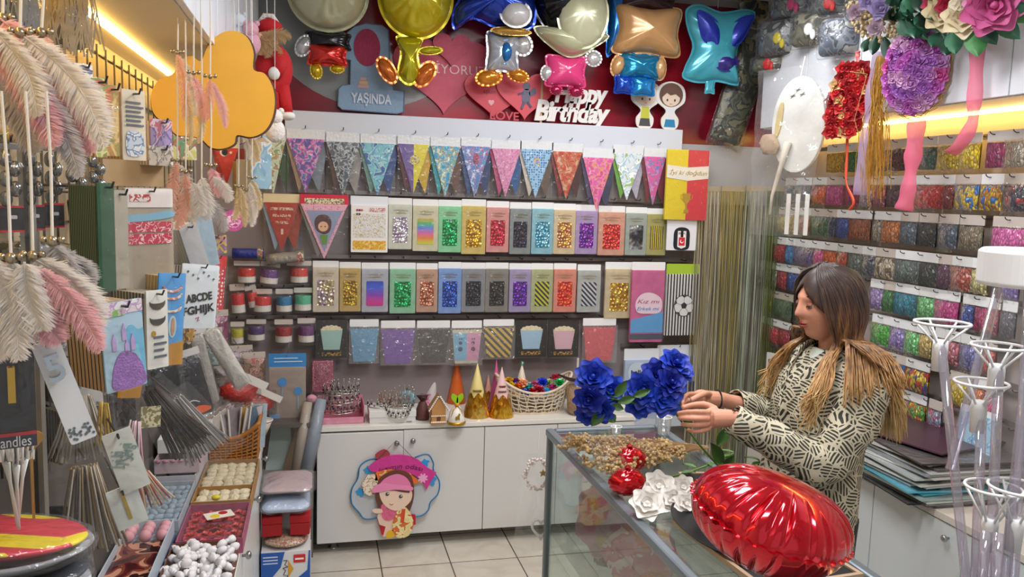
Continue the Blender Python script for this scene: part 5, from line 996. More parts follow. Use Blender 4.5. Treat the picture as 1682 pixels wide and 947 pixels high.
# white round board in plastic
p, w, h = oval(1312, 205, 86, 158, 2.25, -pi/2+.45)
t = thing('round_white_board', 'round white decorative board in a crumpled clear bag near the corner', 'ornament', p, -pi/2+.45)
obj('disc', MB().prism([(w*.5*cos(a), h*.5*sin(a)) for a in [k*pi/30 for k in range(60)]], -.012, .012), mat('#d8d8d2', .35), t, bevel=.004)
sg = MB()
for (x, z) in ((-.02, .36), (-.10, .30), (.05, .31)):
    for a in range(2): sg.prism([(x*w*1.2+.016*cos(q*pi/2+a*pi/4)*(1 if q % 2 == 0 else .2), z*h+.016*sin(q*pi/2+a*pi/4)*(1 if q % 2 == 0 else .2)) for q in range(4)], -.0142, -.0125)
obj('star_marks', sg, mat('#5a605c', .5), t)
obj('dried_palm', MB().prism(closed([(-w*.42, -h*.05), (-w*.36, h*.2), (-w*.28, h*.22), (-w*.30, 0), (-w*.38, -h*.12)]), -.02, -.0125), mat('#c8b070', .6), t)
obj('dried_flower_head', MB().ball((-w*.48, -.03, -h*.2), (.055, .02, .05), 14, 9, fn=lambda d: 1+.2*sin(d.x*12)*sin(d.z*14)), mat('#b89c80', .7), t, smooth=True); obj('wheat_sprig', MB().tube([(-w*.12, -.03, -h*.18), (-w*.2, -.035, -h*.4), (-w*.36, -.03, -h*.75), (-w*.38, -.03, -h*.95)], [.02, .012, .008, .006], 7), mat('#d8d0c0', .6), t, smooth=True)
def cb(u, v):
    x = (u-.5)*w*1.45*(1-.25*v); z = h*.58-v*h*1.75; return (x-.06*v, -.055-.03*sin(pi*u)-.025*noise.noise(Vector((x*9, z*9, 2))), z)
obj('clear_bag', MB().sheet(cb, 26, 34), clear(dens=.12, bs=1.0, bsc=14), t, smooth=True)
tsl = MB()
for j in range(3): x = -.02+.05*j; tsl.b2(x, x+.022, -.03, -.026, -h*1.15, -h*.72)
obj('white_ribbon_tails', tsl, mat('#e4e2dc', .5), t); obj('hanging_cord', MB().tube([(0, -.01, h*.5), (.01, 0, h*.7)], .004, 5), mat('#dcdcdc', .5), t)
# garlands at the ceiling of the right cabinet
def garl(label, px, py, x, build, cat='garland', name='flower_garland'):
    p = at(px, py, 0, x); t = thing(name, label, cat, p, 0); build(t, p); return t
VIEW = Vector((-.62, -.78, -.1))
def loc_(p, a, b, x): return at(a, b, 0, x)-p
GRN = [mat(c, .45, var=.2, vsc=30) for c in ('#2c6048', '#3c7858', '#1c4030', '#4c8c50')]
def g1(t, p):
    rr = random.Random(5); fl = MB()
    for j in range(330):
        a, r = rr.uniform(0, 2*pi), sqrt(rr.random()); c = loc_(p, 1436+44*r*cos(a)+(-6 if sin(a) < 0 else 6), 24+46*r*sin(a), 2.30+rr.uniform(-.05, .05)); fl.ball(c, .0085, 6, 4)
    obj('tiny_dried_buds', fl, mat('#c0aa80', .7, var=.35, vsc=30), t)
    for j, (a, b) in enumerate(((1447, 14), (1425, 4), (1438, 46), (1405, 20))): add_rose(t, loc_(p, a, b, 2.24), .042 if j == 0 else .03, VIEW, mat('#a898c8' if j < 2 else '#b8a0b0', .6), seed=j)
    lf = MB()
    for j, (a, b, dx, dz, ln) in enumerate(((1440, 58, -.3, -1, .10), (1452, 60, .2, -1, .12), (1428, 62, -.5, -1, .08))): leaf_mb(lf, loc_(p, a, b, 2.27), (dx, -.2, dz), ln, .026, up=Vector((.6, .8, 0)))
    obj('dark_leaves', lf, GRN[2], t, smooth=True)
garl('dried hydrangea bunch with lilac rose hanging at the cabinet top', 1436, 20, 2.30, g1)
def g2(t, p):
    rr = random.Random(8); lf = [MB(), MB(), MB()]
    for j in range(46):
        a, b = rr.uniform(1462, 1535), rr.uniform(-20, 34); leaf_mb(lf[j % 3], loc_(p, a, b, 2.28+rr.uniform(-.05, .03)), (rr.uniform(-1, 1), -.4, rr.uniform(-1, .2)), rr.uniform(.07, .13), rr.uniform(.02, .036), up=Vector((.6, .8, .1)))
    for j in range(3): obj('leaves', lf[j], GRN[j], t, smooth=True)
garl('dense dark green leaf garland above the lilac rose oval', 1500, 20, 2.30, g2)
def g3(t, p):
    for j, (a, b, R, c) in enumerate(((1582, 30, .062, '#e8dcb8'), (1548, 22, .058, '#e0d0a8'), (1590, 4, .05, '#f0e8d0'), (1562, 6, .045, '#b02848'), (1632, 8, .085, '#cc5c94'), (1612, -6, .05, '#e0a0c0'), (1535, 4, .04, '#c8486a'))): add_rose(t, loc_(p, a, b, 2.24), R, VIEW+Vector((.1*sin(j), 0, .2*cos(j))), mat(c, .6, var=.1, vsc=40), seed=j, n=(3, 5, 6, 7))
    rr = random.Random(11); lf = [MB(), MB(), MB(), MB()]
    for j, (a, b, dx, dz, ln) in enumerate(((1545, 52, -.6, -.8, .09), (1566, 48, 0, -1, .10), (1560, 58, -.3, -1, .09), (1602, 42, 0, -1, .12), (1614, 38, .5, -.8, .09), (1640, 30, .6, -.6, .1), (1530, 38, -1, .1, .09), (1655, 10, 1, -.3, .12), (1672, 8, 1, 0, .12), (1525, 30, -.8, -.4, .1))): leaf_mb(lf[j % 4], loc_(p, a, b, 2.27), (dx, -.2, dz), ln, ln*.36, up=Vector((.6, .8, 0)))
    for j in range(4): obj('leaves', lf[j], GRN[j], t, smooth=True)
garl('cream rose and pink peony garland with green leaves on cabinet top', 1590, 20, 2.30, g3)
# ================================================================= GLASS COUNTER
GX0, GX1, GY0, GY1, GZ = .93, 1.40, .95, 3.13, .90
GLASS = clear('#f6fbfa', .02, .02, 0.0, 5); MG = mat('#8e9aa4', .35, .6)
t = thing('glass_counter', 'glass display counter with grey metal tube frame in the foreground', 'display counter', (GX0, GY0, 0))
W_, D_ = GX1-GX0, GY1-GY0; fr = MB(); r_ = .017
for x in (0, W_): fr.b2(x-r_, x+r_, -r_, D_+r_, GZ-.03, GZ+.002)
for y in (0, D_): fr.b2(r_, W_-r_, y-r_, y+r_, GZ-.03, GZ+.002)
obj('top_frame', fr, MG, t, bevel=.008)
for x in (0, W_):
    for y in (0, D_): obj('corner_post', MB().b2(x-.012, x+.012, y-.012, y+.012, .0, GZ-.0305), mat('#7c8488', .35, .6), t, bevel=.003)
fr = MB()
for x in (0, W_): fr.b2(x-.012, x+.012, .013, D_-.013, .08, .105)
for y in (0, D_): fr.b2(.013, W_-.013, y-.012, y+.012, .08, .105)
obj('bottom_frame', fr, MG, t); obj('glass_top', MB().b2(r_, W_-r_, r_, D_-r_, GZ-.008, GZ-.002), GLASS, t)
for x in (0, W_): obj('side_glass', MB().b2(x-.003, x+.003, .014, D_-.014, .106, GZ-.031), GLASS, t)
for y in (0, D_): obj('end_glass', MB().b2(.014, W_-.014, y-.003, y+.003, .106, GZ-.031), GLASS, t)
obj('glass_shelf', MB().b2(.014, W_-.014, .014, D_-.014, .46, .466), GLASS, t); obj('bottom_panel', MB().b2(.014, W_-.014, .014, D_-.014, .106, .112), clear('#e8e4dc', .08, .1, 0), t)
GT = GZ+.0025
# signs standing inside the counter
def insign(label, y, z, x, w, h, c1, c2, th=-pi/2-.25, seed=0):
    t = thing('painted_door_sign', label, 'sign', (x, y, z), th)
    r2_ = random.Random(seed); obj('pink_board', MB().prism([(q[0]*w*.5*(1+.12*sin(k*1.3+seed)), h*.5+q[1]*h*.5*(1+.1*cos(k*1.7))) for k, q in enumerate(circ(1, 26))], -.006, .006), c1, t)
    for k in range(5):
        a = k*1.25+seed; x_, z_ = w*.25*cos(a), h*.5+h*.28*sin(a); obj('flower_print', MB().prism([(x_+w*.13*cos(q*pi/10)*(1 if q % 2 else .75), z_+w*.13*sin(q*pi/10)*(1 if q % 2 else .75)) for q in range(20)], -.0085, -.0062), c2 if k % 2 else mat('#d8788c', .5), t)
    obj('clear_bag', MB().pillow([(a*w*.62, h*.5+b*h*.58) for a, b in rrect(2, 2, .2, 4)], .014, crk=.5, kf=7, seed=seed), CLEAR, t, smooth=True)
insign('pink sign with yellow flowers in a bag inside the glass counter', 2.85, .47, 1.07, .22, .30, mat('#e8a8b8', .5, var=.2, vsc=20), mat('#e8b840', .5), -pi/2+.9, 1)
insign('rose and orange painted sign leaning inside the glass counter', 2.52, .47, 1.09, .26, .28, P(['#e0a0b0', '#d88a78', '#c8607c', '#efd0c8'], 14), mat('#e07a3c', .5), -pi/2+.9, 4)
for k, (x, y, c, cn) in enumerate(((1.1, 2.2, '#d8a030', 'golden ribbon roll'), (1.22, 2.75, '#b83850', 'crimson ribbon roll'), (1.28, 2.45, '#4890c8', 'sky blue ribbon roll'))):
    t = thing('ribbon_roll', cn+' on the lower glass shelf of the counter', 'ribbon', (x, y, .467)); obj('ribbon_wound', MB().lathe([(.02, .002), (.055, .002), (.055, .038), (.02, .038)], 26), mat(c, .35, bs=.3, bsc=120), t); obj('cardboard_core', MB().lathe([(.016, 0), (.0198, 0), (.0198, .04), (.016, .04)], 20), mat('#b89468', .7), t)
# bag hanging on the outer left side of the counter
o = at(884, 745, 1, 3.25); t = thing('lace_wreath_bag', 'beaded lace wreath in a clear bag hanging beside counter corner', 'wreath', o)
mb = MB(); rr = random.Random(2)
for k in range(90): a = rr.uniform(0, 2*pi); q = rr.uniform(.045, .06); mb.ball((q*cos(a), rr.uniform(-.012, .012), -.09+q*sin(a)*1.2), .0065, 6, 4)
obj('bead_ring', mb, mat('#e0d4cc', .4), t, smooth=True); obj('golden_star', MB().prism([(.018*cos(pi/2+q*pi/5)*(1 if q % 2 == 0 else .45)+.02, -.08+.018*sin(pi/2+q*pi/5)*(1 if q % 2 == 0 else .45)) for q in range(10)], -.018, -.012), mat('#d8b850', .3, .6), t)
obj('white_heart_ring', MB().tube([(x+.02, -.01, z-.33) for x, z in heart(.08, .09, 24)], .006, 6, closed=True), mat('#e8e4e4', .4), t, smooth=True)
obj('clear_bag', MB().sheet(lambda u, v: ((u-.5)*.19*(1-.1*sin(v*5)), -.04-.02*sin(pi*u)-.012*noise.noise(Vector((u*4, v*7, 0))), .02-.42*v), 12, 20), clear(dens=.14, bs=.8, bsc=16), t, smooth=True); obj('hanging_loop', MB().tube([(0, 0, .02), (.0, .0, .10)], .002, 4), CARD, t)
# dried flower bunch
o = at(1162, 742, 2, GT); a = at(955, 768, 2, GT); d = (a-o); Ld = d.length; d.normalize(); s = Vector((-d.y, d.x, 0))
t = thing('dried_flower_bunch', 'dried golden flower bunch in a clear sleeve lying on the counter', 'dried flowers', o)
rr = random.Random(6); st = MB(); bd = MB()
for k in range(300):
    u = rr.uniform(.28, 1); sp = rr.uniform(-1, 1); wv_ = .02+.14*min(1, u*1.2)**1.1; e = d*(Ld*u)+s*(sp*wv_)+Vector((0, 0, .02+(1-sp*sp)**.5*rr.uniform(.0, .085)*u+.002))
    if k % 2 == 0: st.tube([d*.0+s*sp*.012+Vector((0, 0, .02)), d*Ld*u*.5+s*sp*wv_*.45+Vector((0, 0, e.z*.6+.012)), e], .0012, 4)
    for j in range(6): q = e+Vector((rr.uniform(-.014, .014), rr.uniform(-.014, .014), rr.uniform(-.008, .012))); bd.ball((q.x, q.y, max(.006, q.z)), rr.uniform(.004, .0078), 6, 4)
obj('stems', st, mat('#b08448', .7), t); obj('dried_heads', bd, mat('#cfae78', .7, var=.45, vsc=60), t)
def cs(u, v):
    wv_ = .022+.13*min(1, v*1.2); a = pi*u; return tuple(d*(Ld*(v*1.06-.03))+s*(cos(a)*wv_)+Vector((0, 0, .004+sin(a)*(.02+.095*v)+.004*noise.noise(Vector((u*6, v*9, 0))))))
obj('clear_sleeve', MB().sheet(cs, 16, 20), CLEAR, t, smooth=True)
# red crinkled foil rounds
for k, (px, py, c) in enumerate(((1029, 812, 'lower'), (1036, 782, 'upper'))):
    p = at(px, py, 2, GT); t = thing('red_foil_ball', '%s of two red crinkled foil balls on the counter' % c, 'ornament', p+Vector((.012*k, .05*k, 0)))
    obj('foil_ball', MB().ball((0, 0, .043), (.062, .05, .043), 40, 26, fn=lambda q: 1+.06*sin(q.x*16+q.z*5)*cos(q.z*15+q.y*9)), mat('#c80818', .12, .6, coat=.5), t, smooth=True); obj('knot', MB().lathe([(.004, .082), (.012, .092), (.002, .1)], 10), mat('#a01820', .3, .4), t)
# white fabric roses
for k, (px, py, R) in enumerate(((1062, 845, .045), (1080, 815, .045), (1105, 835, .038), (1122, 812, .034), (1126, 842, .036))):
    p = at(px, py, 2, GT); nm = ['nearest the counter rail', 'largest one standing behind', 'lying between the others', 'smallest at the back', 'tucked against the red balloon'][k]
    t = thing('white_fabric_rose', 'white fabric rose head on the counter, '+nm, 'artificial flower', p)
    add_rose(t, (0, 0, R*.6), R*1.12, (-.3+.2*sin(k*2), -.8, .9), mat('#e8e4de', .8), 'folded_petals', k, n=(3, 5, 7), op=.95); obj('fabric_base', MB().ball((0, 0, R*.5), (R*.8, R*.8, R*.5), 16, 10), mat('#dcd8d2', .8), t, smooth=True)
# chalkboards
def chalk(label, c, w, h, rotz, tilt=(0, 0), z=GT+.001):
    t = thing('framed_chalkboard', label, 'chalkboard', (c[0], c[1], z), rot=(tilt[0], tilt[1], rotz))
    obj('black_panel', MB().b2(-w/2+.011, w/2-.011, -h/2+.011, h/2-.011, .003, .009), mat('#1b1d22', .5), t); f = MB()
    f.b2(-w/2, w/2, -h/2, -h/2+.012, 0, .014).b2(-w/2, w/2, h/2-.012, h/2, 0, .014).b2(-w/2, -w/2+.012, -h/2+.0121, h/2-.0121, 0, .014).b2(w/2-.012, w/2, -h/2+.0121, h/2-.0121, 0, .014); obj('wooden_frame', f, mat('#b89c80', .6), t)
chalk('small framed chalkboard lying behind the red heart balloon', (1.28, 2.40), .17, .22, -.15)
chalk('large framed chalkboard under the red heart balloon', (1.185, 1.93), .30, .44, .10)
chalk('framed chalkboard nearest the camera on the counter', (1.09, 1.52), .26, .34, -.1)
t = thing('black_tray', 'black rounded tray beneath the balloon and white roses', 'tray', (1.20, 2.02, GT+.0155), .1)
obj('tray_dish', MB().lathe([(0, .001), (.9, .001), (1, .014), (1.01, .014), (.92, 0), (0, 0)], 48, M=Matrix.Diagonal((.20, .27, 1, 1))), mat('#14161b', .4), t, smooth=True)
# clear cup and small pots at far end
for k, (px, py, r, h) in enumerate(((1012, 712, .022, .03), (1090, 712, .03, .07))):
    p = at(px, py, 2, GT); t = thing('clear_cup', ['small clear plastic jar', 'taller clear plastic cup'][k]+' at the far end of the counter', 'cup', p); obj('cup_wall', MB().lathe([(r*.8, 0), (r, h), (r*1.04, h), (r*.96, h-.001), (r*.76, .002), (0, .002)], 22), clear(dens=.25, bs=.3), t, smooth=True); obj('cup_rim', MB().tube([(r*cos(a*pi/10), r*sin(a*pi/10), h) for a in range(20)], .0016, 5, closed=True), CARD, t)
# long green stems
for k, pts in enumerate((((1058, 792), (1120, 778), (1180, 757), (1242, 742)), ((1160, 815), (1200, 792), (1240, 772), (1270, 755)))):
    P_ = [at(a, b, 2, GT+(.02, .05)[k]) for a, b in pts]; P_ = [Vector((min(q.x, 1.5), q.y, q.z)) for q in P_]; o = P_[0].copy(); o.z = GT
    t = thing('green_twig', ['long thin green stem lying behind the red foil balls', 'leafy green stem lying by the red heart balloon'][k], 'twig', o); obj('stem', MB().tube([q-o for q in spl(P_, 16)], .0035, 6), mat('#6a8a3c', .5), t, smooth=True)
    lf = MB()
    for j in range(5): q = P_[1]+(P_[3]-P_[1])*(j/4)-o; leaf_mb(lf, q, (cos(j*2.2), sin(j*2.2), .3), .05, .014)
    obj('leaves', lf, mat('#4c7a30', .5, var=.2), t, smooth=True)
# big red heart balloon lying on the counter
c = depth(1272, 858, 1.86); hw, hh, hd = .192, .155, .102
t = thing('heart_balloon', 'large shiny red foil heart balloon lying on the counter', 'balloon', (c.x, c.y, c.z))
n = 220; pts = []
for i in range(n):
    a = 2*pi*i/n; r = 1-.06*abs(cos(a/2+.3))**8+.02*sin(a*3); pts.append((hw*r*cos(a), hh*r*sin(a)*(1-.12*cos(a))))
mb = MB(); rings = 30; rc = random.Random(5); NC = 26; ca = [(2*pi*(k+rc.uniform(-.32, .32))/NC, rc.uniform(.35, 1), rc.uniform(.04, .10)) for k in range(NC)]
for sgn in (-1, 1):
    vs = []; fs = []
    for i in range(rings+1):
        u = i/rings; tt = sin(pi/2*u)
        for j, (x, z) in enumerate(pts):
            a = 2*pi*j/n; hgt = max(0, 1-tt**2.6)**.5; cr = 0
            for (a0, am, wd) in ca:
                dlt = abs((a-a0+pi) % (2*pi)-pi); lim = 1-.66*am
                if tt > lim: cr += am*max(0, 1-dlt/(wd*(.35+.65*(tt-lim)/(1-lim))))*((tt-lim)/(1-lim))**.8
            vs.append((x*tt*(1-.012*cr), sgn*hd*(hgt*(1-.5*min(1, cr))), z*tt*(1-.012*cr)))
    for i in range(rings):
        for j in range(n): q = (i*n+j, i*n+(j+1) % n, (i+1)*n+(j+1) % n, (i+1)*n+j); fs.append(q if sgn < 0 else q[::-1])
    mb.add(vs, fs)
n0 = len(mb.v); mb.v += [(x, 0, z) for x, z in pts]+[(x*1.035, .003*sin(k*.9), z*1.045) for k, (x, z) in enumerate(pts)]; mb.f += [(n0+j, n0+(j+1) % n, n0+n+(j+1) % n, n0+n+j) for j in range(n)]
o = obj('balloon_skin', mb, mat('#d00a22', .13, .72, coat=.6), t, smooth=True); o.matrix_local = Matrix.Rotation(radians(-13), 4, 'Z') @ Matrix.Rotation(radians(17), 4, 'Y') @ Matrix.Rotation(radians(-84), 4, 'X')
# ================================================================= BLUE ROSES IN HER HANDS
BLU = [mat('#1c3cb8', .55, var=.35, vsc=30), mat('#2348c8', .55, var=.3, vsc=30), mat('#14289a', .55, var=.3, vsc=30)]
def spray(label, heads, node, stemend, y, leaves, name='blue_rose_spray'):
    o = at(node[0], node[1], 1, y); t = thing(name, label, 'artificial flower', o)
    sm = MB(); E_ = at(stemend[0], stemend[1], 1, y+stemend[2])-o; sm.tube(spl([Vector((0, 0, 0)), E_*.5+Vector((0, 0, -.01)), E_], 10), .0032, 6)
    for k, (px, py, R, dy) in enumerate(heads):
        p = at(px, py, 1, y+dy)-o; dirv = Vector(((px-node[0])/90, -.9, (node[1]-py)/70)); add_rose(t, p, R, dirv, BLU[k % 3], 'rose_head', k, n=(3, 5, 6, 8)); sm.tube(spl([Vector((0, 0, 0)), p*.5+Vector((0, .02, 0)), p+Vector((0, .02, 0))], 6), .0026, 5)
    obj('stem', sm, mat('#4c7a2c', .5), t, smooth=True); lf = MB()
    for (px, py, ex, ey, wd) in leaves: a = at(px, py, 1, y-.01)-o; b = at(ex, ey, 1, y-.02)-o; leaf_mb(lf, a, b-a, (b-a).length, wd, up=Vector((0, -1, .2)), droop=.15)
    obj('leaves', lf, mat('#3c6420', .5, var=.3, vsc=30), t, smooth=True); return t
spray('blue rose spray held out at the left, in front of the oval basket', [(975, 620, .050, 0), (1000, 640, .045, .03), (968, 655, .042, -.02), (985, 672, .040, 0), (965, 678, .034, .02)], (1010, 655), (1118, 664, .04), 2.36,
      [(990, 672, 972, 700, .022), (1000, 680, 1010, 694, .018), (1010, 650, 1030, 625, .018), (1015, 660, 1045, 652, .015), (1040, 650, 1070, 640, .014), (1005, 665, 1025, 672, .014)])
spray('large blue rose spray held in her hands before the blue packs', [(1058, 640, .052, 0), (1088, 652, .052, -.02), (1080, 618, .05, .02), (1108, 598, .046, .02), (1050, 660, .042, .02), (1100, 628, .045, -.02), (1120, 610, .034, .04)], (1096, 660), (1192, 778, -.02), 2.38,
      [(1100, 655, 1128, 632, .02), (1095, 668, 1082, 680, .02), (1110, 645, 1135, 655, .016), (1118, 680, 1140, 700, .016), (1178, 730, 1198, 700, .022), (1185, 760, 1170, 728, .024), (1188, 770, 1206, 748, .02)])
# ================================================================= THE WOMAN
WY = 2.30
SKIN = mat('#c98e74', .55, bs=.05, bsc=200)
w_ = thing('person', 'woman with long ombre hair and patterned jacket arranging blue roses', 'person', (1.62, WY, 0))
O = Vector((1.62, WY, 0))
def rel(v): return Vector(v)-O
bm_ = MB()
HC = rel((1.592, WY, 1.528)); HM = Matrix.Translation(HC) @ Matrix.Rotation(radians(-5), 4, 'Y')
nu, nv = 72, 60; hv = []
for i in range(nv+1):
    a = -pi/2+pi*i/nv
    for j in range(nu):
        tt = 2*pi*j/nu; x, y, z = cos(a)*cos(tt), cos(a)*sin(tt), sin(a); X, Y, Z = .098*x, .074*y, .120*z
        f = max(0, -x)
        if z < 0: Y *= 1-.30*(-z)**1.6; X *= (1-.28*(-z)**2) if x > 0 else 1
        g = lambda s: math.exp(-(y/s)**2)*(1 if x < 0 else 0)
        def bell(c_, s): return math.exp(-((z-c_)/s)**2)
        nose = max(0, min(1, (.22-z)/.42)) if z > -.20 else max(0, 1-(-.20-z)/.10)
        X -= .026*nose*g(.14)*(1 if z < .22 else 0)
        X -= .005*bell(.26, .1)*g(.6); X += .009*bell(.06, .10)*(math.exp(-((abs(y)-.36)/.18)**2))*(1 if x < 0 else 0)
        X -= .010*bell(-.42, .05)*g(.30); X -= .009*bell(-.53, .05)*g(.28); X += .004*bell(-.475, .02)*g(.3); X -= .015*bell(-.80, .16)*g(.42); X -= .006*bell(-.2, .18)*math.exp(-((abs(y)-.5)/.2)**2)*(1 if x < 0 else 0)
        hv.append((X, Y, Z))
bm_.add(hv, [(i*nu+j, i*nu+(j+1) % nu, (i+1)*nu+(j+1) % nu, (i+1)*nu+j) for i in range(nv) for j in range(nu)], HM)
def limb(pts, r, n=14): bm_.tube(spl([rel(p) for p in pts], 10), [r[0]+(r[-1]-r[0])*i/10 if len(r) == 2 else r[min(len(r)-1, int(i/10*(len(r)-1)+.5))] for i in range(11)], n)
limb([(1.625, WY, 1.46), (1.635, WY, 1.40), (1.645, WY, 1.32)], (.052, .060))
for (a, rx, ry) in (((1.62, WY, 1.26), .078, .155), ((1.60, WY, 1.14), .088, .135), ((1.58, WY, 1.02), .080, .125), ((1.57, WY, .92), .09, .155)): q = rel(a); bm_.ball(q, (rx, ry, .10), 24, 16)
SN, EN, WN = (1.625, 2.145, 1.29), (1.480, 2.100, 1.090), (1.225, 2.20, 1.195); SF, EF, WF = (1.64, 2.46, 1.31), (1.55, 2.50, 1.10), (1.30, 2.42, 1.195)
limb([SN, (1.56, 2.105, 1.17), EN, (1.36, 2.145, 1.125), WN], (.046, .044, .040, .033, .026)); limb([SF, (1.58, 2.505, 1.165), EF, (1.42, 2.46, 1.155), WF], (.046, .042, .036, .030, .025))
for s in (-1, 1): limb([(1.575, WY+.09*s, .90), (1.58, WY+.09*s, .50), (1.64, WY+.09*s, .10)], (.085, .045)); limb([(1.66, WY+.09*s, .06), (1.56, WY+.09*s, .04), (1.47, WY+.10*s, .035)], (.045, .032))
# hands: palm, four fingers and a thumb each, in world coordinates
def hand(W, Pm, fingers, thumb, pr):
    limb([W, ((W[0]+Pm[0])/2, (W[1]+Pm[1])/2, (W[2]+Pm[2])/2), Pm], (.026, .030)); q = rel(Pm); bm_.ball(q, pr, 20, 14)
    for f, r in fingers: bm_.tube(spl([rel(p) for p in f], 9), [r*(1-.3*i/9) for i in range(10)], 10); bm_.ball(rel(f[-1]), r*.72, 8, 6)
    bm_.tube(spl([rel(p) for p in thumb], 8), [.0115-.003*i/8 for i in range(9)], 10); bm_.ball(rel(thumb[-1]), .0085, 8, 6)
PN = (1.165, 2.215, 1.193)
hand(WN, PN, [(((1.150, 2.205, 1.214), (1.112, 2.203, 1.218), (1.085, 2.222, 1.213), (1.070, 2.245, 1.204)), .0092), (((1.148, 2.200, 1.197), (1.108, 2.196, 1.199), (1.080, 2.216, 1.195), (1.072, 2.244, 1.188)), .0095), (((1.150, 2.202, 1.180), (1.112, 2.198, 1.178), (1.088, 2.216, 1.175), (1.082, 2.242, 1.170)), .0090), (((1.156, 2.207, 1.164), (1.124, 2.203, 1.158), (1.104, 2.216, 1.155), (1.100, 2.238, 1.152)), .0080)],
     ((1.185, 2.228, 1.215), (1.155, 2.245, 1.228), (1.120, 2.262, 1.222), (1.098, 2.268, 1.214)), (.040, .017, .033))
PF = (1.215, 2.395, 1.205)
hand(WF, PF, [(((1.195, 2.388, 1.224), (1.158, 2.372, 1.228), (1.135, 2.350, 1.222), (1.122, 2.330, 1.212)), .0090), (((1.192, 2.380, 1.208), (1.152, 2.362, 1.210), (1.128, 2.340, 1.205), (1.120, 2.318, 1.197)), .0092), (((1.195, 2.382, 1.191), (1.158, 2.364, 1.190), (1.138, 2.342, 1.187), (1.132, 2.322, 1.182)), .0088), (((1.200, 2.388, 1.175), (1.170, 2.372, 1.171), (1.152, 2.352, 1.168), (1.148, 2.335, 1.165)), .0078)],
     ((1.235, 2.375, 1.225), (1.205, 2.345, 1.236), (1.170, 2.325, 1.232), (1.145, 2.312, 1.226)), (.038, .017, .032))
body = obj('body', bm_, SKIN, w_, smooth=True)
rm = body.modifiers.new('remesh', 'REMESH'); rm.mode = 'VOXEL'; rm.voxel_size = .0034; rm.use_smooth_shade = True
sm_ = body.modifiers.new('smooth', 'SMOOTH'); sm_.factor = .5; sm_.iterations = 3
# face details
def hp(x, y, z): return HM @ Vector((x, y, z))
EYW = mat('#e8ddd2', .3); BRN = mat('#2a1812', .5); LASH = mat('#120c0a', .6)
for s in (-1, 1):
    obj('eye', MB().ball(hp(-.078, .030*s, .008), (.0125, .0125, .0095), 16, 10), EYW, w_, smooth=True)
    obj('iris', MB().ball(hp(-.0885, .0315*s, .004), (.0035, .005, .005), 10, 8), mat('#2c1810', .2), w_, smooth=True)
    obj('eyelid', MB().sheet(lambda u, v: tuple(hp(-.078-.0138*cos((u-.5)*2.2)*sin(.35+v*1.4), s*(.030+.0148*sin((u-.5)*2.2)), .008+.0115*cos(.35+v*1.4))), 10, 6), mat('#9a5f4c', .5), w_, smooth=True, solid=.001)
    obj('eyelashes', MB().tube([hp(-.080-.0135*cos((i/8-.5)*2.4), s*(.030+.0155*sin((i/8-.5)*2.4)), .004-.003*abs(i/8-.5)) for i in range(9)], .0014, 5), LASH, w_)
    obj('eyebrow', MB().tube([hp(-.0915+.012*abs(i/8-.1)**1.4*2, s*(.012+.040*i/8), .030+.006*sin(i/8*2.6)) for i in range(9)], [.0016+.0014*sin(pi*i/8) for i in range(9)], 6), BRN, w_, smooth=True)
obj('upper_lip', MB().tube([hp(-.098+.016*abs(i/8-.5)**2*4, (i/8-.5)*.042, -.051+.0012*cos((i/8-.5)*9)) for i in range(9)], [.001+.0036*sin(pi*i/8) for i in range(9)], 8), mat('#8f4038', .4), w_, smooth=True)
obj('lower_lip', MB().tube([hp(-.0965+.014*abs(i/8-.5)**2*4, (i/8-.5)*.036, -.0605) for i in range(9)], [.001+.0042*sin(pi*i/8) for i in range(9)], 8), mat('#a04c42', .4), w_, smooth=True)
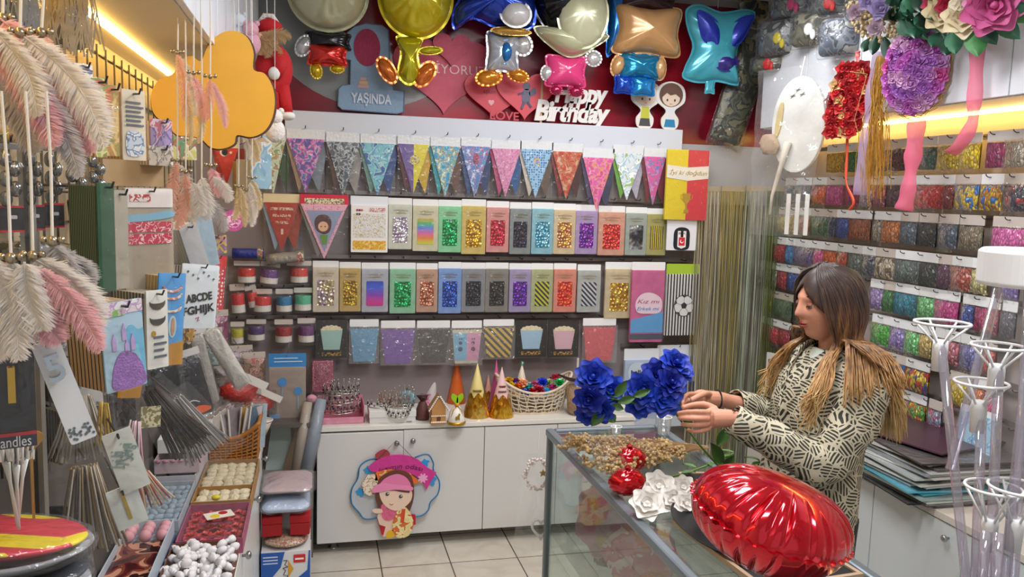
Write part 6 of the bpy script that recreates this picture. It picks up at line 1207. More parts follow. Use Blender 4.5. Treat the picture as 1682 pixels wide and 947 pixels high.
# jacket
def jacketm():
    m, t, p = nt('patterned_cloth'); tc = N(t, 'TexCoord'); v = N(t, 'TexVoronoi'); v.inputs['Scale'].default_value = 27; nz = N(t, 'TexNoise'); nz.inputs['Scale'].default_value = 14
    ad = N(t, 'MixRGB'); ad.inputs[0].default_value = .014; L(t, tc.outputs['Object'], nz.inputs['Vector']); L(t, tc.outputs['Object'], ad.inputs[1]); L(t, nz.outputs['Color'], ad.inputs[2]); L(t, ad.outputs[0], v.inputs['Vector'])
    s = N(t, 'SeparateColor'); L(t, v.outputs['Color'], s.inputs[0]); an = N(t, 'Math', operation='MULTIPLY'); an.inputs[1].default_value = 6.28; L(t, s.outputs[0], an.inputs[0])
    vr = N(t, 'VectorRotate', rotation_type='Y_AXIS'); L(t, ad.outputs[0], vr.inputs['Vector']); L(t, an.outputs[0], vr.inputs['Angle']); sx = N(t, 'SeparateXYZ'); L(t, vr.outputs[0], sx.inputs[0])
    k = N(t, 'Math', operation='MULTIPLY'); k.inputs[1].default_value = 660; L(t, sx.outputs[0], k.inputs[0]); sn = N(t, 'Math', operation='SINE'); L(t, k.outputs[0], sn.inputs[0]); gt = N(t, 'Math', operation='GREATER_THAN'); gt.inputs[1].default_value = -.12; L(t, sn.outputs[0], gt.inputs[0])
    ve = N(t, 'TexVoronoi', feature='DISTANCE_TO_EDGE'); ve.inputs['Scale'].default_value = 27; L(t, ad.outputs[0], ve.inputs['Vector']); ge = N(t, 'Math', operation='GREATER_THAN'); ge.inputs[1].default_value = .05; L(t, ve.outputs['Distance'], ge.inputs[0])
    mu = N(t, 'Math', operation='MULTIPLY'); L(t, gt.outputs[0], mu.inputs[0]); L(t, ge.outputs[0], mu.inputs[1]); mx = N(t, 'MixRGB'); mx.inputs[1].default_value = lin('#bab29a'); mx.inputs[2].default_value = lin('#2b2a24'); L(t, mu.outputs[0], mx.inputs[0]); L(t, mx.outputs[0], p.inputs['Base Color']); p.inputs['Roughness'].default_value = .75
    n2 = N(t, 'TexNoise'); n2.inputs['Scale'].default_value = 12; L(t, tc.outputs['Object'], n2.inputs['Vector']); bump(t, p, n2.outputs[0], .5, .03); return m
JK = jacketm()
secs = [(.70, 1.552, .128, .205), (.80, 1.555, .130, .200), (.95, 1.565, .132, .192), (1.08, 1.578, .130, .182), (1.20, 1.592, .134, .186), (1.28, 1.608, .122, .190), (1.33, 1.625, .098, .172), (1.365, 1.635, .080, .125), (1.385, 1.640, .068, .085)]
js = []; nn = 72
for q in range(61):
    u = q/60*(len(secs)-1); i = min(int(u), len(secs)-2); f = u-i; f = f*f*(3-2*f) if False else f; z, cx, rx, ry = [secs[i][k]*(1-f)+secs[i+1][k]*f for k in range(4)]
    for j in range(nn):
        a = 2*pi*j/nn; fold = 1+.035*sin(a*5+z*7)*max(0, min(1, (1.25-z)*2))+.02*noise.noise(Vector((cos(a)*3, sin(a)*3, z*7)))
        X, Y = cx+rx*fold*cos(a), WY+ry*fold*sin(a); js.append(rel((max(X, 1.424) if z < .93 else X, Y, z)))
jb = MB().add(js, [(i*nn+j, i*nn+(j+1) % nn, (i+1)*nn+(j+1) % nn, (i+1)*nn+j) for i in range(60) for j in range(nn)])
jk = obj('jacket_body', jb, JK, w_, smooth=True, solid=.004)
def sleeve_mb(pts, r, seed):
    q = spl([rel(p) for p in pts], 40); mb = MB(); n = 28; rr = []
    for i in range(41): u = i/40*(len(r)-1); k = min(int(u), len(r)-2); rr.append(r[k]+(r[k+1]-r[k])*(u-k))
    mb.tube(q, rr, n); 
    for idx, v in enumerate(mb.v):
        c = q[min(idx//n, 40)]; d_ = Vector(v)-c; s = 1+.10*noise.noise(Vector(v)*16+Vector((seed, 0, 0)))+.05*sin(idx//n*.9+3*math.atan2(d_.z, d_.y)); mb.v[idx] = tuple(c+d_*s)
    mb.f = mb.f[:-2]; return mb
obj('sleeve', sleeve_mb([(1.635, 2.20, 1.335), (1.615, 2.125, 1.275), (1.55, 2.10, 1.16), (1.475, 2.10, 1.080), (1.40, 2.13, 1.105), (1.30, 2.17, 1.155), (1.225, 2.20, 1.193)], [.058, .072, .070, .070, .060, .051, .043], 1), JK, w_, smooth=True, solid=.003)
obj('sleeve', sleeve_mb([(1.63, 2.41, 1.335), (1.60, 2.465, 1.275), (1.58, 2.51, 1.16), (1.55, 2.50, 1.09), (1.49, 2.49, 1.12), (1.42, 2.46, 1.155), (1.365, 2.445, 1.175)], [.058, .072, .070, .066, .056, .048, .043], 5), JK, w_, smooth=True, solid=.003)
cl = MB(); cl.tube(spl([rel(p) for p in ((1.70, 2.25, 1.395), (1.64, 2.20, 1.395), (1.555, 2.22, 1.36), (1.487, 2.255, 1.27), (1.452, 2.285, 1.17), (1.443, 2.29, 1.02))], 24), [.014+.010*sin(pi*i/24) for i in range(25)], 10, flat=.35); cl.tube(spl([rel(p) for p in ((1.70, 2.35, 1.395), (1.64, 2.40, 1.395), (1.555, 2.38, 1.36), (1.487, 2.345, 1.27), (1.452, 2.315, 1.17))], 24), [.014+.010*sin(pi*i/24) for i in range(25)], 10, flat=.35)
obj('lapel', cl, JK, w_, smooth=True)
obj('light_top', MB().tube(spl([rel(p) for p in ((1.60, WY, 1.37), (1.575, WY, 1.31), (1.54, WY, 1.20))], 8), [.045, .046, .046, .046, .046, .046, .045, .043, .04], 18), mat('#d8e4da', .7), w_, smooth=True)
for s in (-1, 1):
    obj('trouser_leg', MB().tube(spl([rel(p) for p in ((1.575, WY+.085*s, .86), (1.585, WY+.09*s, .5), (1.645, WY+.09*s, .09))], 12), [.105-.038*i/12 for i in range(13)], 20), mat('#22242c', .8), w_, smooth=True)
    obj('shoe', MB().ball(rel((1.575, WY+.095*s, .045)), (.125, .047, .045), 20, 12), mat('#18181c', .5), w_, smooth=True)
obj('bracelet', MB().tube([rel((1.292+.004*cos(a*pi/10), 2.420+.030*cos(a*pi/10), 1.196+.030*sin(a*pi/10))) for a in range(20)], .0035, 6, closed=True), mat('#1c1614', .4), w_)
# hair
def hairm():
    m, t, p = nt('ombre_hair'); tc = N(t, 'TexCoord'); s = N(t, 'SeparateXYZ'); L(t, tc.outputs['Object'], s.inputs[0]); n = N(t, 'TexNoise'); n.inputs['Scale'].default_value = 1; mp = N(t, 'Mapping'); mp.inputs['Scale'].default_value = (70, 70, 3); L(t, tc.outputs['Object'], mp.inputs[0]); L(t, mp.outputs[0], n.inputs['Vector'])
    a = N(t, 'Math', operation='MULTIPLY_ADD'); a.inputs[1].default_value = .34; L(t, n.outputs[0], a.inputs[0]); L(t, s.outputs['Z'], a.inputs[2]); r = N(t, 'ValToRGB'); cr = r.color_ramp; b = N(t, 'Math', operation='MULTIPLY_ADD'); b.inputs[1].default_value = 2.0; b.inputs[2].default_value = -2.74; L(t, a.outputs[0], b.inputs[0])
    cols = [(0, '#d0ae74'), (.25, '#b0824a'), (.52, '#5c3a24'), (.72, '#33201a'), (.93, '#2e1e19'), (1, '#38261e')]
    while len(cr.elements) < len(cols): cr.elements.new(.5)
    for i, (q, c_) in enumerate(cols): cr.elements[i].position = q; cr.elements[i].color = lin(c_)
    L(t, b.outputs[0], r.inputs[0]); L(t, r.outputs[0], p.inputs['Base Color']); p.inputs['Roughness'].default_value = .42; p.inputs['Sheen Weight'].default_value = .1; return m
HR = hairm(); hb = MB(); rr = random.Random(12)
def skull(a, e, off=.006):  # a: azimuth from front (-x) towards camera side (-y); e: elevation
    return HM @ Vector((-(.098+off)*cos(e)*cos(a), -(.076+off)*cos(e)*sin(a), (.120+off)*sin(e)))
cap = MB(); na, ne = 40, 14; cv = []
for i in range(ne+1):
    for j in range(na+1):
        a = -pi+2*pi*j/na; fr_ = abs(a)/pi; emin = .62-1.25*min(1, fr_*1.9); e = emin+(pi/2-emin)*i/ne; cv.append(skull(a, e, .008))
cap.add(cv, [(i*(na+1)+j, i*(na+1)+j+1, (i+1)*(na+1)+j+1, (i+1)*(na+1)+j) for i in range(ne) for j in range(na)]); obj('hair_cap', cap, HR, w_, smooth=True, solid=.004)
for k in range(900):
    side = -1 if k % 4 else 1      # -1: towards the camera
    f = rr.random()                # 0 beside the face .. 1 back of the head
    root = skull(-side*(.30+f*1.6), 1.38-rr.uniform(0, .22), .010+rr.uniform(0, .006)); hi = skull(-side*(.62+f*2.1), .82, .013+rr.uniform(0, .008))
    mid = skull(-side*(.86+f*2.0), .40, .015+rr.uniform(0, .010)); ear = skull(-side*(1.06+f*1.9), -.22, .018+rr.uniform(0, .014)); low = skull(-side*(1.22+f*1.75), -.75, .034+rr.uniform(0, .014))
    ys = lambda o_: WY+side*o_; u = rr.random(); rz = rr.uniform
    if f < .2: nk = rel((1.535+rz(-.012, .02), ys(.090+.03*u), 1.375)); m2 = rel((1.485+rz(-.03, .03), ys(.135+.03*u), 1.30)); end = rel((1.43+rz(-.03, .045), ys(.15+.03*u), 1.20+rz(-.04, .08)))
    elif f < .68: g = (f-.2)/.48; nk = rel((1.565+.11*g, ys(.125+.03*u), 1.435-.02*g)); m2 = rel((1.60+.115*g, ys(.175+.055*u-.02*g), 1.395-.07*g)); end = rel((1.675+.06*rr.random()+.03*g, ys(.17+.09*u-.04*g), 1.13+rz(-.02, .10)+.12*(1-g)))
    else: g = (f-.68)/.32; nk = rel((1.69+.03*g, ys(.12*(1-.8*g)), 1.40)); m2 = rel((1.735+.02*u, ys(.16*(1-.6*g)), 1.30)); end = rel((1.745+.045*u, ys(.17*(1-.6*g)), 1.13+rz(-.02, .08)))
    if .2 <= f < .68 and k % 2: m2 = rel((1.535+.165*g, ys(.175+.03*u), 1.37+.015*g)); end = rel((1.495+.205*g, ys(.225+.04*u), 1.25+.06*rr.random()+.04*g))
    if side > 0 and f < .2: m2.x += .03; end.x += .05
    q = spl([root, hi, mid, ear, low, nk, m2, end], 22); R0 = rr.uniform(.0030, .0054); hb.tube([p+Vector((.004*sin(i*.8+k), .004*cos(i*.7+k), 0))*(i/22) for i, p in enumerate(q)], [R0*(1-.72*max(0, i-13)/9) for i in range(23)], 5, flat=.7)
obj('hair', hb, HR, w_, smooth=True)
# ================================================================= BALLOON STAND KIT ON THE COUNTER, GOLD DRUMS
c = depth(1700, 440, 1.50); base = Vector((c.x+.02, c.y, GT)); base.x = min(base.x, 1.36)
t = thing('balloon_stand_kit', 'white topped balloon stand kit with clear tubes in a clear wrap', 'balloon stand', base)
WP = mat('#dfe0e2', .4)
topz = c.z-base.z
obj('round_cap', MB().lathe([(0, .034), (.086, .034), (.093, .028), (.093, -.028), (.088, -.034), (.08, -.034), (.08, -.026), (0, -.026)], 48, (c.x-base.x, 0, topz)), WP, t, smooth=False, bevel=.002)
def W(px, py, D): return depth(px, py, D)-base
TB = [((1546, 565), (1588, 960), 1.55, 1.50), ((1612, 690), (1602, 960), 1.50, 1.46), ((1641, 600), (1625, 960), 1.47, 1.44), ((1700, 470), (1650, 960), 1.46, 1.42), ((1640, 475), (1560, 770), 1.58, 1.55), ((1690, 475), (1665, 960), 1.52, 1.50), ((1640, 875), (1636, 960), 1.40, 1.38), ((1620, 872), (1612, 960), 1.42, 1.40)]
TM = clear('#e8e4ee', .30, .08, .05, 5)
for a, b, d0, d1 in TB:
    p0_, p1_ = W(*a, d0), W(*b, d1)
    if p1_.z < .004: p1_ = p0_+(p1_-p0_)*((p0_.z-.004)/(p0_.z-p1_.z))
    obj('clear_tube', MB().tube([p0_, p1_], .0085, 12), TM, t, smooth=True)
for px, py, wd, D, hh in ((1548, 530, 84, 1.55, 32), (1641, 568, 82, 1.47, 34), (1612, 628, 80, 1.50, 34), (1632, 800, 84, 1.44, 56), (1674, 800, 90, 1.42, 56)):
    R = wd*D/FP/2; cp = W(px, py, D); h_ = hh*D/FP; hm = MB()
    hm.tube([(cp.x+R*cos(a*pi/16), cp.y+R*sin(a*pi/16), cp.z) for a in range(32)], .0028, 6, closed=True)
    for a in range(6): q = a*pi/3+.3; hm.tube([(cp.x+R*cos(q), cp.y+R*sin(q), cp.z), (cp.x+.012*cos(q), cp.y+.012*sin(q), cp.z-h_)], .0022, 5)
    hm.lathe([(.008, -h_-.055), (.0125, -h_-.055), (.014, -h_-.01), (.013, -h_+.004), (.008, -h_+.004)], 16, tuple(cp)); obj('cup_holder', hm, WP, t, smooth=True)
obj('tube_base', MB().lathe([(0, 0), (.085, 0), (.088, .006), (.02, .02), (.012, .05), (0, .05)], 36, (-.03, 0, 0)), WP, t, smooth=True)
def film(u, v):
    a = -pi*.98+pi*.96*u; R = (.09+.115*v**.8)*(1+.05*sin(u*23+v*3)); z = (topz-.03)*(1-v)+.004; xc = (c.x-base.x)*(1-v)-.035*v; return (xc+R*cos(a), R*sin(a)*.8, z)
obj('clear_wrap', MB().sheet(film, 30, 24), clear(dens=.07, bs=.8, bsc=9), t, smooth=True)
obj('red_strip', MB().b2(-.16, -.152, -.09, -.085, .19, .30), mat('#e8405c', .3), t)
GD = mat('#ab8a48', .32, .45, bs=.15, bsc=20)
for k, (x, y, z, r, h, lab) in enumerate(((2.52, 2.06, RCT+.001, .16, .26, 'lower golden satin drum on the right cabinet'), (2.55, 2.06, RCT+.262, .13, .24, 'upper golden satin drum stacked on the other drum'))):
    t = thing('satin_drum', lab, 'drum', (x, y, z)); obj('satin_body', MB().lathe([(r*.86, 0), (r, .03), (r, h-.04), (r*.88, h-.005), (0, h)], 40, wob=lambda a, z_: 1+.006*sin(a*24)), GD, t, smooth=True); obj('satin_fold', MB().tube([(r*1.0*cos(a*pi/20), r*1.0*sin(a*pi/20), .032) for a in range(40)], .004, 6, closed=True), GD, t)
t = thing('brown_paper_flower', 'dark brown cardboard shape standing beside the clear wrapped kit', 'cardboard', depth(1520, 925, 1.62)-Vector((0, 0, .05)), .2)
obj('cut_cardboard', MB().prism([(-.02, 0), (.03, 0), (.034, .03), (.045, .035), (.045, .06), (.02, .062), (.018, .07), (-.005, .07), (-.008, .058), (-.03, .058), (-.028, .03), (-.02, .028)], -.003, .003), mat('#5a2c1c', .6), t)
t.location.z = GT; t.location.x = 1.36
t = thing('pink_gift_box', 'pale pink gift box on the right cabinet nearest the camera', 'gift box', (2.52, 1.55, RCT+.001), .1)
obj('box_lower', MB().b2(-.15, .15, -.12, .12, 0, .16), mat('#d88a90', .5), t); obj('box_lid', MB().b2(-.155, .155, -.125, .125, .13, .175), mat('#e0a0a4', .5), t, bevel=.003)
# ================================================================= LEFT SIDE
LX = -.36
TL = pi/2-.75
def lpl(b, x=LX, th=TL):
    cx = (b[0]+b[2])/2; p0 = at(cx, (b[1]+b[3])/2, 0, x); return place(b, th, p0)
def hkl(loc, th):
    c = []
    if sin(th) > .12: c.append((loc.x-XL-.022)/sin(th))
    if cos(th) > .12: c.append((YB-.03-loc.y)/cos(th))
    return max(.03, min(c))
def stack(name, label, cat, b, front, edge=None, x=LX, th=TL, dep=.05, tilt=0, hd=None, extra=None, D=None, wrap=True, hook=True, z=0):
    if D: p0 = depth((b[0]+b[2])/2, (b[1]+b[3])/2, D); loc, w, h = place(b, th, p0)
    else: loc, w, h = lpl(b, x, th)
    t = thing(name, label, cat, loc, rot=(0, tilt, th)); obj('front_card', MB().prism(rrect(w, h, min(w, h)*.04, 3, 0, -h/2), -.002, .002), front, t)
    if edge: obj('cards_behind', MB().b2(-w*.48, w*.48, .003, dep, -h*.985, -.006), edge, t)
    if hd: obj('header_card', MB().prism(rrect(w, h*.14, .002, 2, 0, -h*.07), -.0035, -.0021), hd, t)
    if hook: obj('hook', MB().tube([(0, hkl(loc, th), -.008), (0, -.02, -.008), (0, -.026, .002)], .0022, 5), mat('#44484a', .35, .8), t)
    if extra: extra(t, w, h)
    if wrap: sleeve(t, w*1.02, h*1.0, 0, -.012, seed=b[0])
    return t, w, h
EDGE = P(['#28282a', '#b8b4ac', '#4a4844', '#d8d4cc'], 26, 'bandsx')
def edge(cols, sc=14, ax=(0, 1, 0)):   # edges of the cards stacked along the hook
    k = ('edge', str(cols), sc)
    if k in MC: return MC[k]
    m, t, p = nt('card_edges'); tc = N(t, 'TexCoord'); n = N(t, 'TexWave', wave_type='BANDS', bands_direction='Y'); n.inputs['Scale'].default_value = sc*2.2; n.inputs['Distortion'].default_value = .6; L(t, tc.outputs['Object'], n.inputs['Vector']); r = N(t, 'ValToRGB'); cr = r.color_ramp; cr.interpolation = 'CONSTANT'
    while len(cr.elements) < len(cols): cr.elements.new(.5)
    for i, c in enumerate(cols): cr.elements[i].position = i/len(cols); cr.elements[i].color = lin(c)
    L(t, n.outputs[0], r.inputs[0]); L(t, r.outputs[0], p.inputs['Base Color']); p.inputs['Roughness'].default_value = .5; MC[k] = m; return m
# mesh panel behind the goods
t = thing('wire_display_panel', 'dark wire grid display panel along the left wall', 'display panel', (XL+.012, 0, 0))
g = MB()
for i in range(11): z = 1.30+.09*i; g.b2(-.003, .003, 1.0, 4.3, z-.002, z+.002)
for i in range(34): y = 1.0+.1*i; g.b2(.0031, .008, y-.002, y+.002, 1.28, 2.22)
obj('wire_grid', g, mat('#6a6864', .4, .7), t); obj('backing_panel', MB().b2(-.010, -.004, 1.0, 4.3, 1.55, 2.2), mat('#b8a888', .6), t); obj('dark_lower_panel', MB().b2(-.010, -.004, 1.0, 4.3, .70, 1.5499), mat('#4c4640', .6), t)
def lines(c, n, x0=.1, x1=.9, z0=.1, z1=.6, hgt=.03, y=-.0035, nm='printed_line'):
    def f(t, w, h):
        mb = MB()
        for i in range(n): zz = -h*(z0+(z1-z0)*i/max(1, n-1)); mb.b2(-w/2+w*x0, -w/2+w*(x1 if i % 2 else x1-.12), y-.0006, y, zz-h*hgt/2, zz+h*hgt/2)
        obj(nm, mb, c, t)
    return f
INK = mat('#5a6470', .5)
def bird(t, w, h):
    lines(INK, 6, .14, .9, .18, .5)(t, w, h); obj('blue_print', MB().prism(closed([(-w*.3, -h*.6), (w*.3, -h*.62), (w*.34, -h*.9), (-w*.32, -h*.92)]), -.0042, -.003), P(['#c8d4e0', '#6a86a8', '#dfe4e6'], 60), t)
stack('greeting_card_stack', 'tall white script card stack lit by the left light strip', 'cards', (200, 148, 238, 263), mat('#d8ccb4', .5), edge(['#c89838', '#e8d8a8', '#8a6a3c']), extra=bird, dep=.07)
stack('greeting_card_stack', 'violet printed card stack under the yellow flower board', 'cards', (247, 196, 282, 256), P(['#a898c8', '#7c6ca8', '#d8c8d8', '#c87088'], 40), edge(['#d8d0c0', '#a89898']), dep=.06)
stack('greeting_card_stack', 'green leaf printed card stack at the cabinet post', 'cards', (152, 128, 173, 258), P(['#a8b860', '#d8d0a0', '#7c9440', '#b85c48'], 30), edge(['#8a9848', '#d8cca0']), dep=.05)
stack('greeting_card_stack', 'tan flower printed card stack right of the green leaf cards', 'cards', (173, 140, 194, 256), P(['#d8b878', '#b89858', '#8a8c4c', '#c87848'], 36), edge(['#c8a860', '#8a6838']), dep=.05)
stack('greeting_card_stack', 'yellow green printed cards below the flower board', 'cards', (284, 225, 322, 262), P(['#c0bc60', '#d0ccb0', '#a05838', '#5c8c60'], 30), edge(['#d8d0b0', '#a08868']), dep=.08)
stack('greeting_card_stack', 'small grey house printed card stack hanging left of strings', 'cards', (244, 240, 284, 272), P(['#d0c8bc', '#8c8480', '#e0dcd0'], 50), edge(['#d8d0c0', '#a89898']), dep=.06)
stack('greeting_card_stack', 'white card pack with dark blue print near the camera', 'cards', (122, 105, 152, 172), P(['#e0e0e0', '#e8e8e4', '#3c5890'], 24), edge(['#c8c8c8', '#88888c']), D=1.75, dep=.04)
stack('kraft_envelope_stack', 'tan kraft envelope bundle hanging below the tall white cards', 'envelopes', (168, 244, 268, 306), mat('#b0946c', .6, var=.15, vsc=10), edge(['#c8b088', '#a08458']), dep=.09, x=-.42, wrap=False)
def banner(t, w, h):
    obj('white_label', MB().prism(rrect(w*.96, h*.18, .003, 2, 0, -h*.1), -.0045, -.0025), mat('#e0d8d4', .5), t); obj('red_lettering', MB().prism(rrect(w*.42, h*.07, .002, 2, -w*.2, -h*.1), -.006, -.0046), P(['#b83038', '#e0d8d4'], 130), t); obj('blue_wave', MB().prism(closed([(-w*.44, -h*.27), (0, -h*.25), (w*.44, -h*.22), (w*.44, -h*.29), (-w*.44, -h*.33)]), -.0045, -.0025), mat('#7ab0c8', .5), t)
    for k in range(2): obj('red_banner_print', MB().prism(rrect(w*.9, h*.1, .003, 2, 0, -h*(.38+k*.115)), -.0045, -.0025), P(['#c02848', '#e8c8cc', '#c02848', '#c02848'], 80), t)
stack('banner_pack', 'long clear bag with red lettered banner and grey paper', 'banner', (204, 308, 284, 476), mat('#a89c88', .5, var=.15, vsc=14), edge(['#8c8474', '#c8bca8', '#6c6858']), extra=banner, dep=.07)
stack('banner_pack', 'plain greyish long clear bag left of the red lettered banner', 'banner', (184, 312, 210, 474), mat('#b0a898', .5, var=.2, vsc=20), edge(['#3c5c44', '#8c9c88', '#2c4434']), dep=.09)
stack('banner_pack', 'dark green edged pack stack beside the black and red packs', 'banner', (160, 300, 188, 478), mat('#2c5a40', .5, var=.3, vsc=20), edge(['#244c34', '#98a890', '#3c3c34']), dep=.08)
# slanted silver banners, letter card, red card
for k, (b, c, lab, tl) in enumerate((((292, 368, 322, 452), '#b0b4b8', 'silver grey striped banner card leaning left under the feathers', -.35), ((318, 350, 346, 440), '#9fb8c8', 'pale blue banner card leaning under the feathers', -.2))):
    stack('banner_pack', lab, 'banner', b, mat(c, .4, .3), edge(['#e0e0e0', '#6c7074', '#c8ccd0']), x=-.34, tilt=tl, dep=.08)
def letters(t, w, h):
    for r_2 in range(2): text('lettering', 'ABCDE' if r_2 == 0 else 'FGHIJK', h*.17, DARK, t, (0, -.004, -h*(.52+.19*r_2)), w=w*(.7+.15*r_2), ext=.0003, off=.001).rotation_euler = (pi/2, -.16, 0)
    obj('pink_mark', MB().tube([(-w*.05, -.004, -h*.84), (w*.03, -.004, -h*.82), (0, -.004, -h*.88), (w*.05, -.004, -h*.87)], .0012, 4), mat('#c83868', .5), t)
    mb = MB()
    for k in range(6): mb.prism(circ(.003, 8, (-.35+.14*k)*w, -h*(.12+.05*(k % 3))), -.0045, -.003)
    obj('dot_print', mb, mat('#5c6874', .5), t)
t, w, h = stack('banner_card', 'white card printed with a black letter banner, hung at an angle', 'banner', (300, 434, 361, 538), mat('#d4dce0', .5), edge(['#dfe0e0', '#70747c']), x=-.30, tilt=.12, dep=.04, extra=letters)
t, w, h = stack('banner_card', 'white card with red star banner print beside letter card', 'banner', (341, 420, 372, 508), P(['#e8dcd8', '#e8dcd8', '#c83038'], 70, 'dots'), edge(['#e8e0dc', '#b83040']), x=-.36, tilt=.1, dep=.04)
obj('red_top', MB().prism([(-w/2, 0), (w/2, 0), (w/2, -h*.18), (-w*.1, -h*.42), (-w/2, -h*.42)], -.0046, -.0026), mat('#cc2830', .45), t)
# flag pennant
def flag(t, w, h, hh):
    R = w*.17; cx, cz = -w*.10, -h*.26
    obj('crescent', MB().prism([(cx+R*cos(.6+a*(2*pi-1.2)/20), cz+R*sin(.6+a*(2*pi-1.2)/20)) for a in range(21)]+[(cx+R*.28+R*.8*cos(.75+(20-a)*(2*pi-1.5)/20), cz+R*.8*sin(.75+(20-a)*(2*pi-1.5)/20)) for a in range(21)], -.0035, -.0018), mat('#f2ece8', .5), t)
    obj('star', MB().prism([(w*.18+w*.085*cos(pi+q*pi/5)*(1 if q % 2 == 0 else .4), cz+w*.085*sin(pi+q*pi/5)*(1 if q % 2 == 0 else .4)) for q in range(10)], -.0035, -.0018), mat('#f2ece8', .5), t)
bunting((352, 232, 392, 302), mat('#d8201c', .45), [mat('#b01c1c', .5), mat('#8a3028', .5)], 'red crescent and star', 'below the yellow flower board', flag, yb=3.9, hd=mat('#d8cfb8', .5))
stack('garland_pack', 'dark glittery bag stack right of the flag pennant', 'garland', (388, 262, 420, 330), mat('#c8b898', .5), edge(['#c8a870', '#3c3430', '#8c8478']), D=3.6, dep=.08, th=.3)
stack('sticker_pack', 'white edged pack with yellow and purple print near ribbon rolls', 'stickers', (336, 386, 372, 416), P(['#a07ca8', '#e0c840', '#d8a8b8', '#3c3434'], 26), edge(['#d8d0d0', '#5a4a5a']), D=3.5, th=.6, dep=.08)
t = thing('pink_round_badge', 'round pink glitter badge behind the cream feathers', 'badge', depth(383, 362, 3.4)-Vector((0, 0, .045)), .4); obj('hook', MB().tube([(0, hkl(t.location, .4), .085), (0, 0, .085)], .002, 5), STEEL, t); obj('disc', MB().prism(circ(.045, 30, 0, .045), -.004, .004), mat('#c8589c', .4, bs=.6, bsc=200), t); obj('print', MB().prism(circ(.03, 24, 0, .045), -.0055, -.0042), P(['#e8a0c8', '#b84088', '#f0d0e0'], 70), t)
for k, (b, c, lab) in enumerate((((383, 404, 432, 428), '#3c48a0', 'dark blue cellophane roll lying above the ribbon rolls'), ((440, 410, 500, 436), '#a8a49c', 'silver grey cellophane roll lying right of the blue one'))):
    p = at((b[0]+b[2])/2, (b[1]+b[3])/2, 1, 4.40); s = (p-CP).dot(CF)/FP; w, r = (b[2]-b[0])*s, (b[3]-b[1])*s*.36; t = thing('cellophane_roll', lab, 'roll', (p.x, p.y, p.z-r), rot=(0, -.12 if k else 0, 0))
    obj('roll', MB(Matrix.Translation((0, 0, r)) @ Matrix.Rotation(pi/2, 4, 'Y')).lathe([(r, -w/2), (r*.97, -w/4), (r, 0), (r*.96, w/4), (r, w/2)], 22), mat(c, .2, .35, bs=.4, bsc=60), t, smooth=True); obj('label_band', MB(Matrix.Translation((0, 0, r)) @ Matrix.Rotation(pi/2, 4, 'Y')).lathe([(r*1.03, w*.3), (r*1.03, w*.48)], 22), P(['#e0d8d0', '#c86050', '#5c8c80'], 60), t)
# lash cards, castle card, number packs
def lash(t, w, h):
    for z in (.16, .36): obj('black_arc_print', MB().prism([(w*.36*cos(pi+a*pi/10), -h*z+h*.09*sin(pi+a*pi/10)) for a in range(11)]+[(w*.36*cos(pi-a*pi/10+pi), -h*z+h*.02+h*.03*sin(pi+(10-a)*pi/10)) for a in range(11)], -.0045, -.0025), mat('#3c3834', .5), t)
    obj('gold_print', MB().prism(circ(w*.12, 14, -w*.2, -h*.55, rx=w*.1), -.0045, -.0025), mat('#c89c30', .4, .4), t); lines(INK, 4, .3, .9, .6, .85)(t, w, h)
stack('moustache_card_stack', 'white card stack with black moustache prints and yellow edge', 'cards', (240, 476, 275, 604), mat('#dcdcd4', .5), edge(['#202022', '#d8d4cc', '#c89c30', '#26262a', '#d8d4cc']), x=-.33, dep=.11, extra=lash)
def nails(t, w, h):
    for z in (.14, .22, .36): obj('white_bead_print', MB().tube([(w*.34*cos(pi+a*pi/8), -.004, -h*z+h*.06*sin(pi+a*pi/8)) for a in range(9)], .0028, 5), P(['#e8e0c8', '#d8806c'], 120), t)
    obj('oval_print', MB().prism(circ(h*.12, 20, w*.06, -h*.58, rx=w*.15), -.0045, -.0025), mat('#a8c8d8', .5), t); obj('figure_print', MB().prism(closed([(w*.02, -h*.5), (w*.1, -h*.5), (w*.12, -h*.62), (w*.06, -h*.68), (0, -h*.62)]), -.006, -.0047), mat('#c09070', .5), t)
    obj('gold_foot', MB().prism([(-w*.5, -h*.80), (w*.5, -h*.74), (w*.5, -h), (-w*.5, -h)], -.0045, -.0025), mat('#b8842c', .45), t)
stack('garland_card_stack', 'bright blue garland card with golden foot, slightly tilted', 'cards', (262, 448, 306, 598), mat('#4c98d4', .45), edge(['#c8a060', '#806848', '#d8c8a0']), x=-.31, dep=.06, tilt=.08, extra=nails)
stack('kraft_card_stack', 'kraft printed card stack right of the blue garland card', 'cards', (300, 462, 318, 560), P(['#a8803c', '#c8a060', '#6c4c28'], 60), edge(['#b08c50', '#6c5030']), x=-.36, dep=.09)
def castle(t, w, h):
    obj('purple_field', MB().prism(closed([(-w*.3, -h*.98), (-w*.34, -h*.8), (-w*.2, -h*.62), (0, -h*.56), (w*.25, -h*.62), (w*.42, -h*.8), (w*.42, -h*.98)]), -.0045, -.0025), mat('#a070c0', .5, bs=.5, bsc=300, var=.2, vsc=120), t)
    for x, z in ((-.25, .42), (0, .32), (.2, .45), (.05, .5)): obj('tower_print', MB().prism([(x*w-w*.05, -h*(z+.12)), (x*w+w*.05, -h*(z+.12)), (x*w+w*.05, -h*z), (x*w, -h*(z-.07)), (x*w-w*.05, -h*z)], -.0045, -.0025), mat('#b8a0d0', .5), t)
    obj('green_print', MB().prism(rrect(w*.5, h*.07, .003, 2, -w*.18, -h*.12), -.0045, -.0025), P(['#88b860', '#d8c8d8', '#c890b8'], 90), t)
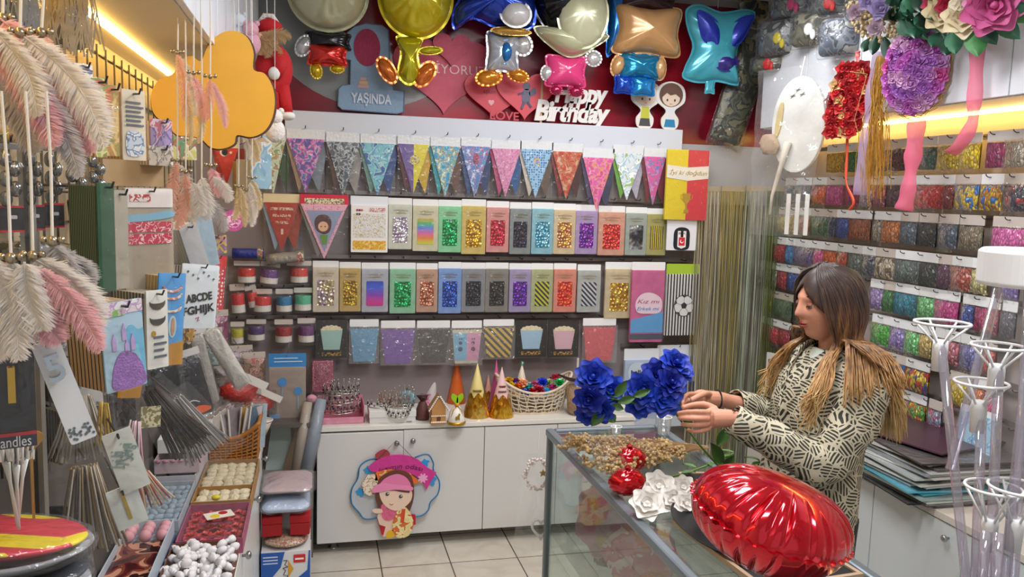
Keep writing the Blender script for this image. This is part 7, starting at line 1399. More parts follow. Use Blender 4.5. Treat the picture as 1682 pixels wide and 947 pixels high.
stack('glitter_card_stack', 'turquoise card with purple glitter field and little towers', 'cards', (164, 494, 232, 640), P(['#7cc4d0', '#6cb4d4', '#a8c8d8'], 10), edge(['#c8a87c', '#a88460', '#dcd0b8', '#3c3430']), x=-.32, dep=.10, extra=castle, tilt=-.06, hd=P(['#d8c8d0', '#b898c0', '#e0e0e0'], 60))
stack('folded_gold_bag', 'golden folded pack hanging under the castle card', 'gift bag', (200, 600, 238, 652), mat('#b8862c', .4, .3), None, x=-.33, tilt=.2)
stack('black_card_stack', 'dark card stack in the gap behind the castle card', 'cards', (226, 505, 250, 590), mat('#2a2a2c', .5), edge(['#1c1c1e', '#b8b4ac']), x=-.42, dep=.1)
def tube3(t, nm, pts, r, m, n=10): return obj(nm, MB().tube(pts, r, n), m, t, smooth=True)
def numpack(label, s, b, D, card, foilm, th=.5, tilt=0, size=.8, zc=.4, extra=None, fs=None):
    loc, w, h = place(b, th, depth((b[0]+b[2])/2, (b[1]+b[3])/2, D)); t = thing('number_balloon_pack', label, 'balloon', loc, rot=(0, tilt, th))
    obj('card', MB().prism(rrect(w, h, .004, 3, 0, -h/2), -.002, .002), card, t); o_ = text('foil_number', s, (fs or w*size), foilm, t, (0, -.014, -h*zc), ext=.006, off=w*.02)
    bv = o_.modifiers.new('round', 'BEVEL'); bv.width = .004; bv.segments = 3; bv.limit_method = 'ANGLE'
    if extra: extra(t, w, h)
    obj('hook', MB().tube([(0, hkl(loc, th), -.006), (0, -.02, -.006)], .0022, 5), STEEL, t); sleeve(t, w, h, 0, -.026, seed=b[0]); return t, w, h
SILF = mat('#b8bcc0', .15, .9); GLDF = mat('#c89a30', .2, .85)
def dots5(t, w, h):
    mb = MB(); r2 = random.Random(1)
    for k in range(26): mb.prism(circ(.002, 6, r2.uniform(-.42, .42)*w, -h*r2.uniform(.85, .97)), -.003, -.0021)
    obj('dot_border', mb, mat('#5a6068', .5), t)
stack('letter_card_stack', 'grey silver card packs behind the number five card', 'cards', (92, 552, 126, 662), mat('#8c8a88', .35, .4, bs=.5, bsc=40), edge(['#6c6864', '#b0aca4', '#3c3a38']), D=1.66, dep=.05)
stack('dark_card_stack', 'black glossy card pack in the gap under the castle card', 'cards', (180, 640, 222, 700), P(['#1c1a1c', '#3c3a3e', '#141214', '#5c5a60'], 30), edge(['#2c2a28', '#8c8880']), D=1.9, dep=.05)
stack('dark_card_stack', 'dark olive card pack left of the grey fork pack', 'cards', (96, 668, 126, 760), P(['#5c584c', '#8c8878', '#3c3a34'], 26), edge(['#2c2a28', '#8c8880']), D=1.75, dep=.05)
stack('garland_card_stack', 'brown patterned card pack between blue garland card and wicker basket', 'cards', (304, 560, 330, 640), P(['#6c5c50', '#a8988c', '#3c3430'], 22), edge(['#2c2a28', '#8c8880']), x=-.42, dep=.05)
numpack('silver foil number five on a long slanted white card', '5', (52, 560, 100, 738), 1.12, mat('#d4d6d8', .45), SILF, .35, -.30, 1.5, .25, dots5)
def can(t, w, h): obj('red_band', MB().prism([(-w/2, -h*.86), (w/2, -h*.86), (w/2, -h*.89), (-w/2, -h*.89)], -.004, -.0022), mat('#b01828', .4), t); obj('label_band', MB().prism([(-w/2, -h*.89), (w/2, -h*.89), (w/2, -h), (-w/2, -h)], -.004, -.0022), mat('#1c2034', .4), t); text('lettering', 'candles', .022, mat('#e0e0e0', .4), t, (0, -.0045, -h*.945), w=w*.75, ext=.0003)
numpack('golden number one candle on a black card near the camera', '1', (-22, 555, 58, 735), 1.16, mat('#1c1a1e', .45), GLDF, .35, 0, 1.2, .42, can)
numpack('golden foil number nine on a white card under pink feathers', '9', (124, 566, 164, 668), 1.7, mat('#d0d0cc', .45), mat('#b8a838', .18, .85), .5, -.04, 1.0, .28)
numpack('golden foil number eight in a clear pack below silver packs', '8', (112, 402, 158, 482), 1.7, mat('#a8a488', .45), mat('#b8a838', .18, .85), .5, 0, .9, .5)
# silver balloon packs with black and red cards
for k, (b, tl) in enumerate((((-6, 236, 38, 386), 0), ((38, 238, 72, 383), .0), ((70, 240, 104, 378), 0), ((98, 236, 138, 370), -.10), ((138, 246, 174, 363), -.03))):
    D = 1.42+.05*k; loc, w, h = place(b, .45, depth((b[0]+b[2])/2, (b[1]+b[3])/2, D)); t = thing('letter_balloon_pack', 'silver foil balloon pack with black red edged card, %s from the left' % ORD[k], 'balloon', loc, rot=(0, tl, .45))
    obj('black_card', MB().prism(rrect(w*.98, h*.26, .002, 2, 0, -h*.82), -.003, .003), mat('#191820', .4), t)
    for z in (.685, .955): obj('red_edge', MB().prism(rrect(w*.98, h*.022, .0005, 1, 0, -h*z), -.0045, -.0031), mat('#c01828', .4), t)
    obj('small_label', MB().prism(rrect(w*.25, h*.04, .001, 1, w*.1, -h*.8), -.0045, -.0032), mat('#c8c8cc', .4), t); r2 = random.Random(k); f = MB()
    for j in range(5): f.ball(((-.18+.36*(j % 2))*w, -.008, -h*(.16+.11*j)), (w*.26, .012, h*.09), 14, 10)
    obj('folded_foil', f, mat('#8c9094', .15, .92, bs=.4, bsc=40), t, smooth=True); sleeve(t, w, h, 0, -.024, seed=b[0]+3); obj('grey_header', MB().prism(rrect(w*.98, h*.06, .001, 1, 0, -h*.03), -.002, .002), mat('#707070', .4), t)
    obj('hook', MB().tube([(0, hkl(loc, .45), .004), (0, -.03, .004), (0, -.036, .014)], .0022, 5), mat('#3a3a3c', .3, .8), t)
# bags near the ceiling at the left edge
def softbag(label, px, py, wpx, hpx, D, m, cat='bag', th=.4, seed=0, nm='folded_contents', strands=0):
    p = depth(px, py, D); s = D/FP; w, h = wpx*s, hpx*s; t = thing('hanging_bag', label, cat, (p.x, p.y, p.z+h/2), th)
    obj(nm, MB().pillow([(a, b-h/2) for a, b in rrect(w*.92, h*.94, .02, 4)], .02, crk=.6, kf=7, seed=seed, seam=0), m, t, smooth=True)
    if strands:
        mb = MB(); r2 = random.Random(seed)
        for k in range(strands): x = r2.uniform(-.48, .48)*w; mb.tube([(x, -.025, 0), (x+r2.uniform(-.01, .01), -.03, -h*.4), (x+r2.uniform(-.02, .02), -.028, -h*r2.uniform(.85, 1.1))], .0016, 4)
        obj('fringe_strands', mb, m, t)
    obj('clear_bag', MB().pillow([(a, b-h/2) for a, b in rrect(w, h, .02, 4)], .032, crk=.7, kf=9, seed=seed+4), clear(dens=.14, bs=.9), t, smooth=True); obj('hook', MB().tube([(0, hkl(p, th), .004), (0, -.02, .004)], .0022, 5), STEEL, t); return t
softbag('bluish grey fringe bag in the top left corner', 28, 20, 56, 90, 1.35, mat('#7c8490', .5, var=.3, vsc=30), strands=40, seed=2)
softbag('beige raffia fringe bag beside the warm lit cabinet', 112, 28, 66, 110, 1.5, mat('#a8987c', .6, var=.35, vsc=40), strands=60, seed=5)
softbag('dark olive packed bag behind the pink feathers', 62, 70, 50, 120, 1.55, P(['#4c4840', '#8c8474', '#2c2a28'], 20), seed=7)
softbag('mixed metal hook goods bag below the top feathers', 60, 222, 120, 30, 1.6, P(['#5c6468', '#c8a83c', '#a83c3c', '#8c9094'], 26), seed=8)
softbag('grey spiral decoration bag between feather rows', 40, 345+70, 90, 40, 1.6, P(['#4c5054', '#8c9094', '#2c2e30'], 40), seed=9)
softbag('grey glitter bag under the lower pink feathers', 60, 560, 100, 50, 1.5, P(['#6c7074', '#b8bcc0', '#3c3e40'], 50), seed=10)
# ---------------- feathers
def feather(t, p0, p1, wd, m, n=70, bend=.12, seed=0, name='feather', view=None):
    r2 = random.Random(seed); p0, p1 = Vector(p0), Vector(p1); d = p1-p0; Ln = d.length; dn = d.normalized(); vw = (view or CF); s = dn.cross(vw).normalized(); up = s.cross(dn)
    def C_(u): return p0+d*u+s*(bend*Ln*sin(pi*u))+up*(.05*Ln*sin(pi*u))
    mb = MB(); mb.tube([C_(i/10) for i in range(11)], [.0016*(1-.7*i/10) for i in range(11)], 5)
    for k in range(n):
        u = .03+.97*(k+r2.random())/n; c = C_(min(1, u)); pr = sin(pi*min(1, u*.93+.06))**.55
        for sg in (-1, 1):
            ln = wd*pr*r2.uniform(.75, 1.2); ang = r2.uniform(.55, .95) if u > .25 else r2.uniform(.1, .8); e = c+(s*sg*sin(1.57-ang*.6)+dn*sin(ang))*ln*.8+up*r2.uniform(-.25, .25)*ln+Vector((0, 0, -.12*ln)); mdl = (c+e)/2+dn*ln*-.06+up*r2.uniform(-.08, .08)*ln
            hw = wd*.022*r2.uniform(.7, 1.4)+.0003; b_ = len(mb.v); mb.v += [tuple(c-dn*hw), tuple(c+dn*hw), tuple(mdl-dn*hw*1.3+up*hw), tuple(mdl+dn*hw*1.3), tuple(e)]; mb.f += [(b_, b_+1, b_+3, b_+2), (b_+2, b_+3, b_+4)]
    return obj(name, mb, m, t)
def fm(c):
    k = ('feather', c)
    if k in MC: return MC[k]
    m, t, p = nt('feather_down'); out = t.nodes['Material Output']; p.inputs['Base Color'].default_value = lin(c); p.inputs['Roughness'].default_value = .9; p.inputs['Specular IOR Level'].default_value = .1; tl = N(t, 'BsdfTranslucent'); tl.inputs[0].default_value = lin(c); mx = N(t, 'MixShader'); mx.inputs[0].default_value = .45; L(t, p.outputs[0], mx.inputs[1]); L(t, tl.outputs[0], mx.inputs[2]); L(t, mx.outputs[0], out.inputs[0]); MC[k] = m; return m
PINK, WHT, GRY, CRMF, PEA = fm('#f4ccd2'), fm('#f0ece8'), fm('#d0cccc'), fm('#e8d8b4'), fm('#f6ccbc')
def catcher(label, D, strings, feathers, ring=None):
    o = depth(*strings[0][0], D); o.z = 2.2; t = thing('feather_dreamcatcher', label, 'dreamcatcher', o)
    for (a, b, dd) in strings:
        mb = MB(); bd = MB(); A, B = depth(*a, D+dd)-o, depth(*b, D+dd)-o; mb.tube([A, (A+B)/2+Vector((.002, 0, 0)), B], .0022 if D < 1.4 else .0020, 6); bd.ball(B, .0075 if D < 1.4 else .0055, 10, 7); bd.ball(B+Vector((.011, 0, .002)), .005, 8, 6); bd.ball(B-Vector((.011, 0, -.002)), .005, 8, 6)
        obj('string', mb, mat('#d8d2c8', .7), t); obj('bead_cluster', bd, mat('#a89c84', .25, .8), t, smooth=True)
    for k, (a, b, dd, wpx, m, bend) in enumerate(feathers): feather(t, depth(*a, D+dd)-o, depth(*b, D+dd+.01)-o, wpx*(D+dd)/FP, m, n=300 if D < 1.4 else 110, bend=bend, seed=k+int(D*10))
    if ring: pass
    return t
catcher('near dreamcatcher with upper row of large pale pink feathers', 1.10, [((30, -60), (33, 54), 0), ((70, -60), (68, 54), .02), ((2, -60), (4, 30), .03)],
  [((33, 56), (170, 240), 0, 46, WHT, .10), ((0, 30), (150, 250), .02, 48, PINK, .08), ((-20, 60), (90, 240), -.01, 44, PINK, .05), ((68, 56), (90, 170), .02, 30, PEA, .02), ((60, 70), (160, 215), .03, 40, WHT, -.05), ((-30, 110), (60, 250), .01, 40, GRY, .05), ((40, 110), (130, 290), .0, 36, GRY, .03), ((-20, 40), (60, 190), -.02, 40, WHT, .1)])
catcher('near dreamcatcher with lower row of white and pink feathers', 1.06, [((2, 150), (18, 424), 0), ((42, 150), (54, 420), .01), ((76, 150), (86, 396), .02)],
  [((18, 428), (30, 560), 0, 44, WHT, .05), ((54, 424), (160, 545), .01, 44, WHT, .12), ((86, 400), (120, 520), .02, 40, GRY, .10), ((60, 440), (165, 575), .0, 36, PINK, .05), ((-20, 420), (30, 590), -.01, 44, WHT, .05), ((10, 430), (100, 560), .01, 46, PINK, -.05), ((90, 410), (150, 470), .03, 30, GRY, .1), ((0, 450), (-10, 590), .0, 40, WHT, .1), ((40, 430), (70, 540), -.01, 44, WHT, -.1)])
catcher('middle dreamcatcher with peach and white feathers before the flower board', 1.95, [((290, -60), (292, 86), 0), ((303, -60), (305, 282), .01), ((316, -60), (318, 120), .0), ((329, -60), (331, 310), .02), ((344, -60), (345, 126), -.01), ((290, 90), (291, 264), .01), ((345, 130), (346, 272), .0)],
  [((292, 88), (302, 196), 0, 15, PEA, .03), ((296, 92), (322, 190), .01, 16, WHT, .04), ((318, 124), (336, 200), 0, 15, PINK, .03), ((345, 130), (340, 196), -.01, 14, PEA, -.02), ((345, 132), (370, 210), 0, 13, PINK, .06), ((306, 150), (312, 240), .01, 12, CRMF, .02), ((330, 165), (326, 235), .01, 12, CRMF, .02),
   ((291, 266), (276, 372), 0, 19, PEA, -.05), ((293, 268), (318, 368), .01, 22, WHT, .03), ((305, 286), (290, 376), .01, 20, PEA, .04), ((318, 300), (330, 355), .0, 20, WHT, .02), ((331, 314), (370, 380), .02, 18, GRY, .06), ((346, 276), (362, 322), 0, 17, PINK, .04), ((350, 290), (378, 330), 0, 16, WHT, .08), ((331, 290), (340, 360), .01, 20, WHT, .02)])
catcher('small cream feather dreamcatcher left of the orange pennant', 2.6, [((391, -60), (392, 306), 0), ((404, -60), (405, 312), .01), ((413, -60), (414, 292), 0)],
  [((392, 308), (384, 362), 0, 11, CRMF, .05), ((394, 308), (402, 372), 0, 12, CRMF, .02), ((405, 314), (414, 372), .01, 12, WHT, .05), ((414, 295), (426, 345), 0, 11, CRMF, .05), ((410, 300), (418, 360), 0, 11, WHT, .05), ((400, 222), (410, 262), 0, 9, WHT, .05), ((412, 222), (424, 262), 0, 9, CRMF, .05)])
# ---------------- yellow flower board
YC = (350, 150); OL = [(330, 100), (342, 74), (362, 55), (386, 51), (406, 62), (416, 86), (416, 114), (434, 121), (447, 142), (451, 168), (446, 196), (433, 216), (412, 225), (389, 222), (384, 236), (366, 244), (346, 242), (330, 228), (312, 224), (292, 222), (281, 212), (279, 197), (262, 196), (250, 180), (249, 152), (262, 130), (284, 121), (298, 98), (314, 92)]
p0 = depth(350, 150, 2.35); th = .35; P_ = [onp(a, b, p0, th) for a, b in OL]; t = thing('flower_board', 'large yellow wooden flower board with dark brown edge hanging', 'sign', p0, th)
inv = Matrix.Rotation(-th, 3, 'Z'); pts = closed([(lambda q: (q.x, q.z))(inv @ (p-p0)) for p in P_], 130)
obj('yellow_face', MB().prism(pts, -.003, .001), mat('#dca01c', .5, var=.12, vsc=6), t); obj('dark_edge', MB().prism([(x*1.012+.006, z*1.01-.002) for x, z in pts], .0011, .026), mat('#4a2a18', .6), t)
obj('hanging_cord', MB().tube([(.06, 0, .17), (.06, .0, ZC-p0.z)], .0015, 5), mat('#c8c0b0', .6), t)
# ---------------- doll
o = depth(452, 130, 3.1); sc = 3.1/FP; t = thing('santa_doll', 'santa doll in red suit with long blond beard hanging behind flower board', 'doll', o)
def dq(px, py, y=0): return Vector(((px-452)*sc, y, (130-py)*sc))
RDF = mat('#b8141c', .8, bs=.3, bsc=120)
obj('suit_body', MB().ball(dq(450, 115), (30*sc, .045, 42*sc), 20, 14), RDF, t, smooth=True); obj('head', MB().ball(dq(440, 70), (17*sc, .035, 18*sc), 18, 12), mat('#d8a888', .6), t, smooth=True)
obj('hat', MB().ball(dq(444, 48), (20*sc, .035, 14*sc), 16, 10), RDF, t, smooth=True); obj('hat_trim', MB().tube([dq(428, 42), dq(436, 30), dq(448, 30), dq(456, 42), dq(460, 58)], .010, 8), mat('#e4ddd4', .9, bs=.8, bsc=100), t, smooth=True)
for k, (a, b) in enumerate((((432, 62), (470, 74)), ((436, 66), (440, 100)), ((430, 64), (428, 96)), ((440, 60), (478, 66)), ((444, 70), (456, 98)))): feather(t, dq(*a, -.05), dq(*b, -.06), 13*sc, fm('#cdb184'), n=60, seed=k, name='blond_beard')
obj('face_nose', MB().ball(dq(428, 66, -.04), .014, 10, 8), mat('#dcae90', .6), t, smooth=True)
obj('arm', MB().tube([dq(455, 92, -.03), dq(462, 112, -.05), dq(454, 128, -.05)], [.028, .024, .02], 12), RDF, t, smooth=True); obj('mitten', MB().ball(dq(452, 124, -.06), (.022, .02, .024), 14, 10), mat('#e0dcd6', .8), t, smooth=True)
for s in (0, 1): obj('leg', MB().tube([dq(448+14*s, 135), dq(450+18*s, 165), dq(452+20*s, 185)], [.028, .024, .02], 12), RDF, t, smooth=True); obj('cuff', MB().ball(dq(452+20*s, 188), (.028, .028, .018), 12, 8), mat('#e0dcd6', .9), t, smooth=True)
obj('hanging_cord', MB().tube([dq(440, 32), dq(438, -70)], .0015, 4), CARD, t)
for k, (px, py, r, c, lab) in enumerate(((412, 62, 16, '#e0a8b8', 'pink plush toy behind the top of the flower board'), (392, 48, 16, '#d4dce4', 'pale blue plush toy behind the flower board'), (452, 205, 16, '#e2dcd8', 'white plush toy hanging under the santa doll'))):
    p = depth(px, py, 3.0); t = thing('plush_toy', lab, 'plush toy', p); R = r*3.0/FP; M_ = mat(c, .9, bs=.6, bsc=90); obj('plush_body', MB().ball((0, 0, -R*.6), (R, R*.7, R*1.2), 18, 12), M_, t, smooth=True); obj('plush_head', MB().ball((0, -R*.1, R*.8), R*.8, 16, 11), M_, t, smooth=True)
    for s in (-1, 1): obj('plush_ear', MB().ball((s*R*.6, 0, R*1.45), R*.3, 10, 8), M_, t, smooth=True)
    obj('hanging_cord', MB().tube([(0, 0, R*1.4), (0, 0, ZC-p.z)], .0012, 4), CARD, t)
stack('poster_roll_pack', 'pale blue printed card hanging right of the flower board', 'card', (412, 222, 446, 310), P(['#9cc8e0', '#88b8dc', '#d8e4e4', '#c8b090'], 14), None, D=3.5, th=.2)
# ================================================================= LEFT CABINET WITH TRAYS
LF, LT = -.235, .69
t = thing('tray_cabinet', 'white low cabinet with one round knob under the open trays', 'cabinet', (XL, 0, 0))
obj('cabinet_body', MB().b2(.001, LF-XL-.02, 1.3, 3.78, .08, LT-.03), mat('#d4d4cf', .4), t); obj('cabinet_top', MB().b2(.001, LF-XL+.002, 1.29, 3.79, LT-.029, LT), mat('#dcdad4', .35), t, bevel=.002); obj('plinth', MB().b2(.001, LF-XL-.05, 1.3, 3.78, 0, .079), mat('#77736c', .5), t)
for i in range(5):
    y0 = 1.31+i*.493; d = obj('door', MB().b2(LF-XL-.0195, LF-XL-.001, y0, y0+.487, .085, LT-.034), mat('#dfe2e0', .3), t, bevel=.0015)
    ky = {2: 2.715}.get(i, y0+.43); obj('knob', MB(Matrix.Translation((LF-XL-.001, ky, .64)) @ Matrix.Rotation(pi/2, 4, 'Y')).lathe([(.005, 0), (.005, .012), (.013, .016), (.014, .024), (.008, .03), (0, .031)], 14), STEEL, d, smooth=True)
def tray(name, label, x0, x1, y0, y1, zb, h, m, cat='box', lid=None, wall=.004):
    cx, cy = (x0+x1)/2, (y0+y1)/2; w, d = x1-x0, y1-y0; t = thing(name, label, cat, (cx, cy, zb))
    obj('box_base', MB().b2(-w/2, w/2, -d/2, d/2, 0, .004), m, t); mb = MB(); mb.b2(-w/2, w/2, -d/2, -d/2+wall, .004, h).b2(-w/2, w/2, d/2-wall, d/2, .004, h).b2(-w/2, -w/2+wall, -d/2+wall, d/2-wall, .004, h).b2(w/2-wall, w/2, -d/2+wall, d/2-wall, .004, h); obj('box_walls', mb, m, t)
    if lid: obj('clear_lid', MB().sheet(lambda u, v: ((u-.5)*w, (v-.5)*d, h+.004+.004*noise.noise(Vector((u*6, v*6, zb)))), 12, 12), lid, t, smooth=True)
    return t, w, d
rr = random.Random(21)
KR = mat('#a8804c', .7, var=.15, vsc=20); WB = mat('#d8d8d2', .5)
t, w, d = tray('favour_box', 'clear lidded box of cream shell shaped favours beside the wicker basket', -.425, -.224, 3.10, 3.41, LT+.001, .05, KR, lid=CLEAR)
CS = mat('#d8ceb0', .6, var=.12, vsc=30)
def blobs(parent, lab, n, fx, fy, z, r, m, grp, cat='favour', name='favour', shape=None, jit=.5):
    c = parent.location; k = 0
    for iy in range(fy):
        for ix in range(fx):
            x = (-.5+(ix+.5)/fx)*w*.9+rr.uniform(-jit, jit)*.006; y = (-.5+(iy+.5)/fy)*d*.92+rr.uniform(-jit, jit)*.006
            t2 = thing(name, lab, cat, (c.x+x, c.y+y, c.z+z), rr.uniform(0, 6.28), group=grp, rot=(rr.uniform(-.3, .3), rr.uniform(-.3, .3), rr.uniform(0, 6.28)))
            shape(t2, r, m, k); k += 1
def shell(t2, r, m, k):
    key = ('shell', r)
    if key not in ROSEM: o = obj('shell_body', MB().ball((0, 0, 0), (r, r*.75, r*.55), 22, 12, fn=lambda q: 1+.10*sin(math.atan2(q.y, q.x)*8)), m, t2, smooth=True); ROSEM[key] = o.data
    else: o = bpy.data.objects.new('shell_body', ROSEM[key]); COL.objects.link(o); o.parent = t2
blobs(t, 'cream shell shaped favour in the clear lidded box by wicker basket', 1, 5, 6, .03, .027, CS, 'cream favours in the clear lidded box', shape=shell)
t, w, d = tray('favour_box', 'open kraft box with white soap shapes and one yellow centre', -.425, -.224, 2.94, 3.095, LT+.001, .055, KR)
blobs(t, 'white soap petal lying in the open kraft box', 1, 5, 3, .034, .027, mat('#e8e4d8', .6), 'white soap petals in the open kraft box', shape=shell, name='soap_petal')
t2 = thing('yellow_soap_centre', 'small yellow centre among white soap petals in kraft box', 'favour', (t.location.x-.02, t.location.y-.04, t.location.z+.056)); obj('centre', MB().ball((0, 0, 0), (.016, .013, .008), 16, 8), mat('#d8c838', .5), t2, smooth=True)
t, w, d = tray('flower_box', 'clear lidded box of coral red flowers with rose coloured front', -.425, -.224, 2.62, 2.93, LT+.001, .05, mat('#b0587a', .45, var=.2, vsc=40), lid=CLEAR)
for iy in range(5):
    for ix in range(4):
        c = t.location; t2 = thing('paper_flower', 'coral red paper flower in the clear lidded box', 'paper flower', (c.x+(-.5+(ix+.5)/4)*w*.9, c.y+(-.5+(iy+.5)/5)*d*.92, c.z+.022), group='coral paper flowers in the rose coloured box'); add_rose(t2, (0, 0, 0), .024, (0, 0, 1), mat('#d04848', .5, var=.15, vsc=50), 'flower_head', ix, n=(3, 5))
tt = thing('price_card', 'white card with yellow and red flower on the coral flower box', 'card', (t.location.x+.01, t.location.y+.02, t.location.z+.062), .35); obj('card', MB().b2(-.045, .045, -.028, .028, -.001, .001), mat('#e4e0d4', .5), tt); obj('yellow_print', MB().lathe([(0, .0012), (.016, .0012), (0, .0016)], 16, (-.015, -.008, 0)), mat('#e0c818', .5), tt); obj('red_print', MB().lathe([(0, .0012), (.015, .0012), (0, .0016)], 16, (.015, .01, 0)), mat('#b01c24', .5), tt)
t, w, d = tray('bow_box', 'brown box heaped with white satin bows', -.43, -.236, 2.20, 2.60, LT+.001, .055, mat('#6a4030', .6))
WBW = mat('#e4e2e4', .5)
for iy in range(9):
    for ix in range(6):
        c = t.location; t2 = thing('satin_bow', 'white satin bow heaped in the brown box', 'bow', (c.x+(-.5+(ix+.5)/6)*w*.9+rr.uniform(-.008, .008), c.y+(-.5+(iy+.5)/9)*d*.92, c.z+.045+rr.uniform(-.012, .012)+.012*sin(ix*1.6)), rot=(rr.uniform(-.5, .5), rr.uniform(-.5, .5), rr.uniform(0, 6)), group='white satin bows in the brown box')
        if ('bow',) not in ROSEM:
            mb = MB()
            for s in (-1, 1):
                mb.ball((s*.018, 0, .006), (.017, .011, .013), 12, 8, fn=lambda q: 1+.12*sin(q.y*9)); mb.sheet(lambda u, v, s=s: (s*(.004+.022*v), (u-.5)*.012-.012*v, -.006*v), 3, 4)
            mb.ball((0, 0, .008), (.006, .008, .008), 10, 7); o = obj('bow_loops', mb, WBW, t2, smooth=True); ROSEM[('bow',)] = o.data
        else: o = bpy.data.objects.new('bow_loops', ROSEM[('bow',)]); COL.objects.link(o); o.parent = t2
# second column
t, w, d = tray('favour_tray', 'grey blue tray of small wrapped favours in rows', -.575, -.43, 2.72, 3.10, .735, .035, mat('#a4b0bc', .5), lid=clear(dens=.10, bs=.5))
BP = mat('#8fa8bc', .5)
def pod(t2, r, m, k):
    if ('pod',) not in ROSEM: o = obj('wrapped_favour_body', MB().ball((0, 0, 0), (.013, .022, .012), 12, 8), BP, t2, smooth=True); ROSEM[('pod',)] = o.data
    else: o = bpy.data.objects.new('wrapped_favour_body', ROSEM[('pod',)]); COL.objects.link(o); o.parent = t2
blobs(t, 'pale blue wrapped favour in the grey blue tray', 1, 5, 8, .018, .02, BP, 'pale blue wrapped favours in the tray', shape=pod, name='wrapped_favour', jit=.2)
obj('tray_stand', MB().b2(-w/2, w/2, -d/2, d/2, -.043, -.001), mat('#9aa6b0', .5), t)
for k, (y0, z, c, lab) in enumerate(((3.11, .735, '#b4b4bc', 'grey lilac favour box behind the blue favour tray, lower one'), (3.13, .79, '#b8a4ac', 'grey pink favour box behind the blue favour tray, upper one'), (3.20, .845, '#d8dcdc', 'white shredded paper box at the back of the left cabinet'))):
    zb = .691 if k == 0 else z-.0; t, w, d = tray('favour_box', lab, -.575, -.43+.01*k, y0, 3.46, zb, .052 if k else .095, mat(c, .5))
    if k == 2: obj('paper_shreds', MB().sheet(lambda u, v: ((u-.5)*w*.96, (v-.5)*d*.96, .04+.018*noise.noise(Vector((u*14, v*14, 0)))), 24, 24), mat('#dfe2e2', .6, bs=1, bsc=120), t, smooth=True)
    else:
        for j in range(6): obj('pink_scallop', MB().ball((-w*.42+w*.84*j/5, -d/2, .046), (.010, .006, .006), 10, 7), mat('#b0708c', .6), t, smooth=True)
t, w, d = tray('chocolate_box', 'dark red glossy printed box with pink favours near the camera', -.575, -.44, 2.20, 2.70, .735, .05, mat('#b8c4d0', .4)); obj('glossy_lining', MB().b2(-w/2+.005, w/2-.005, -d/2+.005, d/2-.12, .0045, .028), P(['#3c1014', '#5c1420', '#7a4030', '#c89078', '#2c0c10'], 12, 'noise', .15), t); obj('tray_stand', MB().b2(-w/2, w/2, -d/2, d/2, -.043, -.001), mat('#6c84a8', .4), t)
PB = mat('#d49aa4', .6)
for j in range(9): c = t.location; t2 = thing('pink_favour', 'small pink round favour at the back of the dark red box', 'favour', (c.x-w*.36+w*.36*(j % 3), c.y+d*.5-.03-.035*(j//3), c.z+.04), group='pink favours in the dark red box'); obj('favour_body', MB().ball((0, 0, 0), .019, 12, 8), PB, t2, smooth=True)
t = thing('shiny_gift_box', 'long dark red shiny gift box lying along the wall', 'gift box', (-.515, 1.95, LT+.001)); obj('box_lower', MB().b2(-.075, .075, -.22, .22, 0, .10), mat('#4a1418', .25), t, bevel=.003); obj('box_lid', MB().b2(-.078, .078, -.223, .223, .08, .125), P(['#3c1014', '#6c1820', '#8a3c30', '#2c0c10'], 14, 'noise', .15), t, bevel=.003)
# wicker basket with packs
WK = mat('#b0702c', .6, var=.25, vsc=40); p = Vector((-.335, 3.60, LT+.001)); t = thing('wicker_basket', 'honey coloured wicker basket full of clear packs on left cabinet', 'basket', p)
bw, bd = .205, .17
def bpt(s, v):  # perimeter, height
    s = s % 1; k = .90+.10*v; hx, hy = bw/2*k, bd/2*k
    if s < .3: x, y = -hx+2*hx*s/.3, -hy
    elif s < .5: x, y = hx, -hy+2*hy*(s-.3)/.2
    elif s < .8: x, y = hx-2*hx*(s-.5)/.3, hy
    else: x, y = -hx, hy-2*hy*(s-.8)/.2
    top = .105+.065*max(0, (x+hx*.2)/(hx*1.2))**2; return Vector((x, y, v*top))
wv = MB()
for j in range(9): wv.tube([bpt(i/80, (j+.5)/9.2)+Vector((0, -.003 if (i+j) % 2 else .003, 0)) for i in range(80)], .0045, 5, closed=True)
for i in range(30): wv.tube([bpt(i/30, v/5) for v in range(6)], .004, 5)
obj('woven_wall', wv, WK, t, smooth=True); obj('basket_rim', MB().tube([bpt(i/60, 1) for i in range(60)], .009, 8, closed=True), WK, t, smooth=True); obj('basket_base', MB().b2(-bw*.44, bw*.44, -bd*.44, bd*.44, 0, .006), WK, t)
for k in range(11):
    u = k/10; x = -.085+.17*u; lean = -.42+.62*u; c = ['#cfc8bc', '#a89888', '#c8c0b8', '#8c7868', '#d0c8c8', '#b0a0a8', '#94888c', '#c89848', '#c8c0c4', '#5c7488', '#a0b4c0'][k]
    tt = thing('clear_sachet_pack', 'flat clear sachet pack in the wicker basket, %s from the left' % ORD[k], 'sachet', p+Vector((x, .02*sin(k*2), .03)), rot=(radians(8)*sin(k), -lean*-1, radians(58)+.1*sin(k*3)))
    obj('sachet_card', MB().b2(-.05, .05, -.0018, .0018, 0, .19), mat(c, .45, var=.3, vsc=30), tt); obj('white_edge', MB().b2(-.052, -.046, -.0024, .0024, 0, .195), mat('#d8d4cc', .5), tt); obj('clear_bag', MB().b2(-.054, .054, .004, .0048, 0, .20), CLEAR, tt)
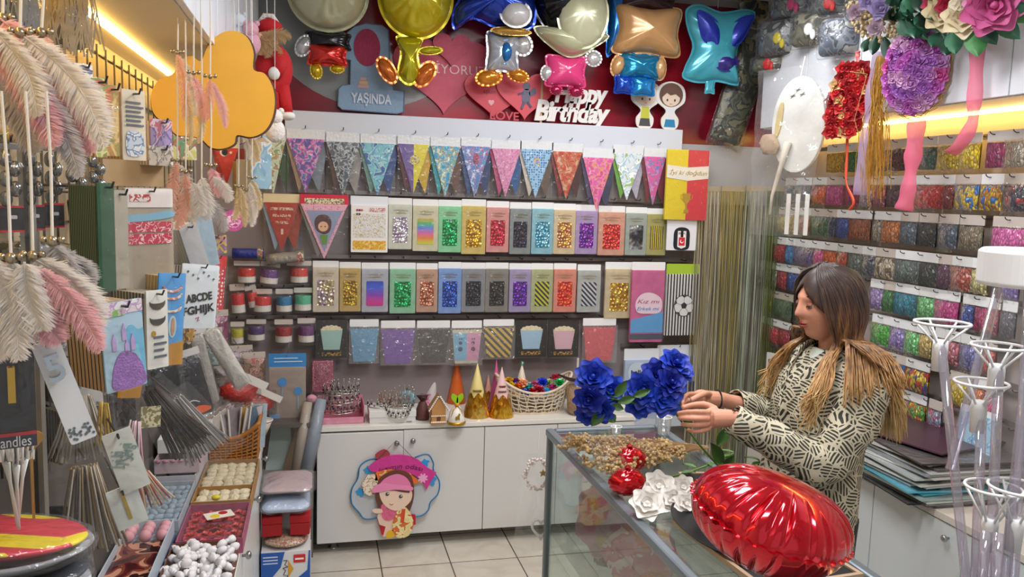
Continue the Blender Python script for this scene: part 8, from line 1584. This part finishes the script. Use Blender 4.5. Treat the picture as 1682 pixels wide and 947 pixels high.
for k, (px, py, r, c, lab) in enumerate(((392, 642, 30, '#d02c24', 'red clear wrapped pack behind the wicker basket'), (425, 662, 24, '#c83028', 'small red wrapped pack at the right of wicker basket'))):
    q = at(px, py, 1, 3.80+.2*k); s = (q-CP).dot(CF)/FP; tt = thing('red_pack', lab, 'party supply', (q.x, q.y, q.z), .2); R = r*s; obj('red_contents', MB().ball((0, 0, 0), (R, R*.6, R*.6), 24, 14, fn=lambda d_: 1+.12*sin(d_.x*9)*sin(d_.z*11)), mat(c, .35, bs=.8, bsc=60), tt, smooth=True); obj('clear_bag', MB().pillow(rrect(R*2.4, R*1.7, .01, 4), R*.8, crk=.5), CLEAR, tt, smooth=True)
    obj('white_header', MB(Matrix.Rotation(.5, 4, 'Y')).b2(-R*1.1, R*1.1, -R*.7, -R*.66, R*.7, R*1.15), mat('#dcd8d0', .5), tt); obj('support_peg', MB().tube([(0, R*.5, 0), (0, .70, 0)], .003, 5), STEEL, tt)
t = thing('small_white_basket', 'white wire rimmed basket behind the wicker basket', 'basket', at(418, 690, 1, 3.84)); obj('rim', MB().tube([(.08*cos(a*pi/12), .05*sin(a*pi/12), .0) for a in range(24)], .004, 6, closed=True), mat('#dcd8d0', .5), t, smooth=True); obj('basket_body', MB().lathe([(.62, -.07), (1, 0)], 26, M=Matrix.Diagonal((.08, .05, 1, 1))), mat('#c8beb0', .6, bs=.5, bsc=80), t, smooth=True, solid=.003); obj('foot', MB().lathe([(.03, -.15), (.03, -.07)], 14), mat('#8c8478', .6), t)
# bags of sparklers, black packs, marker in the gap
def bundle(label, px, py, D, ln, n, cols, tilt, th=.4, name='sparkler_pack', label_c=None, spread=.05, cap=None, cat='sparkler'):
    p = depth(px, py, D); t = thing(name, label, cat, p, rot=(0, tilt, th)); r2 = random.Random(px); parts = [MB() for _ in cols]
    for k in range(n): x = (k/(n-1)-.5)*spread; y = r2.uniform(-.012, .012); parts[k % len(cols)].tube([(x*.5, y, 0), (x, y*1.3, -ln*.55), (x*1.5, y*1.5, -ln*r2.uniform(.9, 1))], .0019, 5)
    for k, c in enumerate(cols): obj('sticks', parts[k], mat(c, .45), t, smooth=True)
    if cap: obj('coloured_cap', MB().b2(-spread*.7, spread*.7, -.014, .014, -ln*1.02, -ln*.84), mat(cap, .4), t)
    if label_c: obj('label_card', MB(Matrix.Rotation(.6, 4, 'Y')).b2(-.022, .022, -.020, -.017, -ln*.45, -ln*.45+.05), P([label_c, '#8c8458'], 100), t)
    def f(u, v): x = (u-.5)*spread*(1.2+1.1*v); return (x, -.022-.006*sin(pi*u)-.004*noise.noise(Vector((u*6, v*9, px))), .03-v*(ln+.05))
    obj('clear_bag', MB().sheet(f, 10, 16), CLEAR, t, smooth=True); obj('hook', MB().tube([(0, hkl(p, th), .02), (0, -.02, .02)], .0022, 5), STEEL, t); return t
bundle('black and brown sparkler bundle with a cream diamond label', 246, 640, 1.95, .19, 44, ['#1c1816', '#4c3420', '#0e0e10'], -.55, label_c='#e0d8b0', spread=.07)
bundle('silver tipped sparkler bundle right of the diamond label', 285, 655, 2.05, .18, 40, ['#8c8a86', '#2c2a28', '#c0bcb4'], -.5, spread=.08)
bundle('pink capped marker pack beside the script card', 222, 690, 1.8, .11, 6, ['#d8c8cc', '#e0a8b8'], .1, spread=.03, cap='#c82878', name='marker_pack', cat='marker')
bundle('clear straw pack with twisted dark and gold straws', 138, 765, 1.55, .18, 34, ['#4c443c', '#a08858', '#7c7064', '#c0b8ac'], -.04, spread=.09, name='straw_pack', cat='straws')
bundle('grey fork pack hanging above the straw pack', 130, 650, 1.6, .13, 26, ['#a8a094', '#8c8478', '#c8c0b4'], 0, spread=.08, name='cutlery_pack', cat='cutlery')
bundle('gold topped spoon pack beside the grey fork pack', 170, 660, 1.6, .09, 5, ['#b89830', '#d8b848'], 0, spread=.02, name='cutlery_pack', cat='cutlery')
bundle('red tipped brush pack behind the script card', 232, 775, 1.75, .09, 12, ['#b09068', '#98343c', '#d8c0a0'], -.35, spread=.05, name='brush_pack', cat='brushes')
for k, (px, py, wq, hq, D, c, lab, tl) in enumerate(((300, 640, 56, 110, 2.5, '#1e1c22', 'black balloon pack with a flame coloured print', -.25), (262, 620, 60, 70, 2.3, '#24242a', 'black crumpled pack behind the sparkler bundle', -.1), (344, 600, 30, 120, 2.7, '#b4b0a8', 'pale grey long pack leaning right of the black pack', -.5), (322, 610, 24, 130, 2.6, '#98948c', 'grey long pack leaning against the black pack', -.22), (190, 650, 60, 44, 1.9, '#3a3c40', 'dark glittery pack under the castle card', .0))):
    p = depth(px, py, D); s = D/FP; w, h = wq*s, hq*s; t = thing('hanging_pack', lab, 'party supply', p+Vector((0, 0, h/2)), rot=(0, tl, .35)); obj('pack_contents', MB().pillow([(a, b-h/2) for a, b in rrect(w*.9, h*.92, .012, 4)], .014, crk=.5, kf=6, seed=k, seam=0), mat(c, .35, bs=.5, bsc=60), t, smooth=True)
    if k == 0: obj('flame_print', MB().prism(closed([(-.02, -h*.85), (0, -h*.78), (.03, -h*.82), (.035, -h*.88), (0, -h*.9)]), -.0165, -.014), mat('#d8582c', .4), t); obj('pale_arc', MB().tube([(-.03+.005*i, -.016, -h*(.72-.05*sin(i*.4))) for i in range(9)], .0015, 4), CARD, t)
    obj('white_header', MB().b2(-w/2, w/2, -.002, .002, -.004, .018), mat('#c8c8c4', .5), t); obj('clear_bag', MB().pillow([(a, b-h/2) for a, b in rrect(w, h, .01, 4)], .020, crk=.6, kf=8, seed=k), CLEAR, t, smooth=True); obj('hook', MB().tube([(0, hkl(p, .35), .008), (0, -.015, .008)], .0022, 5), STEEL, t)
# script cards at the lower left
t, w, h = stack('cake_topper_card', 'white card with teal script lettering hung askew', 'card', (166, 708, 216, 812), mat('#d0d4cc', .5), None, D=1.5, th=.35, tilt=-.28, dep=.01); text('lettering', 'Sevgi', .032, mat('#7c9890', .4), t, (.006, -.004, -h*.38), w=w*.72, shear=.4, ext=.0004).rotation_euler = (pi/2, -1.35, 0); text('lettering', 'İyi ki', .032, mat('#7c9890', .4), t, (-.012, -.004, -h*.45), w=w*.72, shear=.4, ext=.0004).rotation_euler = (pi/2, -1.35, 0)
t, w, h = stack('cake_topper_card', 'lower white card with a golden bar under the script card', 'card', (172, 800, 224, 868), mat('#d0d4ce', .5), None, D=1.52, th=.35, tilt=-.28, dep=.01); obj('gold_bar', MB().b2(-.004, .002, -.005, -.0025, -h*.8, -h*.1), mat('#b8983c', .3, .6), t)
t, w, h = stack('price_tag_strip', 'white dotted display strip under the black candle card', 'card', (-10, 728, 58, 756), mat('#d8d8d4', .5), None, D=1.3, th=.35, tilt=.05, dep=.01)
# posts and black panel near the camera
t = thing('display_post', 'grey metal post of the rack near the camera', 'post', depth(70, 947, 1.55)); t.location.z = LT+.001; obj('post', MB().b2(-.012, .012, -.012, .012, 0, 1.5), mat('#9c9a92', .4, .4), t); obj('bracket_slots', MB().b2(-.003, .003, -.0135, -.0121, .3, 1.45), mat('#4c4a46', .5), t)
t = thing('black_display_card', 'tall black glittery panel with brown edge behind the grey post', 'panel', depth(92, 947, 1.62)); t.location.z = LT+.001; obj('black_panel', MB().b2(-.025, .012, .015, .02, 0, .52), mat('#161418', .4, var=.4, vsc=200), t); obj('brown_edge', MB().b2(.013, .022, .012, .022, 0, .52), mat('#6a4c30', .5), t)
# white forks
for k, (px, py) in enumerate(((10, 758), (26, 762), (40, 752))):
    p = depth(px, py, 1.18+.03*k); t = thing('white_plastic_fork', 'white plastic fork hanging at the left edge, %s from left' % ORD[k], 'fork', p, rot=(0, .12*(k-1), .3)); f = MB(); f.tube([(0, 0, -.10), (0, 0, -.03), (0, -.003, 0)], [.004, .0035, .008], 8, flat=.4)
    for j in range(4): f.tube([(-.009+.006*j, -.002, 0), (-.010+.0067*j, -.004, .045)], .0016, 5)
    obj('fork_body', f, mat('#e4e2dc', .3), t, smooth=True); obj('hook', MB().tube([(0, .14, .002), (0, -.012, .002)], .0022, 5), STEEL, t)
t = thing('brown_wooden_spoon', 'brown wooden heart topped spoon among the white forks', 'spoon', depth(52, 758, 1.25), rot=(0, 0, .3)); obj('spoon_body', MB().prism([(x, z+.03) for x, z in heart(.034, .034, 24)], -.002, .002).b2(-.002, .002, -.0015, .0015, -.09, .018), mat('#9a7038', .6), t); obj('hook', MB().tube([(0, .14, .02), (0, -.012, .02)], .0022, 5), STEEL, t)
# striped plates on a rack
RKZ = 1.14
t = thing('wire_rack', 'dark wire rack holding the round plate packs near the camera', 'rack', (-.465, 1.37, LT+.001)); r_ = MB(); hz = RKZ-LT-.003
for sx_ in (-.12, .12):
    for sy_ in (-.16, .16): r_.b2(sx_-.005, sx_+.005, sy_-.005, sy_+.005, 0, hz)
obj('rack_legs', r_, mat('#3c3c40', .4, .6), t); obj('rack_shelf', MB().b2(-.13, .13, -.17, .17, hz-.012, hz), mat('#4c4c50', .4, .5), t)
for k in range(6):
    z = RKZ+.0+.028*k; last = k == 5; t = thing('plate_pack', ('yellow and red striped round plate pack on top of the rack' if last else '%s wrapped round plate pack from the bottom of the rack stack' % ORD[k]), 'plates', (-.472+.004*sin(k*2), 1.37+.008*cos(k*3), z+.004), rot=(.10 if last else .05*sin(k), .16 if last else .10, .3*k))
    obj('plates', MB().lathe([(0, 0), (.085, 0), (.118, .016), (.12, .018), (.117, .022), (.085, .010), (0, .010)], 48), P(['#e8d820', '#d0384c'], 2.2, 'bandsx', .3) if last else mat(['#d0d4d8', '#b09070', '#c8ccd4', '#2c3440', '#b8bcc4'][k], .4), t, smooth=True)
    obj('clear_wrap', MB().lathe([(.1, -.003), (.126, .010), (.124, .024), (.08, .027), (.0, .025)], 40, wob=lambda a, z_: 1+.03*sin(a*9+z_*200)), CLEAR, t, smooth=True)
# ================================================================= BETWEEN THE TWO CABINETS
def fbox(px0, px1, pyt, pyb, y, name, label, m, cat='box', dep=.16, zb=None):
    A, B = at(px0, pyb, 1, y), at(px1, pyt, 1, y); z0 = A.z if zb is None else zb; t = thing(name, label, cat, ((A.x+B.x)/2, y, z0)); w, h = B.x-A.x, B.z-z0; return t, w, h
SHY = 3.52
t = thing('low_side_table', 'low white shelf standing between the two cabinets on the floor', 'shelf', (-.125, 3.70, 0)); obj('shelf_top', MB().b2(-.10, .105, -.20, .36, .085, .10), mat('#b8b4ae', .5), t)
for sx_ in (-.09, .09):
    for sy_ in (-.18, .3): obj('leg', MB().b2(sx_-.01, sx_+.01, sy_-.01, sy_+.01, 0, .0845), mat('#98948e', .5), t)
t = thing('printed_carton', 'blue and white printed carton with a red label at floor level', 'box', (-.125, 3.62, .101)); w = .205
obj('carton_body', MB().b2(-w/2, w/2, -.11, .14, 0, .19), mat('#d8d8d8', .5), t, bevel=.002)
obj('blue_corner', MB().prism([(-w/2, .188), (-w*.02, .188), (-w*.1, .12), (-w*.3, .07), (-w/2, .06)], -.1115, -.1102), mat('#2458a8', .45), t); obj('blue_corner', MB().prism([(w/2, .188), (w*.47, .188), (w*.44, .10), (w*.2, .06), (w*.1, .002), (w/2, .002)], -.1115, -.1102), mat('#2458a8', .45), t)
obj('red_label', MB().prism(rrect(.05, .036, .003, 3, w*.28, .155), -.1130, -.1117), mat('#c82830', .45), t); obj('white_label_print', MB().b2(w*.28-.018, w*.28+.018, -.1140, -.1131, .150, .158), mat('#f0e8e8', .5), t); obj('golden_triangle', MB().prism([(w*.05, .15), (w*.16, .11), (w*.05, .07)], -.1130, -.1103), mat('#d89a28', .5), t)
obj('grey_characters', MB().tube([(-.01, -.1115, .15), (.006, -.1115, .15), (-.004, -.1115, .13), (.01, -.1115, .12), (-.012, -.1115, .115), (0, -.1115, .105), (-.01, -.1115, .085), (.01, -.1115, .08), (0, -.1115, .065)], .0022, 4), mat('#50545c', .5), t)
lb = MB()
for i in range(3): lb.b2(-w*.46, -w*.16, -.1126, -.1116, .165-.014*i, .170-.014*i); lb.b2(w*.22, w*.42, -.1126, -.1116, .055-.014*i, .060-.014*i)
obj('white_lines', lb, mat('#c8d0e0', .5), t)
t = thing('sequin_bag', 'bag of brown and white sequins lying on the printed carton', 'bag', (-.125, 3.60, .292)); obj('sequins', MB().ball((0, 0, .022), (.095, .09, .022), 26, 12, fn=lambda d_: 1+.06*sin(d_.x*13)*sin(d_.y*11)), P(['#a86848', '#d8c8b8', '#8c5c48', '#c8a888'], 70), t, smooth=True); obj('clear_bag', MB().ball((0, 0, .024), (.103, .098, .026), 24, 12, fn=lambda d_: 1+.07*sin(d_.x*9+2)), CLEAR, t, smooth=True)
for k, x in enumerate((-.185, -.065)):
    t = thing('red_velvet_box', 'red velvet cube box, %s of the pair above the printed carton' % ('left' if k == 0 else 'right'), 'gift box', (x, 3.60, .3425), .04*(1-2*k)); obj('box_body', MB().b2(-.042, .042, -.05, .06, 0, .055), mat('#a01018', .7, bs=.3, bsc=300), t, bevel=.004); obj('box_lid', MB().b2(-.0435, .0435, -.0515, .0615, .0555, .09), mat('#b0121c', .7, bs=.3, bsc=300), t, bevel=.004)
def pil(label, x, y, z, w, d, h, m, seed=0):
    t = thing('wrapped_cushion', label, 'cushion', (x, y, z)); obj('cushion_body', MB(Matrix.Translation((0, 0, h/2)) @ Matrix.Rotation(pi/2, 4, 'X')).pillow(rrect(w*.94, d*.94, .04, 6), h*.46, crk=.3, kf=6, seed=seed, seam=0), m, t, smooth=True); obj('clear_bag', MB(Matrix.Translation((0, 0, h/2)) @ Matrix.Rotation(pi/2, 4, 'X')).pillow(rrect(w, d, .03, 6), h*.54, crk=.6, kf=9, seed=seed+1), clear(dens=.1, bs=1.0, bsc=20), t, smooth=True)
pil('pale blue cushion in a clear bag on the red velvet boxes', -.125, 3.62, .436, .215, .24, .085, mat('#b4c4dc', .7))
pil('pinkish grey flat cushion in a clear bag topmost of the floor pile', -.120, 3.64, .525, .225, .26, .06, mat('#b8a4a8', .7), 4)
# shelf higher up with the lollipop pack, rolls
zs = at(470, 690, 1, 4.0).z
t = thing('dark_shelf_board', 'short dark shelf board below the blue headed lollipop pack', 'shelf', (-.125, 4.2, zs)); obj('board', MB().b2(-.13, .10, -.26, .32, -.02, 0), mat('#5c5450', .5), t); obj('bracket', MB().b2(-.01, .01, .28, .32, -.12, -.0201), mat('#4c4844', .5), t)
t, w, h = flatpack((441, 580, 503, 690), 'lollipop_mould_pack', 'clear pack with blue header and two blue lollipop prints', 'party supply', mat('#a8988c', .5, var=.1, vsc=10), 4.05, mat('#3c88c8', .45), .20, .006)
for (x, z, r) in ((-.28*w*.5, -h*.42, .022), (.28*w, -h*.56, .020)): obj('lollipop_print', MB().prism(circ(r, 22, x, z), -.0095, -.0065), mat('#3c94d8', .4), t); obj('lollipop_stick', MB().b2(x-.002, x+.002, -.0095, -.0065, z-r-.07, z-r), mat('#8cbce0', .5), t)
lines(mat('#d8e8f4', .5), 2, .15, .9, .07, .12, .012, -.0025)(t, w, h); obj('blue_corner_print', MB().b2(-w*.47, -w*.2, -.0095, -.0065, -h*.98, -h*.9), mat('#7cb0dc', .5), t); sleeve(t, w, h*.8, -h*.2, -.014, seed=8)
obj('hanging_peg', MB().tube([(0, -.01, -.01), (0, .45, -.01)], .003, 6), STEEL, t)
t = thing('pink_sequin_pack', 'pink sequin fabric pack hanging left of the tiaras', 'fabric', at(530, 592, 1, 4.42)); obj('sequin_fabric', MB().prism(rrect(.11, .17, .01, 3, 0, -.085), -.012, .012), P(['#b06078', '#8c4858', '#d898a8', '#a05868'], 80), t, bevel=.004); obj('clear_bag', MB().pillow([(a, b-.09) for a, b in rrect(.12, .19, .01, 4)], .02, crk=.5), CLEAR, t, smooth=True); obj('hook', MB().tube([(0, .08, -.004), (0, -.01, -.004)], .002, 5), STEEL, t)
for k, (a, b, r, c, lab) in enumerate((((528, 655), (500, 782), .030, '#8c98a8', 'blue grey fabric roll leaning against the low cabinet'), ((506, 660), (484, 786), .026, '#a89c90', 'beige fabric roll leaning left of the blue grey one'))):
    A, B = at(*a, 1, 3.98), at(*b, 1, 3.92); o = B; t = thing('fabric_roll', lab, 'fabric roll', o); top = A-o; obj('roll', MB().tube([(0, 0, 0), top*.5+Vector((0, 0, 0)), top], [r, r*1.1, r*.8], 18), mat(c, .6, var=.15, vsc=10), t, smooth=True); obj('clear_wrap', MB().tube([(0, 0, -.01), top*.5, top*1.05], [r*1.15, r*1.25, r*.7], 18), CLEAR, t, smooth=True)
    obj('support_block', MB().b2(-.03, .03, -.03, .03, -(o.z-.61), -.012), mat('#8c8884', .6), t) if o.z > .62 else None
t = thing('pale_paper_pad', 'pale blue green paper sheets leaning behind the fabric rolls', 'paper', at(448, 770, 1, 4.12), 0); obj('sheets', MB().prism([(-.035, 0), (.10, 0), (.085, .24), (.0, .26)], -.01, .01), mat('#b8c8c4', .5), t); obj('kraft_sheet', MB().prism([(.05, 0), (.16, 0), (.17, .27), (.12, .24)], -.016, -.0105), mat('#a8957c', .6), t)
zp = t.location.z; t2 = thing('storage_plinth', 'plain grey storage block behind the floor pile', 'storage', (-.13, 4.24, 0)); obj('block', MB().b2(-.125, .118, -.17, .27, 0, zp-.001), mat('#6c6864', .6), t2); obj('block_lid', MB().b2(-.126, .119, -.172, .271, zp-.0009, zp-.0001), mat('#8c8884', .6), t2)
t = thing('pink_pompom_pack', 'small pink pompom pack beside the lollipop pack', 'party supply', at(512, 655, 1, 4.30)); obj('pompom', MB().ball((0, 0, 0), (.028, .02, .024), 16, 10, fn=lambda d_: 1+.1*sin(d_.x*12)*sin(d_.z*12)), mat('#e0a0b4', .8), t, smooth=True); obj('hook', MB().tube([(0, 0, .02), (0, .2, .03)], .002, 5), STEEL, t)
# mixed clear packs in the corner under the ribbon rolls
for k, (px, py, wq, hq, y, cols, lab) in enumerate(((392, 596, 46, 46, 4.2, ['#8c7c78', '#b8a8a4', '#6c5c60', '#a890a0'], 'mauve grey crumpled pack in the corner under ribbon rolls'), (418, 612, 36, 56, 4.1, ['#b08c74', '#8c6c58', '#c8a898', '#c06878'], 'brown clock printed pack in the back left corner'), (372, 622, 40, 44, 4.15, ['#7c7470', '#a89c94', '#948890'], 'dim grey crumpled pack in the back left corner'), (360, 545, 30, 60, 4.0, ['#8c3c64', '#6c2c4c', '#b06c8c'], 'dark magenta rolled pack below the red star card'), (345, 575, 40, 60, 3.6, ['#6c7c7c', '#9ca8a8', '#4c5854'], 'greenish grey crumpled pack under the letter card'))):
    q = at(px, py, 1, y); s = (q-CP).dot(CF)/FP; w, h = wq*s, hq*s; t = thing('mixed_pack', lab, 'party supply', (max(q.x, XL+.05), y, q.z+h/2), .2); obj('pack_contents', MB().pillow([(a, b-h/2) for a, b in rrect(w*.9, h*.9, .01, 4)], .02, crk=.5, kf=7, seed=k, seam=0), P(cols, 24), t, smooth=True); obj('white_header', MB().b2(-w*.48, w*.48, -.002, .002, -.01, .02), mat('#c8beb4', .5), t); obj('clear_bag', MB().pillow([(a, b-h/2) for a, b in rrect(w, h, .01, 4)], .028, crk=.7, kf=8, seed=k+2), CLEAR, t, smooth=True); obj('hook', MB().tube([(0, YB-y-.03, .012), (0, -.012, .012)], .002, 5), STEEL, t)
